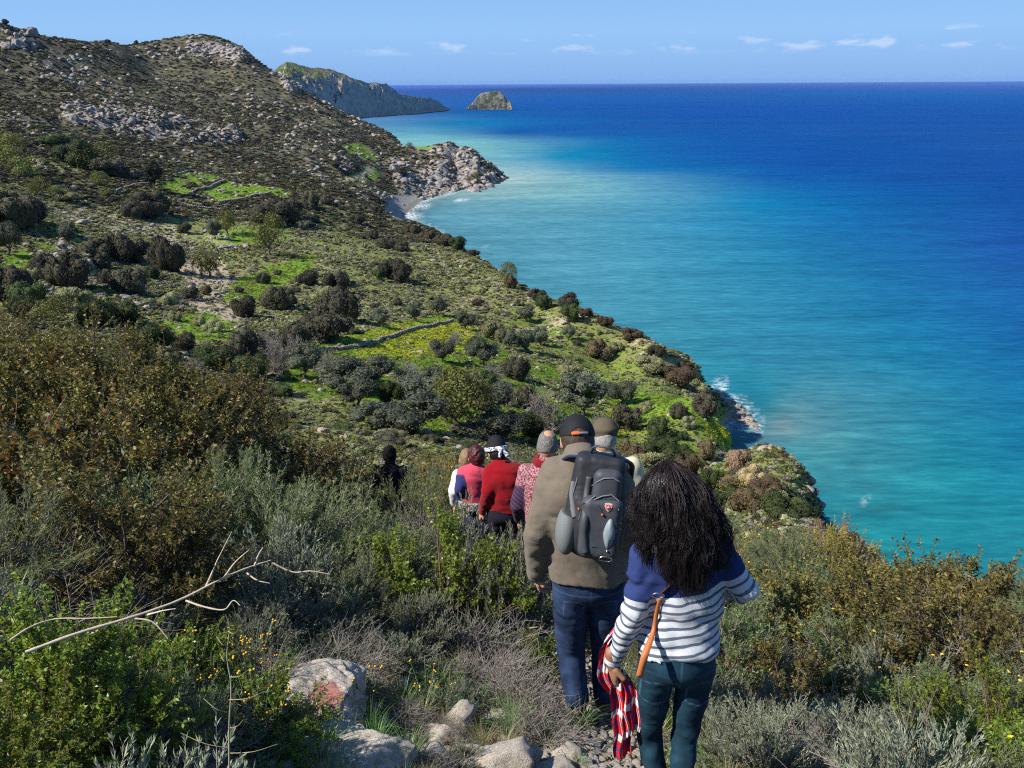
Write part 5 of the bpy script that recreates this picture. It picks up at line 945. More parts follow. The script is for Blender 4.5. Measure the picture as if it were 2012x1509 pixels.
    ZN = [([(470, 885), (900, 885), (900, 1080), (470, 1090)], {'feather': .55, 'wool': .2, 'spiny': .25}), ([(740, 830), (960, 830), (960, 930), (740, 930)], {'golden': .5, 'spiny': .2, 'feather': .3}), ([(940, 840), (1100, 840), (1100, 900), (940, 900)], {'pink': .6, 'feather': .4}), ([(-200, 500), (740, 700), (740, 1000), (-200, 1020)], {'mastic': .72, 'carob': .08, 'feather': .12, 'snag': .08}), ([(540, 880), (900, 880), (900, 1080), (540, 1080)], {'feather': .55, 'wool': .15, 'spiny': .3}),
          ([(780, 1030), (1010, 1030), (1010, 1230), (780, 1230)], {'lentisk': .55, 'wool': .45}), ([(1000, 1050), (1110, 1050), (1110, 1440), (1000, 1440)], {'wool': .4, 'spiny': .6}), ([(480, 1060), (1000, 1060), (1000, 1290), (480, 1290)], {'spiny': .4, 'feather': .2, 'wool': .4}), ([(-200, 1000), (500, 1000), (500, 1230), (-200, 1230)], {'mastic': .55, 'feather': .2, 'snag': .15, 'wool': .1}),
          ([(-300, 1200), (520, 1200), (520, 1700), (-300, 1700)], {'lentisk': .55, 'wool': .05, 'feather': .15, 'spiny': .25}), ([(520, 1280), (1200, 1280), (1200, 1600), (520, 1600)], {'spiny': .7, 'wool': .3}), ([(1200, 800), (1560, 800), (1560, 1040), (1200, 1040)], {'golden': .2, 'feather': .3, 'rust': .3, 'wool': .2}), ([(1400, 960), (1800, 960), (1800, 1150), (1400, 1150)], {'feather': .35, 'golden': .25, 'straw': .2, 'wool': .2}),
          ([(1400, 1100), (2300, 1000), (2300, 1340), (1400, 1340)], {'mastic': .5, 'rust': .25, 'snag': .13, 'spiny': .12}), ([(1400, 1260), (1720, 1260), (1720, 1700), (1400, 1700)], {'wool': .5, 'lentisk': .15, 'feather': .15, 'spiny': .2}), ([(1700, 1300), (2300, 1300), (2300, 1700), (1700, 1700)], {'lentisk': .4, 'feather': .25, 'wool': .25, 'snag': .1})]
    def fit(x, y, rad, f): return all((x - a) ** 2 + (y - b) ** 2 > (f * (rad + c)) ** 2 for a, b, c in PLANTED)
    for stage, (r0, r1, tries, cap) in enumerate([(1.5, 6, 1400, 115), (5, 14, 1500, 165), (13, 34, 900, 100)]):
        got = 0
        for _ in range(tries):
            if got >= cap: break
            r = r0 + (r1 - r0) * rng.uniform() ** .8; a = rng.uniform(-.68, .68); x, y = r * math.sin(a), r * math.cos(a); z = gz(x, y); px, py, cz = proj(x, y, z + .3)
            if not (-260 < px < 2270) or py > 1640: continue
            key = None
            for poly, wts in ZN:
                if poly_mask((np.array([px]), np.array([py])), poly, .5)[0] > .5: key = rng.choice(list(wts), p=np.array(list(wts.values())) / sum(wts.values())); break
            if key is None: key = rng.choice(['mastic', 'feather', 'wool', 'golden'])
            s = rng.uniform(.65, 1.1); rad = FR[key] * s
            if key in ('mastic', 'carob') and px > 470 and py > 880: key = 'feather'; rad = FR[key] * s
            if r < 3.2 and key in ('mastic', 'rust', 'carob'): s *= .6; rad *= .6
            if d_path(x, y) < .33 + rad * .55 + (.12 if r < 8 else 0): continue
            if 540 < px < 1130 and py > 1290: s *= .5; rad *= .5
            if (520 < px < 800 and py > 1260) or (1395 < px < 1500 and 1290 < py < 1420) or (715 < px < 800 and 840 < py < 950 and r > 4): continue
            if -3.2 < x < -.7 and 4.6 < y < 10.8 and key in ('mastic', 'carob', 'rust', 'golden', 'lentisk'): continue
            if math.hypot(x + .62, y - 2.55) < .55 + rad * .35 or math.hypot(x + .08, y - 2.75) < .42: continue
            if not fit(x, y, rad, .37): continue
            plant(str(key), x, y, s, rng.uniform(.8, 1.1), rng, flowers=(str(key) == 'feather' and px > 1300 and rng.uniform() < .6)); got += 1
near_plants()
def near_stuff():
    rng = np.random.default_rng(21)
    n = 3600; r = 1.3 + 14 * rng.uniform(0, 1, n) ** 1.2; a = rng.uniform(-.72, .72, n); x, y = r * np.sin(a), r * np.cos(a); dp = np.array([d_path(u, v) for u, v in zip(x, y)]); k = rng.uniform(0, 1, n) < np.clip((dp - .12) / .35, .06, 1)
    x, y, r = x[k], y[k], r[k]; s = rng.uniform(.2, .8, len(x)) * np.clip(.5 + r / 12, .5, 1.3); gn_scatter('grass_tufts', GRASS, np.stack([x, y, ht(x, y)], 1), s, rng.uniform(0, 6.28, len(x)), rng.choice(3, len(x), p=[.3, .2, .5]), label='thin green and straw grass growing between the shrubs')
    n = 7000; t = rng.uniform(0, 1, n) ** .8 * (len(PATH) - 2); i = t.astype(int); f = (t - i)[:, None]; P = PATH[i] * (1 - f) + PATH[i + 1] * f + rng.normal(0, .26, (n, 2)) + np.array([-.1, 0]); s = .006 + .03 * rng.uniform(0, 1, n) ** 4
    gn_scatter('gravel', PEB, np.stack([P[:, 0], P[:, 1], ht(P[:, 0], P[:, 1]) + s * .2], 1), s, rng.uniform(0, 6.28, n), rng.integers(0, 4, n), label='pale limestone gravel on the steep footpath')
    n = 2600; x = rng.uniform(-1.6, .9, n); y = rng.uniform(1.6, 4.2, n); s = .006 + .035 * rng.uniform(0, 1, n) ** 5
    gn_scatter('gravel', PEB, np.stack([x, y, ht(x, y) + s * .2], 1), s, rng.uniform(0, 6.28, n), rng.integers(0, 4, n), label='small broken stones between the path and the painted boulders')
    n = 5000; x = rng.uniform(-2.8, 3.2, n); y = rng.uniform(1.4, 6, n); s = rng.uniform(.6, 1.3, n); lit = mk_mesh('dead_leaf', *leaf_quads(np.zeros((5, 3)) + rng.normal(0, .03, (5, 3)) * [1, 1, .1], rdir(rng, 5) * [1, 1, .2], np.array([[0, 0, 1.0]] * 5), .028, .014), m_litter)
    gn_scatter('leaf_litter', [lit], np.stack([x, y, ht(x, y) + .006], 1), s, rng.uniform(0, 6.28, n), np.zeros(n, int), label='dry fallen leaves and twigs on the near ground')
m_litter = simple('litter', (.22, .16, .10), .9, .1, .5, 30)
m_pebble, t, p, o = mat_new('pale_limestone'); gp = N(t, 'ShaderNodeTexCoord').outputs['Object']; oi = N(t, 'ShaderNodeObjectInfo').outputs['Random']
c = ramp(t, noise(t, 9, 8, .7, gp), [(.28, (.20, .17, .14)), (.42, (.42, .38, .32)), (.58, (.54, .49, .42)), (.75, (.66, .61, .53))]); c = mix(t, MATH(t, 'MULTIPLY', SMOOTH(t, noise(t, 3.5, 5, .7, gp), .58, .66), .7), c, (.40, .22, .08)); c = mix(t, MATH(t, 'MULTIPLY', SMOOTH(t, noise(t, 26, 4, .7, gp), .60, .68), .75), c, (.09, .085, .08))
t.links.new(c, p.inputs['Base Color']); p.inputs['Roughness'].default_value = .85; p.inputs['Specular IOR Level'].default_value = .2; bump(t, p, noise(t, 22, 8, .7, gp), .8, .02)
PEB = [rock_mesh(540 + k, 1, .5, 'pebble', m_pebble) for k in range(4)]
near_stuff()

# ------------------------------------------------------------------ stones along the path
FINE = [rock_mesh(560 + k, 3, .55, 'stone', m_pebble, planes=12) for k in range(5)]
STN = [(905, 1400, 62, 100, 'tall pale stone just left of the strap-leaved plant', 0), (985, 1475, 120, 110, 'big grey stone with an orange stain at the path edge', 1), (868, 1440, 78, 56, 'rounded pale stone left of the big grey stone', 2), (835, 1475, 74, 60, 'rounded pale stone nearest to the teal-marked boulder', 3), (915, 1468, 56, 50, 'wedge-shaped stone left of the big grey stone', 4), (925, 1502, 60, 40, 'low pale stone at the bottom edge below the wedge stone', 2), (1043, 1480, 44, 76, 'narrow upright pale stone right of the big grey stone', 0),
       (1105, 1478, 66, 36, 'cracked stone half buried in dry twigs', 3), (975, 1405, 60, 36, 'pale stone under the foot of the strap-leaved plant', 4), (1090, 1502, 70, 40, 'flat stone at the bottom edge beside the path', 1), (1375, 1500, 56, 34, 'pale stone between the striped woman\'s feet and the shrubs', 2), (880, 1375, 60, 24, 'flat whitish stone behind the tall pale stone', 3), (1160, 1460, 34, 20, 'small stone in the middle of the path', 4), (1150, 1500, 40, 24, 'small stone at the bottom of the path', 0), (1215, 1405, 26, 16, 'small stone by the plaid shirt', 1), (780, 1340, 60, 34, 'dark shaded stone behind the painted boulders', 2), (1440, 1490, 40, 26, 'small pale stone under the grey shrub', 3)]
for k, (px, py, w, h, lab, v) in enumerate(STN):
    P = place(px, py + h * .32, 1.2); cz = proj(P.x, P.y, P.z)[2]; sx = w * cz / F / 2 / .8; sz = h * cz / F / 2 / .75
    ob('stone', FINE[v], loc=(P.x, P.y, P.z + sz * .22), rot=(.15 * math.sin(k), .2 * math.cos(k * 2), k * 1.3 * 0 + .4 * math.sin(k * 3)), scale=(sx, sx * .8, sz), label=lab, cat='stone', group='stones along the path edge')
def painted(name, centre, r, col, seed):
    m = m_pebble.copy(); m.name = name; t = m.node_tree; p = [n for n in t.nodes if n.type == 'BSDF_PRINCIPLED'][0]; src = p.inputs['Base Color'].links[0].from_socket
    gp = N(t, 'ShaderNodeTexCoord').outputs['Object']; d = N(t, 'ShaderNodeVectorMath', operation='DISTANCE'); t.links.new(gp, d.inputs[0]); d.inputs[1].default_value = centre
    f = SMOOTH(t, MATH(t, 'ADD', d.outputs['Value'], MATH(t, 'MULTIPLY_ADD', noise(t, 7 + seed, 6, .7, gp), r * 2.2, c=-r * 1.1)), r, r * .8); t.links.new(mix(t, MATH(t, 'MULTIPLY', f, .62), src, col), p.inputs['Base Color']); return m
def boulder_mesh(seed, mat, sq): return rock_mesh(seed, 5, .95, 'boulder', mat, planes=9, sq=sq)
P = place(612, 1400, 1.5); mu = painted('pale_limestone_red_paint', (.42, -.30, .50), .30, (.42, .06, .07), 0); ob('boulder', boulder_mesh(602, mu, (1, .8, .8)), loc=(P.x, P.y + .06, P.z + .02), rot=(0, 0, -.3), scale=(.30, .30, .25), label='pale boulder with a faded red paint smear, upper of the two', cat='boulder')
P = place(672, 1500, 1.5); mg = painted('pale_limestone_teal_paint', (-.15, -.35, .58), .34, (.005, .20, .17), 2); ob('boulder', boulder_mesh(611, mg, (1, .8, .75)), loc=(P.x, P.y, P.z - .01), rot=(0, 0, .4), scale=(.29, .27, .22), label='pale boulder with a teal paint mark, lower of the two', cat='boulder')

# ------------------------------------------------------------------ dead branch, dry stalk, strap-leaved plants, straw flowers
def limb(B, pts, r0, r1, sides=6, sub=5):
    P = np.array([list(q) for q in pts]); n = len(P)
    t = np.linspace(0, n - 1, (n - 1) * sub + 1); i = np.clip(t.astype(int), 0, n - 2); f = (t - i)[:, None]
    Pm = P[np.clip(i - 1, 0, n - 1)]; P0 = P[i]; P1 = P[i + 1]; P2 = P[np.clip(i + 2, 0, n - 1)]
    Q = .5 * ((2 * P0) + (-Pm + P1) * f + (2 * Pm - 5 * P0 + 4 * P1 - P2) * f ** 2 + (-Pm + 3 * P0 - 3 * P1 + P2) * f ** 3)
    V, Fq = tubes(Q[None], np.linspace(r0, r1, len(Q))[None] * (1 + .12 * np.sin(np.arange(len(Q)) * 2.1))[None], sides); B.add(V, Fq)
m_branch = simple('weathered_wood', (.52, .43, .33), .8, .2, .35, 25, bumps=(90, .4, .003))
B = MB(); Y = lambda px, py, y: PY(px, py, y)
limb(B, [Y(50, 1282, 2.05), Y(150, 1245, 2.12), Y(260, 1212, 2.2), Y(350, 1180, 2.28), Y(430, 1140, 2.36), Y(480, 1118, 2.42), Y(532, 1101, 2.48)], .0050, .0020, 8)
br = ob('dead_branch', None, loc=Y(50, 1282, 2.05), label='long pale dead branch lying across the shaded left shrubs', cat='branch')
def part(parent, name, mesh): 
    o = ob(name, mesh, parent); o.matrix_parent_inverse = Matrix.Translation(-parent.location); return o
part(br, 'limb', B.mesh('limb', m_branch, True))
for q in [[(405, 1152, 2.34), (420, 1118, 2.36), (430, 1095, 2.36), (455, 1046, 2.38)], [(440, 1136, 2.37), (462, 1105, 2.4), (490, 1080, 2.42)], [(500, 1112, 2.44), (508, 1090, 2.45), (517, 1075, 2.46)], [(365, 1180, 2.29), (400, 1192, 2.27), (440, 1198, 2.26), (458, 1180, 2.28), (472, 1190, 2.27)], [(484, 1125, 2.42), (505, 1140, 2.4), (530, 1146, 2.4)], [(260, 1215, 2.2), (300, 1222, 2.2), (330, 1255, 2.18)], [(290, 1208, 2.22), (320, 1200, 2.2), (345, 1196, 2.2)], [(20, 1258, 2.2), (60, 1232, 2.25), (110, 1216, 2.3), (170, 1215, 2.3), (230, 1212, 2.3)], [(535, 1106, 2.5), (575, 1124, 2.5), (610, 1122, 2.5), (647, 1128, 2.5)]]:
    B = MB(); limb(B, [Y(*w) for w in q], .0036, .0012, 5); part(br, 'twig', B.mesh('twig', m_branch, True))
m_stalk = simple('dry_stalk', (.30, .27, .16), .8, .2, .3, 30)
B = MB(); S0 = Y(452, 1600, 1.62); limb(B, [S0, Y(450, 1440, 1.66), Y(454, 1350, 1.68), Y(446, 1290, 1.70), Y(451, 1235, 1.71), Y(443, 1207, 1.71)], .0022, .0008)
for (a, b) in [((448, 1240), (470, 1238)), ((450, 1375), (520, 1358)), ((450, 1480), (545, 1462)), ((450, 1470), (355, 1440)), ((452, 1430), (480, 1412)), ((446, 1400), (400, 1372)), ((447, 1300), (432, 1284)), ((452, 1330), (488, 1316)), ((448, 1270), (425, 1250))]: limb(B, [Y(*a, 1.67), Y((a[0] + b[0]) / 2, (a[1] + b[1]) / 2 + 6, 1.66), Y(*b, 1.68)], .0014, .0006, 4)
ob('dry_stalk', B.mesh('dry_stalk', m_stalk, True), label='tall dry upright stalk with side spines at the bottom left', cat='stalk')
def strap_plant(px, py, n, L, W, droop, lab, seed, rmin=1.2, az=None):
    P = place(px, py, rmin); e = ob('strap_leaved_plant', None, loc=(P.x, P.y, P.z - .01), label=lab, cat='plant', group='strap-leaved bulb plants'); V, Fq, lv = blades(seed, n, L, W, .012, droop, curl=.5)
    for k in range(n):
        me = mk_mesh('leaf', V[k].reshape(-1, 3), (Fq[k] - Fq[k].min()).reshape(-1, 4), ML['blade'], smooth=True); attr(me, 'lv', np.full(V.shape[1] * 2, lv[k])); ob('leaf', me, e)
strap_plant(938, 1398, 13, .27, .012, .75, 'green strap-leaved plant growing among the pale stones', 31)
strap_plant(1432, 1388, 24, .52, .016, .95, 'large clump of strap leaves right of the striped woman', 32)
strap_plant(1370, 1330, 12, .36, .012, .8, 'smaller strap-leaf clump behind the large one by the striped woman', 42)
strap_plant(25, 1330, 12, .55, .022, .7, 'tall broad strap leaves at the left edge', 33)
strap_plant(625, 1500, 8, .20, .014, .7, 'dark strap leaves in front of the teal-marked boulder', 34, 1.1)
strap_plant(790, 1330, 9, .42, .012, .9, 'lanky strap leaves in the shade behind the painted boulders', 35)
strap_plant(1560, 1400, 8, .26, .010, .7, 'small strap-leaf tuft among the grey shrubs at the right', 36)
strap_plant(575, 1080, 9, .40, .010, .6, 'upright strap leaves at the foot of the left thicket', 37, 3)
def straw_flower(seed):
    rng = np.random.default_rng(seed); n = 16; az = rng.uniform(0, 6.28, n); le = rng.uniform(.12, .27, n); e = np.stack([np.cos(az) * le * .35, np.sin(az) * le * .35, le], 1); b = e * .12; b[:, 2] = 0
    P = bez(b, e * .5 + np.array([0, 0, .03]), e, 5); SV, SF = tubes(P, np.full((n, 5), .0016), 3)
    q = n * 14; t = rng.uniform(.1, .9, q); i = np.repeat(np.arange(n), 14); lp = P[i, 0] * (1 - t[:, None]) + P[i, 4] * t[:, None]; LV, LF = leaf_quads(lp, rdir(rng, q) + np.array([0, 0, .8]), rdir(rng, q), .024, .0035)
    fm = mk_mesh('foliage', np.vstack([SV, LV]), [SF, LF + len(SV)], ML['wool']); attr(fm, 'lv', rng.uniform(.3, .8, len(SV) + len(LV)))
    B = MB(); 
    for k in range(0, n, 2):
        for _ in range(2):
            c_ = e[k] + rng.normal(0, .005, 3); B.add(c_ + ICO[0] * .0052 * np.array([1, 1, .7]), ICO[1])
    return fm, B.mesh('flower_heads', m_straw)
m_straw = simple('straw_yellow', (.72, .42, .02), .6, .3, .15, 200)
SFM = [straw_flower(s) for s in (1, 2, 3)]
rng = np.random.default_rng(9)
for k in range(20):
    px, py = (rng.uniform(330, 560), rng.uniform(1300, 1480)) if k < 15 else [(720, 1400), (500, 1320), (880, 1400), (840, 1400), (1700, 1330), (20, 1480), (150, 1500), (120, 1050), (1840, 1330), (1590, 1470), (1010, 1460)][k - 15]
    P = place(px, py, 1.2); e = ob('straw_flower', None, loc=P, rot=(0, 0, k), scale=rng.uniform(.8, 1.25), cat='flower'); f, h = SFM[k % 3]; ob('foliage', f, e); ob('flower_heads', h, e); later(e, 'silvery plant with tiny yellow button flowers', px, py, 'yellow straw flowers', FLM)
B = MB(); V, Fq, lv = blades(77, 70, .36, .005, .08, .9, curl=.2); P = place(1640, 1500, 1.3); me = mk_mesh('grass_tussock', V.reshape(-1, 3), Fq.reshape(-1, 4), ML['golden']); attr(me, 'lv', np.repeat(lv, V.shape[1] * 2) * .5)
ob('grass_tussock', me, loc=P, label='yellow-green grass tussock at the bottom edge right of centre', cat='grass')
# ------------------------------------------------------------------ organic shapes: distance fields meshed with surface nets
def _v(p): return np.array([float(q) for q in p])
def caps(P, a, b, ra, rb):
    a, b = _v(a), _v(b); ba = b - a; h = np.clip(((P - a) @ ba) / (ba @ ba + 1e-12), 0, 1); return np.linalg.norm(P - a - h[:, None] * ba, axis=1) - (ra + (rb - ra) * h)
def ell(P, c, r, M=None):
    q = P - _v(c)
    if M is not None: q = q @ np.array(M).T
    r = _v(r); k0 = np.linalg.norm(q / r, axis=1); k1 = np.linalg.norm(q / (r * r), axis=1) + 1e-9; return k0 * (k0 - 1) / k1
def rbox(P, c, hs, rad, M=None):
    q = P - _v(c)
    if M is not None: q = q @ np.array(M).T
    q = np.abs(q) - (_v(hs) - rad); return np.linalg.norm(np.maximum(q, 0), axis=1) + np.minimum(q.max(1), 0) - rad
def smin(a, b, k):
    h = np.clip(.5 + .5 * (b - a) / k, 0, 1); return b * (1 - h) + a * h - k * h * (1 - h)
def loft(P, pts, A, B, right=(1, 0, 0)):
    """elliptical tube along pts, half-widths A (along right) and B (front to back)"""
    best = np.full(len(P), 1e9); R = _v(right)
    for k in range(len(pts) - 1):
        a, b = _v(pts[k]), _v(pts[k + 1]); ba = b - a; L = np.linalg.norm(ba); ax = ba / L; r_ = R - ax * (R @ ax); r_ /= np.linalg.norm(r_); f_ = np.cross(ax, r_)
        t0 = ((P - a) @ ax) / L; t = np.clip(t0, 0, 1); q = P - a - t[:, None] * ba; aa = A[k] + (A[k + 1] - A[k]) * t; bb = B[k] + (B[k + 1] - B[k]) * t
        u, w, s = q @ r_, q @ f_, q @ ax; m = np.minimum(aa, bb); d = (np.sqrt((u / aa) ** 2 + (w / bb) ** 2 + (s / m) ** 2) - 1) * m; best = np.minimum(best, d)
    return best
def nets(fn, lo, hi, h):
    lo, hi = _v(lo), _v(hi); n = np.maximum(((hi - lo) / h).astype(int) + 2, 4); ax = [lo[i] + h * np.arange(n[i]) for i in range(3)]
    # evaluate coarsely first, then only near the surface
    G = np.stack(np.meshgrid(*ax, indexing='ij'), -1).reshape(-1, 3); D = np.empty(len(G), np.float32); step = 400000
    for i in range(0, len(G), step): D[i:i + step] = fn(G[i:i + step])
    D = D.reshape(n); S = D < 0
    c = np.zeros(n - 1, np.int8)
    for dx in (0, 1):
        for dy in (0, 1):
            for dz in (0, 1): c += S[dx:n[0] - 1 + dx, dy:n[1] - 1 + dy, dz:n[2] - 1 + dz]
    act = (c > 0) & (c < 8); cells = np.argwhere(act); ids = -np.ones(n - 1, np.int64); ids[act] = np.arange(len(cells))
    acc = np.zeros((len(cells), 3)); cnt = np.zeros(len(cells)); corner = [(a, b, d) for a in (0, 1) for b in (0, 1) for d in (0, 1)]
    for i, p in enumerate(corner):
        for q in corner[i + 1:]:
            if sum(abs(p[k] - q[k]) for k in range(3)) != 1: continue
            d0 = D[cells[:, 0] + p[0], cells[:, 1] + p[1], cells[:, 2] + p[2]]; d1 = D[cells[:, 0] + q[0], cells[:, 1] + q[1], cells[:, 2] + q[2]]; m = (d0 < 0) != (d1 < 0)
            t = np.where(m, d0 / np.where(m, d0 - d1, 1), 0)[:, None]; acc += np.where(m[:, None], np.array(p) + t * (np.array(q) - np.array(p)), 0); cnt += m
    V = lo + h * (cells + acc / cnt[:, None]); Fq = []
    for a in range(3):
        b, d = (a + 1) % 3, (a + 2) % 3; sl0 = [slice(None)] * 3; sl1 = [slice(None)] * 3; sl0[a] = slice(0, -1); sl1[a] = slice(1, None); s0, s1 = S[tuple(sl0)], S[tuple(sl1)]
        E = np.argwhere(s0 != s1); E = E[(E[:, b] > 0) & (E[:, d] > 0) & (E[:, b] < n[b] - 1) & (E[:, d] < n[d] - 1)]
        eb = np.zeros(3, int); eb[b] = 1; ed = np.zeros(3, int); ed[d] = 1; g = lambda X: ids[X[:, 0], X[:, 1], X[:, 2]]
        q = np.stack([g(E), g(E - eb), g(E - eb - ed), g(E - ed)], 1); fl = s0[E[:, 0], E[:, 1], E[:, 2]]; q[~fl] = q[~fl][:, ::-1]; Fq.append(q[:, ::-1] if False else q)
    Fq = np.vstack(Fq); Fq = Fq[(Fq >= 0).all(1)]
    return V, Fq
def organic(name, fn, lo, hi, h, mat, smooth_it=1, attrs=None):
    V, Fq = nets(fn, lo, hi, h)
    for _ in range(smooth_it):                                     # light relaxing of the surface
        s = np.zeros_like(V); c = np.zeros(len(V))
        for k in range(4):
            np.add.at(s, Fq[:, k], V[Fq[:, (k + 1) % 4]]); np.add.at(c, Fq[:, k], 1)
            np.add.at(s, Fq[:, k], V[Fq[:, (k + 3) % 4]]); np.add.at(c, Fq[:, k], 1)
        V = V * .4 + .6 * s / np.maximum(c, 1)[:, None]
    me = mk_mesh(name, V, Fq, mat, smooth=True)
    for k, f in (attrs or {}).items(): attr(me, k, f(V))
    return me
def bbox(pts, m):
    A = np.array([_v(p) for p in pts]); return A.min(0) - m, A.max(0) + m
def frame(d, n):
    d = _v(d); d = d / np.linalg.norm(d); n = _v(n); s = np.cross(d, n); s /= np.linalg.norm(s); n = np.cross(s, d); return s, d, n     # side, along, palm normal
def hand_fn(w, d, n, side, sc=1.0, curl=.6):
    """w wrist, d direction of the hand, n palm normal (fingers curl towards it), side +1/-1: where the thumb leaves"""
    s, d, n = frame(d, n); w = _v(w); X = lambda a, b, c: w + (s * a + d * b + n * c) * sc; C = []
    C.append((X(0, -.05, 0), X(0, .015, 0), .026 * sc, .027 * sc))
    fing = [(-.030, .088, .072, .0085), (-.010, .094, .080, .0090), (.011, .091, .074, .0088), (.030, .082, .058, .0078)]
    for i, (u, b, L, r) in enumerate(fing):
        u = u * -side; c = curl * (1 + .12 * i); p0 = X(u * .7, .03, 0); p1 = X(u, b, .0); C.append((p0, p1, .0125 * sc, .0105 * sc)); ang = c * .9; q = p1
        for seg, f in enumerate((.45, .30, .25)):
            dd = d * math.cos(ang) + n * math.sin(ang); nx = q + dd * L * f * sc; C.append((q, nx, r * sc * (1 - .08 * seg), r * sc * (.94 - .08 * seg))); q = nx; ang += c
    t0 = X(side * .026, .022, .004); t1 = X(side * .048, .052, .016 + .01 * curl); t2 = X(side * (.050 - .022 * curl), .078, .028 + .012 * curl); C += [(t0, t1, .0135 * sc, .011 * sc), (t1, t2, .0105 * sc, .0085 * sc)]
    pc = X(0, .055, 0); M = np.array([s, d, n])
    def f(P):
        o = ell(P, pc, np.array([.043, .048, .0165]) * sc, M)
        for a, b, ra, rb in C[:6]: o = smin(o, caps(P, a, b, ra, rb), .008 * sc)
        for a, b, ra, rb in C: o = np.minimum(o, caps(P, a, b, ra, rb)) if False else smin(o, caps(P, a, b, ra, rb), .0035 * sc)
        return o
    return f, bbox([q for c in C for q in c[:2]], .035)
def fold(P, amp, sx, sy, sz, seed): return amp * fbm(P[:, 0] * sx, P[:, 1] * sy, P[:, 2] * sz, oct=3, seed=seed, ridge=True)
m_skin = simple('skin', (.50, .27, .17), .5, .35, .12, 60, bumps=(300, .15, .002)); m_skin2 = simple('tanned_skin', (.30, .15, .09), .5, .35, .15, 60, bumps=(300, .15, .002))
m_eye = simple('eye_white', (.75, .72, .70), .2, .5, .02, 10); m_sole = simple('boot_leather', (.10, .08, .06), .7, .3, .3, 40)
def knit(name, col, sc=260, var=.18, rough=.95, ribs=None, sheen=.15):
    m, t, p, o = mat_new(name); g = N(t, 'ShaderNodeTexCoord').outputs['Object']; n = noise(t, 30, 6, .7, g); c = mix(t, n, tuple(v * (1 - var) for v in col), tuple(v * (1 + var) for v in col))
    c = mix(t, MATH(t, 'MULTIPLY', noise(t, 420, 2, .5, g), .5), c, tuple(v * .6 for v in col)); t.links.new(c, p.inputs['Base Color']); p.inputs['Roughness'].default_value = rough; p.inputs['Specular IOR Level'].default_value = .12; p.inputs['Sheen Weight'].default_value = sheen
    hgt = MATH(t, 'ADD', noise(t, sc, 2, .5, g), MATH(t, 'MULTIPLY', noise(t, 22, 5, .6, g), .9)); bump(t, p, hgt, .35, .006); return m
def denim(name, col, fade):
    m, t, p, o = mat_new(name); g = N(t, 'ShaderNodeTexCoord').outputs['Object']; c = mix(t, SMOOTH(t, noise(t, 7, 5, .6, g), .42, .68), col, fade); w = N(t, 'ShaderNodeTexWave'); w.inputs['Scale'].default_value = 260; t.links.new(g, w.inputs['Vector'])
    c = mix(t, MATH(t, 'MULTIPLY', w.outputs['Fac'], .18), c, tuple(min(1, v * 1.8) for v in fade)); c = mix(t, MATH(t, 'MULTIPLY', A_(t, 'seam'), .8), c, tuple(min(1, v * 2.2 + .03) for v in fade)); t.links.new(c, p.inputs['Base Color']); p.inputs['Roughness'].default_value = .85; p.inputs['Specular IOR Level'].default_value = .15
    bump(t, p, MATH(t, 'ADD', noise(t, 14, 6, .6, g), MATH(t, 'MULTIPLY', noise(t, 300, 2, .5, g), .3)), .5, .006); return m

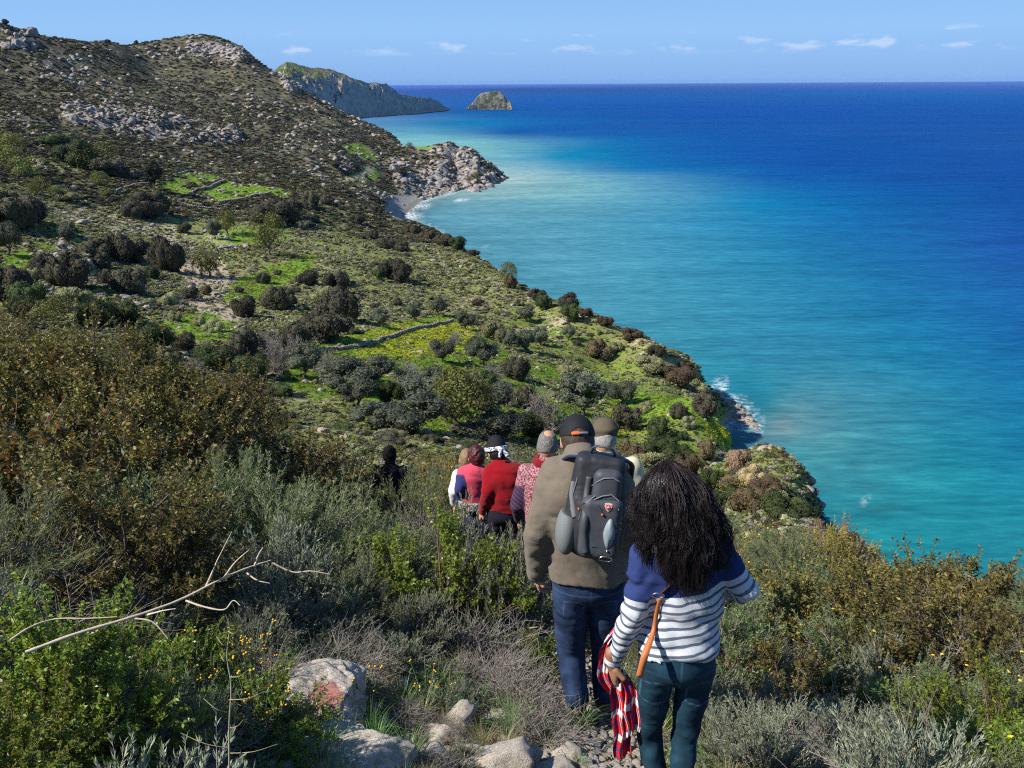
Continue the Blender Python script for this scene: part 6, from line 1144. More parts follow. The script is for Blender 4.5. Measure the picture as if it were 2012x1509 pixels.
def person(base, J, label, sweater, trousers, skin=m_skin, h=.008, hs=1.0, tw=(.155, .16, .19, .17), td=(.11, .10, .115, .11), arm=(.050, .045, .034), leg=(.078, .056, .043), hem_z=None, loose=.012, cuff=.03, hands=(.6, .6), head_r=(.076, .098, .118), hand_h=.0035, folds=.010, fz=11, sweater_attrs=None, seed=1, neck_r=.052, collar=True, right=(1, 0, 0), face=(0, 1, -.25), palms=((1, 0, 0), (-1, 0, 0)), no_sleeve=False, sleeve=1.0, sh_drop=0.0, sweater_h=None):
    """J: joints in world space (head, neck, chest, waist, pelvis, sh/el/wr/fi L R, hip/kn/an L R); returns the Empty"""
    base = Vector(base); e = ob('person', None, loc=base, label=label, cat='person'); L = {k: _v(v) - _v(base) for k, v in J.items()}; rt = _v(right)
    spine = [L['pelvis'], L['waist'], L['chest'], L['chest'] * .25 + (L['shL'] + L['shR']) * .375]; f3 = _v(face); f3 /= np.linalg.norm(f3); s3 = np.cross(f3, [0, 0, 1]); s3 /= np.linalg.norm(s3); u3 = np.cross(s3, f3); MH = np.array([s3, f3, u3]); hc = L['head']; hr = np.array(head_r) * hs
    HP = lambda a, b, c: hc + s3 * a * hs + f3 * b * hs + u3 * c * hs
    def head_fn(P):
        d = ell(P, hc + f3 * -.008, hr, MH); d = smin(d, ell(P, HP(0, .030, -.055), np.array([.056, .066, .060]) * hs, MH), .03 * hs); d = smin(d, caps(P, HP(0, .088, .005), HP(0, .110, -.028), .010 * hs, .015 * hs), .012)
        for q in (-1, 1):
            d = smin(d, ell(P, HP(q * .079, -.008, -.018), np.array([.009, .020, .031]) * hs, MH), .005); d = -smin(-d, ell(P, HP(q * .030, .098, .012), np.array([.016, .012, .011]) * hs, MH), .006)
        d = smin(d, ell(P, HP(0, .088, -.064), np.array([.024, .010, .008]) * hs, MH), .004); return d
    def torso_fn(P, g=0.0, wk=1.0): return loft(P, spine, [q + g for q in tw], [q + g for q in td], rt)
    def arm_fn(P, s, g=0.0, full=True):
        d = caps(P, L['sh' + s], L['el' + s], arm[0] + g, arm[1] + g); return np.minimum(d, caps(P, L['el' + s], L['wr' + s], arm[1] + g, arm[2] * .85 + g))
    def leg_fn(P, s, g=0.0): return np.minimum(caps(P, L['hip' + s], L['kn' + s], leg[0] + g, leg[1] + g), caps(P, L['kn' + s], L['an' + s], leg[1] + g, leg[2] + g))
    def body_fn(P):
        d = smin(head_fn(P), caps(P, L['neck'] - (L['head'] - L['neck']) * .25, hc * .72 + L['neck'] * .28, neck_r, neck_r * .92), .02); d = smin(d, torso_fn(P, -.012), .04)
        for s in 'LR': d = smin(d, arm_fn(P, s, -.006), .03); d = smin(d, leg_fn(P, s, -.008), .03); d = smin(d, smin(ell(P, L['an' + s] + np.array([0, .05, -.055]), (.042, .11, .03)), caps(P, L['an' + s], L['an' + s] + np.array([0, 0, -.05]), .036, .038), .02), .02)
        return d
    lo, hi = bbox(L.values(), .22); V, Fq = nets(body_fn, lo, hi, max(h, .0145)); VV, FF = [V], [Fq]; nV = len(V)
    if True:
        V, Fq = nets(head_fn, hc - .15, hc + .15, .006); VV.append(V); FF.append(Fq + nV); nV += len(V)
    if hands:
        for i, s in enumerate('LR'):
            fn, (a, b) = hand_fn(L['wr' + s], L['fi' + s] - L['wr' + s], palms[i], 1 if i == 0 else -1, hs * .98, hands[i]); V, Fq = nets(fn, a, b, hand_h); VV.append(V); FF.append(Fq + nV); nV += len(V)
    ob('body', mk_mesh('body', np.vstack(VV), np.vstack(FF), skin, smooth=True), e)
    if h < .016:
        for q in (-1, 1): em = mk_mesh('eye', HP(q * .030, .086, .012) + ICO[0] * .0115 * hs, ICO[1], m_eye, smooth=True); ob('eye', em, e)
    hz = hem_z if hem_z is not None else L['pelvis'][2] + .04; up = spine[2] - spine[0]; up = up / np.linalg.norm(up)
    def sweater_fn(P):
        w = fold(P + P[:, [2, 0, 1]] * np.array([.35, 0, .25]), folds, 5.5, 5.5, fz, seed) - folds * .4
        d = torso_fn(P, loose) + w
        d = np.maximum(d, hz - P[:, 2] + .012 * np.sin(P[:, 0] * 18 + seed)) if True else d
        if collar: d = smin(d, np.maximum(caps(P, L['neck'] + (L['neck'] - hc) * .3, L['neck'] * .45 + hc * .55, neck_r + .024, neck_r + .014), 0), .03) if False else smin(d, caps(P, L['neck'] + (L['neck'] - hc) * .3, L['neck'] * .62 + hc * .38, neck_r + .020, neck_r + .010), .03)
        if not no_sleeve:
            for s in 'LR':
                a = arm_fn(P, s, loose) + fold(P, folds * .9, 9, 9, 14, seed + 5) - folds * .3; ax = L['wr' + s] - L['el' + s]; ln = np.linalg.norm(ax); t = ((P - L['wr' + s]) @ (ax / ln)); a = np.maximum(a, t - cuff + (1 - sleeve) * 0)
                d = smin(d, a, .035)
        return d
    skip = ('head', 'knL', 'knR', 'anL', 'anR', 'fiL', 'fiR', 'hipL', 'hipR'); lo, hi = bbox([v for k, v in L.items() if k not in skip], .15)
    if no_sleeve: lo, hi = bbox([L[k] for k in ('pelvis', 'waist', 'chest', 'shL', 'shR', 'neck')], .16)
    hi[2] = max(hi[2], (L['neck'] * .6 + hc * .4)[2] + .08)
    sm = organic('sweater', sweater_fn, lo, hi, sweater_h or h, sweater, 1, sweater_attrs(L) if sweater_attrs else None); ob('sweater', sm, e)
    def trouser_fn(P):
        d = torso_fn(P, .004); d = np.maximum(d, P[:, 2] - hz - .05)
        for s in 'LR':
            a = leg_fn(P, s, .010) + fold(P, .008, 10, 10, 17, seed + 9) - .003; a = np.maximum(a, -(P[:, 2] - (L['an' + s][2] - .03))); d = smin(d, a, .018)
        return np.maximum(d, P[:, 2] - hz - .05)
    lo, hi = bbox([L[k] for k in ('pelvis', 'hipL', 'hipR', 'knL', 'knR', 'anL', 'anR')], .17); hi[2] = hz + .07
    def seam(V):
        mid = (L['hipL'] + L['hipR']) / 2; top = hz - V[:, 2]
        v = np.clip(1 - np.abs(V[:, 0] - mid[0]) / .004, 0, 1) * (V[:, 2] > L['hipL'][2] - .04); v = np.maximum(v, np.clip(1 - np.abs(top - .055) / .004, 0, 1))
        for q in (-1, 1):
            cx = mid[0] + q * .085; dx, dz = np.abs(V[:, 0] - cx), V[:, 2] - (hz - .16); box = np.maximum(dx - .052, np.abs(dz) - .06 + np.abs(V[:, 0] - cx) * .25); v = np.maximum(v, np.clip(1 - np.abs(box) / .004, 0, 1) * (V[:, 1] < mid[1]))
        return v
    tm = organic('trousers', trouser_fn, lo, hi, h, trousers, 1, {'seam': seam}); ob('trousers', tm, e)
    for s in 'LR':
        a = L['an' + s]
        def shoe_fn(P):
            d = smin(ell(P, a + np.array([0, .055, -.058]), (.052, .135, .045)), caps(P, a + np.array([0, 0, .02]), a + np.array([0, 0, -.05]), .050, .048), .02); return np.maximum(d, -(P[:, 2] - (a[2] - .095)))
        ob('shoe', organic('shoe', shoe_fn, a - .2, a + .22, max(h, .009), m_sole, 1), e)
    return e, L, dict(head=head_fn, sweater=sweater_fn, torso=torso_fn, HP=HP, MH=MH, hc=hc, hr=hr)
def stand(x, y, H_, px=None, py=None, lean=.06, turn=0.0, armf=.1, z=None, wide=1.0):
    """joints of someone of height H_ standing at x, y looking away from the path's top"""
    z = gz(x, y) if z is None else z; c, s = math.cos(turn), math.sin(turn); W = lambda a, b, q: Vector((x + (a * c - b * s) * H_, y + (a * s + b * c) * H_, z + q * H_)); k = wide
    return dict(head=W(0, lean * 1.6, .925), neck=W(0, lean * 1.0, .83), chest=W(0, lean * .7, .74), waist=W(0, lean * .3, .62), pelvis=W(0, 0, .53), shL=W(-.105 * k, lean * .9, .80), shR=W(.105 * k, lean * .9, .80), elL=W(-.145 * k, lean * .6, .63), elR=W(.145 * k, lean * .6, .63), wrL=W(-.14 * k, lean + armf, .50), wrR=W(.13 * k, lean + armf, .50), fiL=W(-.135 * k, lean + armf + .02, .44), fiR=W(.125 * k, lean + armf + .02, .44),
                hipL=W(-.052, 0, .49), hipR=W(.052, 0, .49), knL=W(-.055, .03, .285), knR=W(.055, .05, .285), anL=W(-.055, -.02, .06), anR=W(.06, .03, .055))
def hit(px, py, fn, base, y0, y1):
    ys = np.linspace(y0, y1, 300); P = np.array([_v(PY(px, py, y)) for y in ys]) - _v(base); d = fn(P); k = np.nonzero(d < 0)[0]; return ys[k[0]] if len(k) else None
def chain_part(name, e, pts, r0, r1, mat, sides=8, sub=6):
    B = MB(); limb(B, [Vector(p) for p in pts], r0, r1, sides, sub); return ob(name, B.mesh(name, mat, True), e)
def ribbon(pts, width, side, thick, sub=6):
    """flat band with thickness along world points; side = width directions"""
    P = np.array([_v(q) for q in pts]); n = len(P); t = np.linspace(0, n - 1, (n - 1) * sub + 1); i = np.clip(t.astype(int), 0, n - 2); f = (t - i)[:, None]; Pm = P[np.clip(i - 1, 0, n - 1)]; P0 = P[i]; P1 = P[i + 1]; P2 = P[np.clip(i + 2, 0, n - 1)]
    Q = .5 * ((2 * P0) + (-Pm + P1) * f + (2 * Pm - 5 * P0 + 4 * P1 - P2) * f ** 2 + (-Pm + 3 * P0 - 3 * P1 + P2) * f ** 3); S = _v(side)[None] * np.ones((len(Q), 1)); T = unit(np.gradient(Q, axis=0)); S = unit(S - T * (S * T).sum(1)[:, None]); Nn = np.cross(T, S)
    w = width / 2 if np.isscalar(width) else np.interp(t, np.arange(n), width)[:, None] / 2; V = np.stack([Q - S * w - Nn * thick / 2, Q + S * w - Nn * thick / 2, Q + S * w + Nn * thick / 2, Q - S * w + Nn * thick / 2], 1)
    m = len(Q); idx = np.arange(m * 4).reshape(m, 4); a, b = idx[:-1], idx[1:]; Fq = np.stack([a, np.roll(a, -1, 1), np.roll(b, -1, 1), b], -1).reshape(-1, 4); Fq = np.vstack([Fq, idx[0][::-1][None], idx[-1][None]]); return V.reshape(-1, 3), Fq

# ---- the man with the backpack
def man_pack():
    J = dict(head=PY(1134, 862, 4.14), neck=PY(1139, 893, 4.05), chest=PY(1150, 965, 4.02), waist=PY(1155, 1060, 4.03), pelvis=PY(1157, 1140, 4.06), shL=PY(1090, 930, 4.05), shR=PY(1208, 926, 4.05), elL=PY(1056, 1045, 4.00), elR=PY(1236, 1045, 4.00), wrL=PY(1053, 1128, 4.12), wrR=PY(1246, 1120, 4.2), fiL=PY(1062, 1168, 4.17), fiR=PY(1250, 1150, 4.3),
             hipL=PY(1122, 1168, 4.06), hipR=PY(1192, 1168, 4.06), knL=PY(1121, 1278, 4.12), knR=PY(1189, 1276, 4.16), anL=PY(1133, 1372, 4.04), anR=PY(1187, 1362, 4.16))
    base = Vector((J['anL'].x + .08, 4.08, gz(J['anL'].x + .08, 4.08)))
    m_sw = knit('taupe_wool', (.170, .143, .112)); m_je = denim('dark_denim', (.012, .022, .055), (.030, .055, .12))
    e, L, D = person(base, J, 'man in a taupe wool sweater, jeans and a black cap, wearing the backpack', m_sw, m_je, h=.0078, tw=(.190, .188, .215, .185), td=(.135, .125, .135, .115), arm=(.060, .056, .040), leg=(.088, .066, .056), hem_z=None, loose=.016, head_r=(.078, .098, .112), neck_r=.062, folds=.016, fz=5.5, seed=3, face=(-.05, 1, -.55), palms=((1, .2, 0), (-1, 0, 0)), cuff=.02)
    HP, MH, hc, hr = D['HP'], D['MH'], D['hc'], D['hr']; m_hair = simple('dark_hair', (.045, .030, .022), .6, .4, .5, 120, bumps=(200, .8, .004)); m_cap = simple('black_cap_cloth', (.012, .012, .015), .75, .25, .2, 60, bumps=(400, .2, .002))
    def hair_fn(P):
        q = (P - hc) @ MH.T; d = ell(P, hc + MH[1] * -.010, hr + .007, MH) + .004 * fbm(P[:, 0] * 60, P[:, 1] * 60, P[:, 2] * 40, oct=2, seed=4); return np.maximum(np.maximum(d, q[:, 1] - .045), -.068 - q[:, 2] - np.abs(q[:, 0]) * .0)
    ob('hair', organic('hair', hair_fn, hc - .17, hc + .17, .005, m_hair, 0), e)
    def cap_fn(P):
        q = (P - hc) @ MH.T; d = ell(P, hc + MH[1] * -.006 + MH[2] * .006, hr + np.array([.013, .014, .008]), MH); lowz = .012 + q[:, 1] * .10; d = np.maximum(d, lowz - q[:, 2]); gap = np.linalg.norm((q - np.array([0, -.115, .015])) / np.array([.040, .05, .024]), axis=1) - 1; d = np.maximum(d, -gap * .02)
        v = np.maximum(np.abs(q[:, 2] - .028 + (q[:, 1] - .1) * .25) - .005, np.linalg.norm(q[:, :2] / np.array([.078, .175]), axis=1) * .08 - .08); v = np.maximum(v, .06 - q[:, 1]); return np.minimum(d, v)
    cp = ob('cap', organic('cap', cap_fn, hc - .24, hc + .24, .005, m_cap, 1), e)
    m_or = simple('orange_tag', (.80, .12, .015), .6, .3, .05, 40); m_gr = simple('grey_webbing', (.18, .19, .21), .6, .3, .1, 200)
    def on_head(a, b, c, rr=.018): return hc + MH[0] * a + MH[1] * b + MH[2] * c
    arc = lambda a0, a1, n=7: [on_head(math.sin(a) * (hr[0] + .020), -math.cos(a) * (hr[1] + .020) - .006, .014 + .0 * a) for a in np.linspace(a0, a1, n)]
    V, Fq = ribbon(arc(-.42, -.05), .016, MH[2], .003, 3); ob('tag', mk_mesh('tag', V, Fq, m_or), cp); V, Fq = ribbon(arc(-.05, .42), .013, MH[2], .003, 3); ob('strap', mk_mesh('strap', V, Fq, m_gr), cp)
    # ---- the backpack itself
    tilt = .16; U = np.array([0, math.sin(tilt), math.cos(tilt)]); O = np.array([0, -math.cos(tilt), math.sin(tilt)]); R_ = np.array([1.0, 0, 0]); c0 = _v(PY(1172, 988, 3.80)); yaw = -.10; cy, sy = math.cos(yaw), math.sin(yaw); Rz = np.array([[cy, -sy, 0], [sy, cy, 0], [0, 0, 1]]); R_, U, O = Rz @ R_, Rz @ U, Rz @ O
    roll = .07; R2 = R_ * math.cos(roll) - U * math.sin(roll); U = U * math.cos(roll) + R_ * math.sin(roll); R_ = R2; MB_ = np.array([R_, O, U]); bp = ob('backpack', None, loc=Vector(c0), label='black and grey backpack on the back of the man in the taupe sweater', cat='backpack')
    m_b = simple('black_nylon', (.024, .026, .033), .55, .35, .3, 40, bumps=(260, .35, .002)); m_b2 = simple('charcoal_nylon', (.052, .056, .068), .55, .35, .25, 40, bumps=(260, .35, .002)); m_g = simple('silver_grey_panel', (.22, .27, .30), .5, .4, .1, 40); m_mesh = simple('grey_mesh', (.15, .17, .17), .7, .3, .35, 160, bumps=(300, .5, .003)); m_met = simple('polished_metal', (.6, .6, .6), .25, .5, .05, 10, metal=1.0); m_pip = simple('grey_piping', (.16, .17, .20), .5, .4, .1, 60); m_grn = simple('webbing_grey_green', (.14, .15, .15), .7, .3, .15, 200)
    Q = lambda P: P @ MB_.T; W = lambda u, w, v: R_ * u + O * w + U * v
    def bag(P):
        q = Q(P); d = rbox(q, (0, -.02, 0), (.140 , .095, .262), .065); taper = np.clip((q[:, 2] - .02) / .26, 0, 1); d = d + taper * .030 + np.clip(-(q[:, 2] + .16) / .1, 0, 1) * .010; return smin(d, ell(q, (.0, .01, -.10), (.135, .105, .17)), .04) + .004 * fbm(P[:, 0] * 14, P[:, 1] * 14, P[:, 2] * 22, oct=3, seed=12, ridge=True)
    def pocket(P):
        q = Q(P); d = rbox(q, (.025, .105, -.085), (.095, .045, .150), .042); return d + .003 * fbm(P[:, 0] * 16, P[:, 1] * 16, P[:, 2] * 20, oct=3, seed=14)
    def top(P):
        q = Q(P); return rbox(q, (.040, .090, .105), (.066, .040, .088), .038) + .0025 * fbm(P[:, 0] * 20, P[:, 1] * 20, P[:, 2] * 20, oct=2, seed=16)
    def mesh(P):
        q = Q(P); return np.maximum(ell(q, (-.125, .015, -.14), (.058, .085, .125)), q[:, 2] + .095 + q[:, 0] * .30)
    ob('main_compartment', organic('main_compartment', bag, (-.24, -.24, -.36), (.24, .24, .36), .006, m_b), bp); ob('front_pocket', organic('front_pocket', pocket, (-.2, -.26, -.32), (.2, .1, .14), .005, m_b2), bp); ob('top_pocket', organic('top_pocket', top, (-.15, -.26, -.05), (.2, .1, .26), .005, m_b2), bp); ob('mesh_pocket', organic('mesh_pocket', mesh, (-.27, -.2, -.32), (.0, .15, .05), .005, m_mesh), bp)
    def surf(u, v, fns=(bag, pocket, top, mesh), off=.002):
        w = np.linspace(.30, -.10, 400); P = np.array([W(u, k, v) for k in w]); d = np.minimum.reduce([f(P) for f in fns]); k = np.nonzero(d < 0)[0]; return W(u, (w[k[0]] if len(k) else .1) + off, v)
    line = lambda uv, off=.003: [surf(u, v, off=off) for u, v in uv]
    for uv in [[(-.03, .10), (-.012, .135), (.02, .160), (.06, .165), (.090, .150)], [(-.015, .055), (.02, .075), (.06, .085), (.095, .06), (.100, .02)], [(-.075, -.06), (-.068, .0), (-.045, .045), (-.012, .070)], [(-.10, .13), (-.115, .05), (-.118, -.02), (-.105, -.06)]]:
        V, Fq = tubes(np.array(line(uv))[None], np.full((1, len(uv)), .0032), 6); ob('piping', mk_mesh('piping', V, Fq, m_pip, True), bp)
    # silver leaf-shaped panel
    k = 24; a = np.linspace(0, 2 * math.pi, k, endpoint=False); oc = [(.068 + .028 * math.cos(q) * (1 - .25 * abs(math.sin(q))), -.095 + .072 * math.sin(q)) for q in a]; ring = np.array(line(oc, .003)); cen = surf(.068, -.095, off=.004); V = np.vstack([[cen], ring, ring - O * .006]); Ft = [(0, 1 + i, 1 + (i + 1) % k) for i in range(k)]; Fq = [(1 + i, 1 + k + i, 1 + k + (i + 1) % k, 1 + (i + 1) % k) for i in range(k)]
    ob('leaf_panel', mk_mesh('leaf_panel', V, [np.array(Ft), np.array(Fq)], m_g, True), bp)
    def patch(name, uv, mat, off=.004):
        P = np.array(line(uv, off)); n = len(P); V = np.vstack([P, P - O * .005]); F4 = [(i, n + i, n + (i + 1) % n, (i + 1) % n) for i in range(n)]; me = bpy.data.meshes.new(name); me.from_pydata([tuple(q) for q in V], [], [tuple(range(n))] + F4); me.materials.append(mat); ob(name, me, bp); return me
    patch('base_patch', [(-.005, -.165), (.105, -.165), (.095, -.235), (.0, -.235)], m_b)
    ring = [W(0, .012, 0) + surf(.062 + .030 * math.cos(q), -.215 + .016 * math.sin(q), off=.006) for q in np.linspace(0, 2 * math.pi, 17)]; V, Fq = tubes(np.array(ring)[None], np.full((1, 17), .0028), 6); ob('ring', mk_mesh('ring', V, Fq, m_met, True), bp)
    V = surf(.066, -.178, off=.004) + ICO[0] * .0065; ob('stud', mk_mesh('stud', V, ICO[1], m_met, True), bp)
    # shield emblem: pale border, red field with a white cross
    em = ob('emblem', None, bp); cx, cv = .052, .030
    def shield(s, off, mat, name):
        pts = [(-1, 1), (0, 1.15), (1, 1), (1, .1), (.6, -.7), (0, -1.2), (-.6, -.7), (-1, .1)]; uv = [(cx + a * s, cv + b * s) for a, b in pts]; P = np.array(line(uv, off)); n = len(P); V = np.vstack([P, P - O * .004]); me = bpy.data.meshes.new(name); me.from_pydata([tuple(q) for q in V], [], [tuple(range(n))] + [(i, n + i, n + (i + 1) % n, (i + 1) % n) for i in range(n)]); me.materials.append(mat); o = ob(name, me, em)
    m_wh = simple('emblem_silver', (.36, .36, .37), .4, .5, .05, 10); m_rd = simple('emblem_red', (.60, .07, .03), .5, .4, .05, 10); shield(.017, .0045, m_wh, 'border'); shield(.0115, .0065, m_rd, 'field')
    for a, b, w_, h_ in [(0, 0, .0022, .0080), (0, .0, .0080, .0022)]:
        P = np.array([surf(cx + a + i * w_, cv + b + j * h_, off=.0085) for i, j in ((-1, -1), (1, -1), (1, 1), (-1, 1))]); V = np.vstack([P, P - O * .003]); ob('cross_bar', mk_mesh('cross_bar', V, np.array([(0, 1, 2, 3), (0, 4, 5, 1), (1, 5, 6, 2), (2, 6, 7, 3), (3, 7, 4, 0)]), m_wh), em)
    # zip pulls with orange ends
    for (u, v, du) in [(-.060, .035, -.02), (.0, .040, .028)]:
        a, b = surf(u, v, off=.006), surf(u + du, v - .045, off=.008); V, Fq = tubes(np.array([a, (a + b) / 2, b])[None], np.full((1, 3), .0028), 6); z = ob('zip_pull', mk_mesh('zip_pull', V, Fq, m_met, True), bp); ob('tip', mk_mesh('tip', b + ICO[0] * .0068, ICO[1], m_or, True), z)
    V, Fq = ribbon([surf(-.115, .105), surf(-.118, .05), surf(-.108, .0), surf(-.095, -.055)], .028, R_, .004); ob('side_strap', mk_mesh('side_strap', V, Fq, m_grn), bp)
    V, Fq = ribbon([surf(-.045, .14, off=.004), surf(-.05, .06, off=.006), surf(-.048, -.03, off=.006), surf(-.045, -.12, off=.006), surf(-.03, -.20, off=.006)], .030, R_, .006); ob('compression_strap', mk_mesh('compression_strap', V, Fq, m_b2), bp)
    hp = [W(-.05, -.04, .225), W(-.035, .02, .275), W(.02, .05, .285), W(.055, .02, .262), W(.06, -.04, .222)]; V, Fq = ribbon(hp, .028, W(0, 1, .2), .008); ob('haul_loop', mk_mesh('haul_loop', V, Fq, m_b2), bp)
    for sgn, a in ((-1, [(-.055, -.04, .215), (-.10, -.07, .205), (-.145, -.14, .180), (-.175, -.25, .120), (-.185, -.31, .02)]), (1, [(.055, -.04, .215), (.095, -.07, .205), (.135, -.14, .180), (.155, -.25, .120), (.165, -.31, .02)])):
        V, Fq = ribbon([W(*q) for q in a], .062, W(.25 * sgn, 1, .1), .014); st = ob('shoulder_strap', mk_mesh('shoulder_strap', V, Fq, simple('strap_navy', (.030, .036, .065), .6, .3, .2, 60)), bp)
        V, Fq = ribbon([W(q[0], q[1] + .028, q[2] + .008) for q in a], .008, W(.2 * sgn, 1, .1), .016); ob('edge_binding', mk_mesh('edge_binding', V, Fq, m_pip), st)
man_pack()

# ---- the woman in the striped top
def woman_stripes():
    J = dict(head=PY(1306, 966, 2.95), neck=PY(1320, 1042, 2.90), chest=PY(1340, 1105, 2.875), waist=PY(1342, 1205, 2.87), pelvis=PY(1330, 1292, 2.86), shL=PY(1270, 1090, 2.87), shR=PY(1412, 1076, 2.87), elL=PY(1250, 1196, 2.83), elR=PY(1464, 1158, 2.85), wrL=PY(1204, 1300, 2.90), wrR=PY(1395, 1150, 3.14), fiL=PY(1206, 1350, 2.93), fiR=PY(1375, 1120, 3.2),
             hipL=PY(1290, 1318, 2.86), hipR=PY(1366, 1318, 2.86), knL=PY(1274, 1440, 2.93), knR=PY(1345, 1445, 2.90), anL=PY(1300, 1566, 2.88), anR=PY(1334, 1586, 2.80))
    base = Vector((J['anL'].x + .03, 2.85, gz(J['anL'].x + .03, 2.85)))
    m, t, p, o = mat_new('striped_jersey'); g = N(t, 'ShaderNodeTexCoord').outputs['Object']; s = A_(t, 'stripe'); per = .0355
    f = MATH(t, 'FRACT', MATH(t, 'DIVIDE', MATH(t, 'ADD', s, MATH(t, 'MULTIPLY_ADD', noise(t, 7, 3, .5, g), .030, c=-.015)), per)); dk = MATH(t, 'MULTIPLY', SMOOTH(t, f, .60, .66), SMOOTH(t, f, .99, .94))
    heath = noise(t, 320, 3, .6, g); white = mix(t, heath, (.46, .50, .55), (.66, .69, .71)); dark = mix(t, heath, (.055, .075, .12), (.16, .19, .25)); navy = mix(t, heath, (.018, .032, .115), (.035, .055, .18)); c = mix(t, dk, white, dark); c = mix(t, SMOOTH(t, s, .0, -.002), c, navy); t.links.new(c, p.inputs['Base Color']); p.inputs['Roughness'].default_value = .9; p.inputs['Specular IOR Level'].default_value = .12; bump(t, p, MATH(t, 'ADD', noise(t, 26, 5, .6, g), MATH(t, 'MULTIPLY', heath, .3)), .3, .005)
    def sa(L):
        def f(V):
            dt = loft(V, [L['pelvis'], L['waist'], L['chest']], [.15] * 3, [.11] * 3); out = (L['chest'][2] - .082) - V[:, 2] + .20 * (V[:, 0] - L['chest'][0])
            for s_ in 'LR':
                d1 = caps(V, L['sh' + s_], L['el' + s_], .05, .045); d2 = caps(V, L['el' + s_], L['wr' + s_], .045, .035); a, b = L['sh' + s_], L['el' + s_]; l1 = np.linalg.norm(b - a); t1 = np.clip((V - a) @ (b - a) / l1, -.1, l1); c = L['wr' + s_]; l2 = np.linalg.norm(c - b); t2 = np.clip((V - b) @ (c - b) / l2, 0, 1); al = t1 + t2
                n_ = .155 if s_ == 'L' else .105; out = np.where((np.minimum(d1, d2) < dt - .01) & (al > .05), al - n_ - .01, out)
            return out
        return {'stripe': f}
    m_je = denim('teal_denim', (.007, .022, .042), (.016, .055, .085))
    e, L, D = person(base, J, 'woman with long dark wavy hair in a navy and white striped top', m, m_je, skin=m_skin2, h=.0070, tw=(.142, .128, .142, .130), td=(.105, .090, .098, .085), arm=(.043, .040, .029), leg=(.064, .042, .034), loose=.010, head_r=(.074, .094, .112), neck_r=.045, folds=.017, seed=8, face=(-.05, 1, -.35), sweater_attrs=sa, palms=((1, .25, -.1), (-1, 0, 0)), hands=(.95, .6), hand_h=.0036, cuff=.012, collar=False)
    # hood lying on the shoulders
    def hood(P):
        c = L['neck'] * .5 + (L['shL'] + L['shR']) * .25 + np.array([0, -.03, -.03]); d = ell(P, c + np.array([0, -.045, -.012]), (.105, .055, .085)); return d + .010 * fbm(P[:, 0] * 14, P[:, 1] * 14, P[:, 2] * 18, oct=3, seed=17, ridge=True)
    c_ = L['neck']; ob('hood', organic('hood', hood, c_ - .24, c_ + .2, .006, simple('navy_hood', (.026, .045, .15), .9, .12, .2, 60, bumps=(300, .3, .003))), e)
    # hair: mass and locks
    m_h, t, p, o = mat_new('black_hair'); g = N(t, 'ShaderNodeTexCoord').outputs['Object']; t.links.new(mix(t, noise(t, 14, 3, .6, g), (.004, .003, .004), (.020, .012, .012)), p.inputs['Base Color']); p.inputs['Roughness'].default_value = .42; p.inputs['Specular IOR Level'].default_value = .4
    mp_ = N(t, 'ShaderNodeMapping'); t.links.new(g, mp_.inputs[0]); mp_.inputs['Scale'].default_value = (1, 1, .05); bump(t, p, noise(t, 160, 2, .5, mp_.outputs[0]), .9, .006)
    hc = D['hc']; hr = D['hr']; X = lambda px, py, y: _v(PY(px, py, y)) - _v(base)
    def mass(P):
        d = ell(P, hc + np.array([0, -.018, .004]), hr + np.array([.008, .002, .000])); d = smin(d, loft(P, [X(1308, 960, 2.88), X(1318, 1020, 2.81), X(1328, 1055, 2.775)], [.085, .115, .10], [.07, .045, .02]), .05); d = np.maximum(d, (P[:, 1] - hc[1]) - .065); return d + .006 * fbm(P[:, 0] * 30, P[:, 1] * 12, P[:, 2] * 8, oct=3, seed=21, ridge=True)
    lo, hi = bbox([hc, X(1330, 1100, 2.755)], .22); hair = ob('hair', organic('hair', mass, lo, hi, .006, m_h, 1), e)
    m_lk = m_h.copy(); m_lk.name = 'black_hair_locks'; pl_ = [n for n in m_lk.node_tree.nodes if n.type == 'BSDF_PRINCIPLED'][0]; m_lk.node_tree.links.remove(pl_.inputs['Normal'].links[0])
    rng = np.random.default_rng(4); nc = 340; Lf = np.array([(893, 1272), (912, 1264), (948, 1242), (986, 1236), (1050, 1235), (1080, 1250), (1110, 1272)]); Rt = np.array([(893, 1325), (931, 1368), (969, 1402), (990, 1420), (1035, 1432), (1080, 1436), (1110, 1438)])
    paths, rads = [], []
    for c in range(nc):
        u = rng.uniform(0, 1); th = (u - .5) * 2; el_ = rng.uniform(.1, 1.62) if c < 220 else rng.uniform(1.15, 1.75); rt_ = hc + np.array([math.sin(th * 1.5) * (hr[0] + .023) * math.cos(el_ * .96), -math.cos(th * 1.4) * (hr[1] + .020) * math.cos(el_ * .93) - .018, (hr[2] + .018) * math.sin(el_)])
        ln = rng.uniform(1000, 1120) if abs(th) > .55 else rng.uniform(1050, 1168); lx = np.interp(ln, Lf[:, 0], Lf[:, 1]); rx = np.interp(ln, Rt[:, 0], Rt[:, 1]); ey = 2.735 + .10 * th * th + rng.uniform(-.012, .012); E = X(lx + (rx - lx) * u + rng.normal(0, 6), ln, ey)
        pm = 975; lx = np.interp(pm, Lf[:, 0], Lf[:, 1]); rx = np.interp(pm, Rt[:, 0], Rt[:, 1]); Mi = X(lx + (rx - lx) * u, pm + rng.uniform(-10, 20), 2.80 + .13 * th * th)
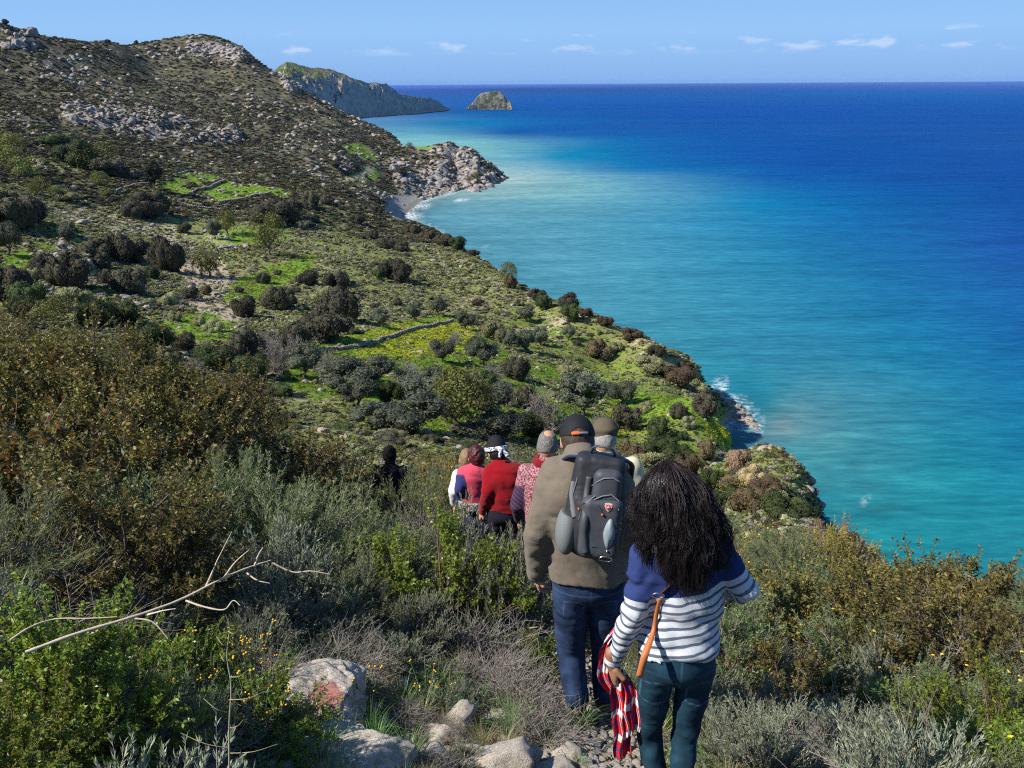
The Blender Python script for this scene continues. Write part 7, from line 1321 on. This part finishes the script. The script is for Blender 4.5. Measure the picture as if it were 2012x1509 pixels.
        k = 11; t_ = np.linspace(0, 1, k)[:, None]; Pc = (1 - t_) ** 3 * rt_ + 3 * (1 - t_) ** 2 * t_ * (rt_ * .35 + Mi * .65 + (rt_ - hc) * .25) + 3 * (1 - t_) * t_ ** 2 * (Mi * .4 + E * .6) + t_ ** 3 * E; ph = rng.uniform(0, 6.28); am = rng.uniform(.009, .022); fr = rng.uniform(1.1, 1.9)
        wv = np.stack([np.sin(t_[:, 0] * fr * 6.28 + ph), np.cos(t_[:, 0] * fr * 6.28 + ph) * .6, np.zeros(k)], 1) * am * (t_ ** 1.3)
        for s_ in range(15):
            off = rng.normal(0, .0075, 3) * (.45 + .9 * np.sin(t_ * 2.6) * rng.uniform(.4, 1.1)) + rng.normal(0, .0035, 3) * t_; paths.append(Pc + wv * rng.uniform(.8, 1.2) + off); rads.append(np.linspace(.0011, .0005, k))
    V, Fq = tubes(np.array(paths), np.array(rads), 3); ob('locks', mk_mesh('locks', V, Fq, m_lk, True), hair)
    # shoulder bag strap with its buckle and loose tongue
    bs = ob('bag_strap', None, loc=base, label='brown leather bag strap with loose orange tongue across the striped back', cat='strap'); m_l = simple('dark_leather', (.085, .032, .018), .5, .4, .25, 30, bumps=(200, .3, .002)); m_t = simple('tan_leather', (.46, .15, .05), .55, .35, .15, 30, bumps=(200, .3, .002)); m_b = simple('buckle_metal', (.55, .55, .55), .3, .5, .05, 10, metal=1.0)
    def on(px, py, off=.006, y0=2.5, y1=3.2):
        y = hit(px, py, D['sweater'], base, y0, y1); y = 2.78 if y is None else y; return X(px, py, y - off)
    V, Fq = ribbon([on(1385, 1085, .004), on(1352, 1118, .006), on(1322, 1146, .007), on(1300, 1166, .008)], .030, (.7, 0, .7), .004); ob('strap', mk_mesh('strap', V, Fq, m_l), bs)
    V, Fq = ribbon([on(1290, 1172, .010), on(1284, 1200, .010), on(1278, 1245, .012), X(1262, 1300, 2.70), X(1252, 1345, 2.70)], [.022, .017, .018, .030, .026], (1, 0, .1), .0035) if False else ribbon([on(1298, 1176, .012), on(1290, 1205, .012), on(1284, 1240, .014), X(1268, 1285, 2.715), X(1256, 1330, 2.70)], np.array([.016, .015, .017, .026, .024]), (1, 0, .2), .0035); tg = ob('tongue', mk_mesh('tongue', V, Fq, m_t), bs)
    c1 = on(1293, 1170, .016); R = [c1 + np.array([math.cos(a) * .022, -.004 * math.sin(a), math.sin(a) * .013]) for a in np.linspace(0, 2 * math.pi, 13)]; V, Fq = tubes(np.array(R)[None], np.full((1, 13), .0026), 6); ob('buckle', mk_mesh('buckle', V, Fq, m_b, True), bs)
    # ---- the plaid shirt held in her left hand
    m, t, p, o = mat_new('plaid_cotton'); u = A_(t, 'pu'); v = A_(t, 'pv')
    def bands(x, per, edges): 
        f = MATH(t, 'FRACT', MATH(t, 'DIVIDE', x, per)); r = None
        for lo_, hi_ in edges:
            b = MATH(t, 'MULTIPLY', SMOOTH(t, f, lo_ - .01, lo_ + .01), SMOOTH(t, f, hi_ + .01, hi_ - .01)); r = b if r is None else MATH(t, 'MAXIMUM', r, b)
        return r
    c = mix(t, MATH(t, 'MULTIPLY', bands(v, .13, [(.60, .84)]), .85), (.58, .014, .018), (.66, .62, .62)); c = mix(t, MATH(t, 'MULTIPLY', bands(u, .075, [(.10, .28)]), .7), c, (.035, .045, .17)); c = mix(t, MATH(t, 'MULTIPLY', bands(v, .13, [(.04, .18), (.52, .60)]), .72), c, (.035, .045, .17)); c = mix(t, MATH(t, 'MULTIPLY', bands(u, .075, [(.52, .56), (.66, .70)]), .8), c, (.70, .66, .64)); c = mix(t, MATH(t, 'MULTIPLY', bands(v, .11, [(.28, .30), (.70, .72)]), .7), c, (.1, .02, .05))
    t.links.new(c, p.inputs['Base Color']); p.inputs['Roughness'].default_value = .9; p.inputs['Specular IOR Level'].default_value = .1
    ps = ob('plaid_shirt', None, loc=base, label='red, navy and white plaid shirt hanging from the striped woman\'s left hand', cat='shirt')
    def cloth(name, pts, width, seed, fr=2.2, amp=.016, u0=0.0):
        P = np.array([_v(q) for q in pts]); n = len(P); nu, nv = 30, 60; t_ = np.linspace(0, n - 1, nv); i = np.clip(t_.astype(int), 0, n - 2); f = (t_ - i)[:, None]; Pm = P[np.clip(i - 1, 0, n - 1)]; P0 = P[i]; P1 = P[i + 1]; P2 = P[np.clip(i + 2, 0, n - 1)]; C = .5 * ((2 * P0) + (-Pm + P1) * f + (2 * Pm - 5 * P0 + 4 * P1 - P2) * f ** 2 + (-Pm + 3 * P0 - 3 * P1 + P2) * f ** 3)
        w = np.interp(t_, np.arange(n), width); u_ = np.linspace(-.5, .5, nu); U_, I = np.meshgrid(u_, np.arange(nv)); lenv = np.concatenate([[0], np.cumsum(np.linalg.norm(np.diff(C, axis=0), axis=1))]); ph = seed * 1.7; q = C[I]
        q = q + np.stack([U_ * w[I] + .004 * np.sin(lenv[I] * 40 + ph), amp * np.sin(U_ * 6.28 * fr + ph + lenv[I] * 6) + amp * .5 * np.sin(U_ * 17 + lenv[I] * 22), .006 * np.sin(U_ * 11 + ph) + U_ * .03], -1); V = q.reshape(-1, 3); V2 = V + np.array([0, .0025, 0]); idx = np.arange(nu * nv).reshape(nv, nu); Fq = np.stack([idx[:-1, :-1], idx[:-1, 1:], idx[1:, 1:], idx[1:, :-1]], -1).reshape(-1, 4); me = mk_mesh(name, np.vstack([V, V2]), [np.vstack([Fq, Fq[:, ::-1] + nu * nv])], m, smooth=True)
        attr(me, 'pu', np.tile(((U_ * w.max() * 1.5) + u0 + .5).ravel(), 2)); attr(me, 'pv', np.tile((lenv[I] + .03 * seed).ravel(), 2)); ob(name, me, ps)
    cloth('sleeve', [X(1210, 1232, 2.99), X(1188, 1275, 2.98), X(1186, 1320, 2.97), X(1203, 1358, 2.96)], [.02, .045, .05, .03], 1, 1.3, .010)
    cloth('front_panel', [X(1214, 1330, 2.895), X(1216, 1365, 2.885), X(1222, 1410, 2.89), X(1223, 1450, 2.90), X(1224, 1487, 2.90)], [.045, .07, .075, .070, .066], 2, 1.4, .012)
    cloth('back_panel', [X(1222, 1325, 2.90), X(1234, 1360, 2.885), X(1240, 1400, 2.875), X(1244, 1442, 2.88)], [.03, .06, .07, .05], 3, 1.2, .011, .03)
woman_stripes()

# ---- the hikers ahead
def hair_cap(e, D, mat, top=.006, low=-.06, back=.03, nz=.006, h=.007, bald=0, long=None):
    hc, hr, MH = D['hc'], D['hr'], D['MH']
    def fn(P):
        q = (P - hc) @ MH.T; d = ell(P, hc + MH[1] * -.010, hr + top, MH) + nz * fbm(P[:, 0] * 45, P[:, 1] * 45, P[:, 2] * 45, oct=2, seed=6); d = np.maximum(np.maximum(d, q[:, 1] - back), low - q[:, 2])
        if bald: d = np.maximum(d, bald - np.linalg.norm((q - np.array([.01, -.045, hr[2] * .92])) * np.array([1, .8, 1]), axis=1))
        if long: d = smin(d, loft(P, [hc + MH[1] * -.04, hc + MH[1] * -.055 + MH[2] * -.09], [.072, long], [.05, .035]) + nz * fbm(P[:, 0] * 40, P[:, 1] * 40, P[:, 2] * 15, oct=2, seed=7), .03)
        return d
    return ob('hair', organic('hair', fn, hc - .2, hc + .18, h, mat, 0), e)
def hikers():
    # flat cap, cream shirt
    J = stand(0.77, 6.0, 1.74, lean=.05, wide=1.12); hx = PY(1188, 862, 6.06); sh = hx - J['head']; J = {k: v + Vector((sh.x, sh.y, sh.z * (1 if k in ('head', 'neck', 'chest', 'shL', 'shR') else .5 if k in ('waist', 'elL', 'elR') else 0))) for k, v in J.items()}
    J['shL'] = PY(1158, 922, 6.0); J['shR'] = PY(1244, 916, 6.0); J['neck'] = PY(1192, 896, 6.02); J['chest'] = PY(1203, 950, 6.0); J['waist'] = PY(1203, 1005, 5.98); J['pelvis'] = PY(1200, 1045, 5.98); J['elR'] = PY(1262, 985, 5.95); J['wrR'] = PY(1250, 1035, 6.1); J['fiR'] = PY(1246, 1060, 6.12)
    for s_, dx in (('L', -.09), ('R', .09)): J['hip' + s_] = J['pelvis'] + Vector((dx, 0, -.06))
    m, t, p, o = mat_new('cream_shirt'); g = N(t, 'ShaderNodeTexCoord').outputs['Object']; sp = N(t, 'ShaderNodeSeparateXYZ'); t.links.new(g, sp.inputs[0]); st = MATH(t, 'FRACT', MATH(t, 'MULTIPLY', sp.outputs[0], 55.0)); side = SMOOTH(t, sp.outputs[0], .30, .34); c = mix(t, MATH(t, 'MULTIPLY', MATH(t, 'MULTIPLY', SMOOTH(t, st, .6, .7), side), .8), (.60, .55, .38), (.08, .07, .06)); t.links.new(c, p.inputs['Base Color']); p.inputs['Roughness'].default_value = .85; bump(t, p, noise(t, 25, 4, .6, g), .3, .006)
    m_dk = simple('dark_trousers', (.03, .03, .035), .85, .15, .3, 30); base = Vector((J['anL'].x + .1, 6.0, gz(J['anL'].x + .1, 6.0)))
    e, L, D = person(base, J, 'older man in a cream shirt and brown flat cap, in front of the backpack man', m, m_dk, h=.012, tw=(.19, .195, .215, .19), td=(.13, .125, .13, .11), arm=(.056, .050, .036), head_r=(.078, .100, .120), neck_r=.062, seed=14, face=(0, 1, -.25), hand_h=.006, folds=.010)
    hair_cap(e, D, simple('white_hair', (.30, .29, .28), .8, .2, .5, 80, bumps=(110, 1.0, .008)), low=-.05, back=.02); hc, hr, MH = D['hc'], D['hr'], D['MH']
    def flat(P):
        d = ell(P, hc + MH[2] * .072 + MH[1] * .012, (.108, .128, .046), MH); d = smin(d, loft(P, [hc + MH[2] * .035, hc + MH[2] * .065], [.092, .095], [.108, .11]), .015); q = (P - hc) @ MH.T; return np.maximum(d, .018 - q[:, 2]) + .003 * fbm(P[:, 0] * 20, P[:, 1] * 20, P[:, 2] * 20, oct=2, seed=3)
    ob('flat_cap', organic('flat_cap', flat, hc - .2, hc + .2, .007, simple('brown_tweed', (.105, .088, .062), .95, .1, .3, 120, bumps=(200, .5, .003))), e)
    k = L['neck'] * .75 + hc * .25; B = [k + np.array([math.cos(a) * .072, math.sin(a) * .074, .012 * math.sin(a)]) for a in np.linspace(0, 2 * math.pi, 17)]; V, Fq = tubes(np.array(B)[None], np.full((1, 17), .007), 6); ob('camera_strap', mk_mesh('camera_strap', V, Fq, m_dk, True), e)
    # grey-haired man, burgundy mottled jumper with scarf
    J = stand(0.30, 6.6, 1.70, lean=.05, wide=1.0); hx = PY(1076, 874, 6.66); sh = hx - J['head']; J = {k: v + Vector((sh.x, sh.y, sh.z * (1 if k in ('head', 'neck', 'chest', 'shL', 'shR') else .5 if k in ('waist', 'elL', 'elR') else 0))) for k, v in J.items()}
    m, t, p, o = mat_new('burgundy_mottled_knit'); g = N(t, 'ShaderNodeTexCoord').outputs['Object']; c = mix(t, SMOOTH(t, noise(t, 75, 3, .6, g), .42, .56), (.16, .012, .025), (.38, .22, .24)); sl = A_(t, 'sleeve'); sp = N(t, 'ShaderNodeSeparateXYZ'); t.links.new(g, sp.inputs[0]); z = MATH(t, 'FRACT', MATH(t, 'MULTIPLY', MATH(t, 'ADD', sp.outputs[2], MATH(t, 'MULTIPLY', sp.outputs[0], .7)), 26.0)); nv = mix(t, SMOOTH(t, z, .75, .85), (.022, .020, .045), (.16, .03, .12)); c = mix(t, SMOOTH(t, sl, .10, .13), c, nv); t.links.new(c, p.inputs['Base Color']); p.inputs['Roughness'].default_value = .95; bump(t, p, noise(t, 90, 3, .6, g), .4, .005)
    def sl(L):
        def f(V):
            out = np.zeros(len(V))
            for s_ in 'LR': a, b = L['sh' + s_], L['el' + s_]; d = caps(V, a, b, .05, .05); d2 = caps(V, b, L['wr' + s_], .05, .04); tt = (V - a) @ (b - a) / np.linalg.norm(b - a); out = np.where(np.minimum(d, d2) < .03, np.where(d < d2, np.clip(tt, 0, 1), .4), out)
            return out
        return {'sleeve': f}
    base = Vector((J['anL'].x + .1, 6.6, gz(J['anL'].x + .1, 6.6)))
    e, L, D = person(base, J, 'grey-haired man in a mottled burgundy jumper and dark red scarf', m, m_dk, h=.011, tw=(.17, .18, .20, .18), td=(.12, .12, .125, .11), arm=(.054, .05, .036), head_r=(.078, .098, .118), neck_r=.058, seed=18, face=(.1, 1, -.3), hand_h=.006, sweater_attrs=sl)
    hair_cap(e, D, simple('grey_hair', (.17, .16, .155), .8, .2, .75, 70, bumps=(90, 1.0, .010)), low=-.055, back=.02, bald=.045); hc = D['hc']
    def scarf(P): c0 = L['neck'] * .85 + hc * .15; q = P - c0; rr = np.hypot(q[:, 0] / 1.15, q[:, 1]); return np.hypot(rr - .082, (q[:, 2] - .01) * .7) - .030 + .006 * fbm(P[:, 0] * 20, P[:, 1] * 20, P[:, 2] * 30, oct=2, seed=5, ridge=True)
    ob('scarf', organic('scarf', scarf, L['neck'] - .2, L['neck'] + .2, .009, knit('dark_red_scarf', (.20, .008, .014))), e)
    # woman in the red sweater, black cap with a white bandana
    J = stand(-0.14, 7.6, 1.62, lean=.10, wide=1.12); hx = PY(976, 886, 7.72); sh = hx - J['head']; J = {k: v + Vector((sh.x, sh.y, sh.z * (1 if k in ('head', 'neck', 'chest', 'shL', 'shR') else .5 if k in ('waist', 'elL', 'elR') else 0))) for k, v in J.items()}
    J['neck'] = PY(984, 910, 7.66); J['chest'] = PY(992, 942, 7.6); J['waist'] = PY(992, 978, 7.58); J['pelvis'] = PY(994, 1005, 7.58); J['shL'] = PY(964, 926, 7.62); J['shR'] = PY(1020, 926, 7.62); J['elL'] = PY(957, 968, 7.5); J['wrL'] = PY(948, 1004, 7.56); J['fiL'] = PY(943, 1018, 7.6); J['elR'] = PY(1030, 968, 7.7); J['wrR'] = PY(1018, 985, 7.9); J['fiR'] = PY(1010, 990, 8.0)
    m_red = knit('red_wool', (.25, .004, .010)); base = Vector((J['pelvis'].x, 7.6, gz(J['pelvis'].x, 7.6)))
    for s_, dx in (('L', -.09), ('R', .09)): J['hip' + s_] = J['pelvis'] + Vector((dx, 0, -.06)); J['kn' + s_] = Vector((base.x + dx, 7.64, base.z + .46)); J['an' + s_] = Vector((base.x + dx, 7.58, base.z + .09))
    e, L, D = person(base, J, 'woman in a bright red sweater and black cap with a white bandana', m_red, simple('black_trousers', (.018, .016, .03), .85, .15, .3, 30), h=.011, tw=(.18, .172, .195, .17), td=(.13, .12, .13, .11), arm=(.056, .048, .034), head_r=(.076, .094, .112), seed=22, face=(-.35, 1, -.45), hand_h=.006, folds=.016, hands=(.7, .6))
    hc, hr, MH = D['hc'], D['hr'], D['MH']; hair_cap(e, D, simple('black_hair_short', (.012, .010, .012), .5, .4, .3, 80), low=-.07, back=.03, top=.012)
    def capf(P):
        q = (P - hc) @ MH.T; d = np.maximum(ell(P, hc + MH[2] * .012, hr + np.array([.020, .020, .030]), MH), -.005 - q[:, 2]); v = np.maximum(np.abs(q[:, 2] - .012 + (q[:, 1] - .1) * .3) - .007, np.linalg.norm(q[:, :2] / np.array([.085, .19]), axis=1) * .09 - .09); return np.minimum(d, np.maximum(v, .05 - q[:, 1]))
    ob('cap', organic('cap', capf, hc - .24, hc + .24, .007, simple('black_cap', (.012, .012, .016), .8, .2, .2, 60)), e)
    mb, t, p, o = mat_new('bandana_print'); g = N(t, 'ShaderNodeTexCoord').outputs['Object']; t.links.new(mix(t, SMOOTH(t, noise(t, 70, 3, .6, g), .46, .54), (.75, .78, .84), (.06, .07, .12)), p.inputs['Base Color']); p.inputs['Roughness'].default_value = .85
    def band(P):
        q = (P - hc) @ MH.T; rr = np.hypot(q[:, 0] / (hr[0] + .026), (q[:, 1]) / (hr[1] + .026)); d = np.maximum(np.abs(rr - 1) * .09 - .007, np.abs(q[:, 2] - .022) - .020); d = smin(d, ell(q, (.01, -.128, .012), (.030, .022, .020)), .012); d = smin(d, caps(q, (.02, -.13, .008), (.055, -.135, -.048), .014, .024), .012); return smin(d, caps(q, (.0, -.13, .008), (-.020, -.14, -.050), .012, .018), .012)
    ob('bandana', organic('bandana', band, hc - .22, hc + .22, .007, mb), e)
    # woman in the pink vest
    J = stand(-0.42, 8.35, 1.55, lean=.06, wide=.95); hx = PY(936, 896, 8.42); sh = hx - J['head']; J = {k: v + Vector((sh.x, sh.y, sh.z * (1 if k in ('head', 'neck', 'chest', 'shL', 'shR') else .5 if k in ('waist', 'elL', 'elR') else 0))) for k, v in J.items()}
    J['shL'] = PY(909, 928, 8.35); J['shR'] = PY(950, 928, 8.35); J['elL'] = PY(902, 962, 8.25); J['wrL'] = PY(908, 985, 8.45); J['fiL'] = PY(912, 990, 8.55); J['chest'] = PY(929, 940, 8.35); J['waist'] = PY(929, 966, 8.35); J['pelvis'] = PY(930, 992, 8.35)
    base = Vector((J['anL'].x + .08, 8.35, gz(J['anL'].x + .08, 8.35)))
    m, t, p, o = mat_new('pink_and_navy'); sl_ = A_(t, 'sleeve'); g = N(t, 'ShaderNodeTexCoord').outputs['Object']; c = mix(t, SMOOTH(t, sl_, .02, .05), mix(t, noise(t, 40, 4, .6, g), (.48, .035, .075), (.62, .07, .12)), (.018, .022, .12)); t.links.new(c, p.inputs['Base Color']); p.inputs['Roughness'].default_value = .9; bump(t, p, noise(t, 60, 4, .6, g), .3, .006)
    e, L, D = person(base, J, 'woman with dark red hair in a pink vest over navy sleeves', m, simple('navy_trousers', (.016, .020, .09), .85, .15, .3, 30), h=.011, tw=(.135, .13, .145, .13), td=(.11, .10, .105, .09), arm=(.043, .040, .032), head_r=(.074, .092, .108), seed=26, face=(-.2, 1, -.3), hand_h=.006, sweater_attrs=sl)
    hair_cap(e, D, simple('dark_red_hair', (.060, .008, .010), .5, .4, .5, 80, bumps=(100, .8, .005)), low=-.085, back=.045, top=.014, nz=.012)
    mf, t, p, o = mat_new('floral_band'); g = N(t, 'ShaderNodeTexCoord').outputs['Object']; t.links.new(mix(t, SMOOTH(t, noise(t, 60, 4, .7, g), .5, .56), (.10, .11, .10), (.62, .62, .56)), p.inputs['Base Color'])
    ob('shirt_tail', organic('shirt_tail', lambda P: np.maximum(np.maximum(D['torso'](P, .022), L['pelvis'][2] - .02 - P[:, 2]), P[:, 2] - L['pelvis'][2] - .075), L['pelvis'] - .22, L['pelvis'] + .22, .009, mf), e)
    # the mostly hidden hiker in white just ahead of her
    J = stand(-0.62, 8.95, 1.58, lean=.05); hx = PY(917, 902, 9.0); sh = hx - J['head']; J = {k: v + Vector((sh.x, sh.y, sh.z * (1 if k in ('head', 'neck', 'chest', 'shL', 'shR') else .5 if k in ('waist', 'elL', 'elR') else 0))) for k, v in J.items()}
    J['shL'] = PY(899, 932, 8.9); J['elL'] = PY(891, 966, 8.75); J['wrL'] = PY(892, 990, 8.8); J['fiL'] = PY(893, 1002, 8.8); base = Vector((J['anL'].x + .1, 8.95, gz(J['anL'].x + .1, 8.95)))
    e, L, D = person(base, J, 'hiker in a white jacket, mostly hidden behind the pink vest', knit('white_cotton', (.74, .75, .80), var=.05), m_dk, h=.013, arm=(.050, .046, .036), tw=(.13, .135, .15, .13), seed=30, face=(0, 1, -.2), hand_h=.007)
    hair_cap(e, D, simple('fair_hair', (.20, .13, .07), .6, .3, .3, 80), low=-.06, back=.03)
    # dark-haired hiker in the shade of the left thicket
    J = stand(-1.5, 11.0, 1.66, lean=.03); hx = PY(766, 893, 11.05); sh = hx - J['head']; J = {k: v + Vector((sh.x, sh.y, sh.z * (1 if k in ('head', 'neck', 'chest', 'shL', 'shR') else .5 if k in ('waist', 'elL', 'elR') else 0))) for k, v in J.items()}
    base = Vector((J['anL'].x + .08, 11.0, gz(J['anL'].x + .08, 11.0)))
    e, L, D = person(base, J, 'dark-haired hiker in black, half hidden at the edge of the left thicket', simple('black_top', (.014, .013, .020), .9, .1, .3, 40), m_dk, skin=m_skin2, h=.014, tw=(.12, .125, .135, .12), seed=34, face=(0, 1, -.1), hand_h=.007)
    hair_cap(e, D, simple('near_black_hair', (.008, .006, .008), .9, .1, .3, 80), low=-.07, back=.05, top=.016)
hikers()
settle_labels()
# ------------------------------------------------------------------ thin sea air
hm = bpy.data.materials.new('sea_air'); hm.use_nodes = True; t = hm.node_tree; t.nodes.clear(); o_ = N(t, 'ShaderNodeOutputMaterial'); pv = N(t, 'ShaderNodeVolumePrincipled')
pv.inputs['Color'].default_value = (.30, .56, 1.0, 1); pv.inputs['Density'].default_value = 1.3e-5; pv.inputs['Anisotropy'].default_value = 0.0; t.links.new(pv.outputs[0], o_.inputs['Volume'])
s_, zb, zt = 74000.0, -45.0, 190.0
hv = np.array([(x, y, z) for z in (zb, zt) for x, y in ((-s_, -s_), (s_, -s_), (s_, s_), (-s_, s_))], float)
ob('haze', mk_mesh('haze', hv, np.array([(0, 3, 2, 1), (4, 5, 6, 7), (0, 1, 5, 4), (1, 2, 6, 5), (2, 3, 7, 6), (3, 0, 4, 7)]), hm), kind='stuff', label='thin pale sea haze')
scene.cycles.volume_bounces = 0
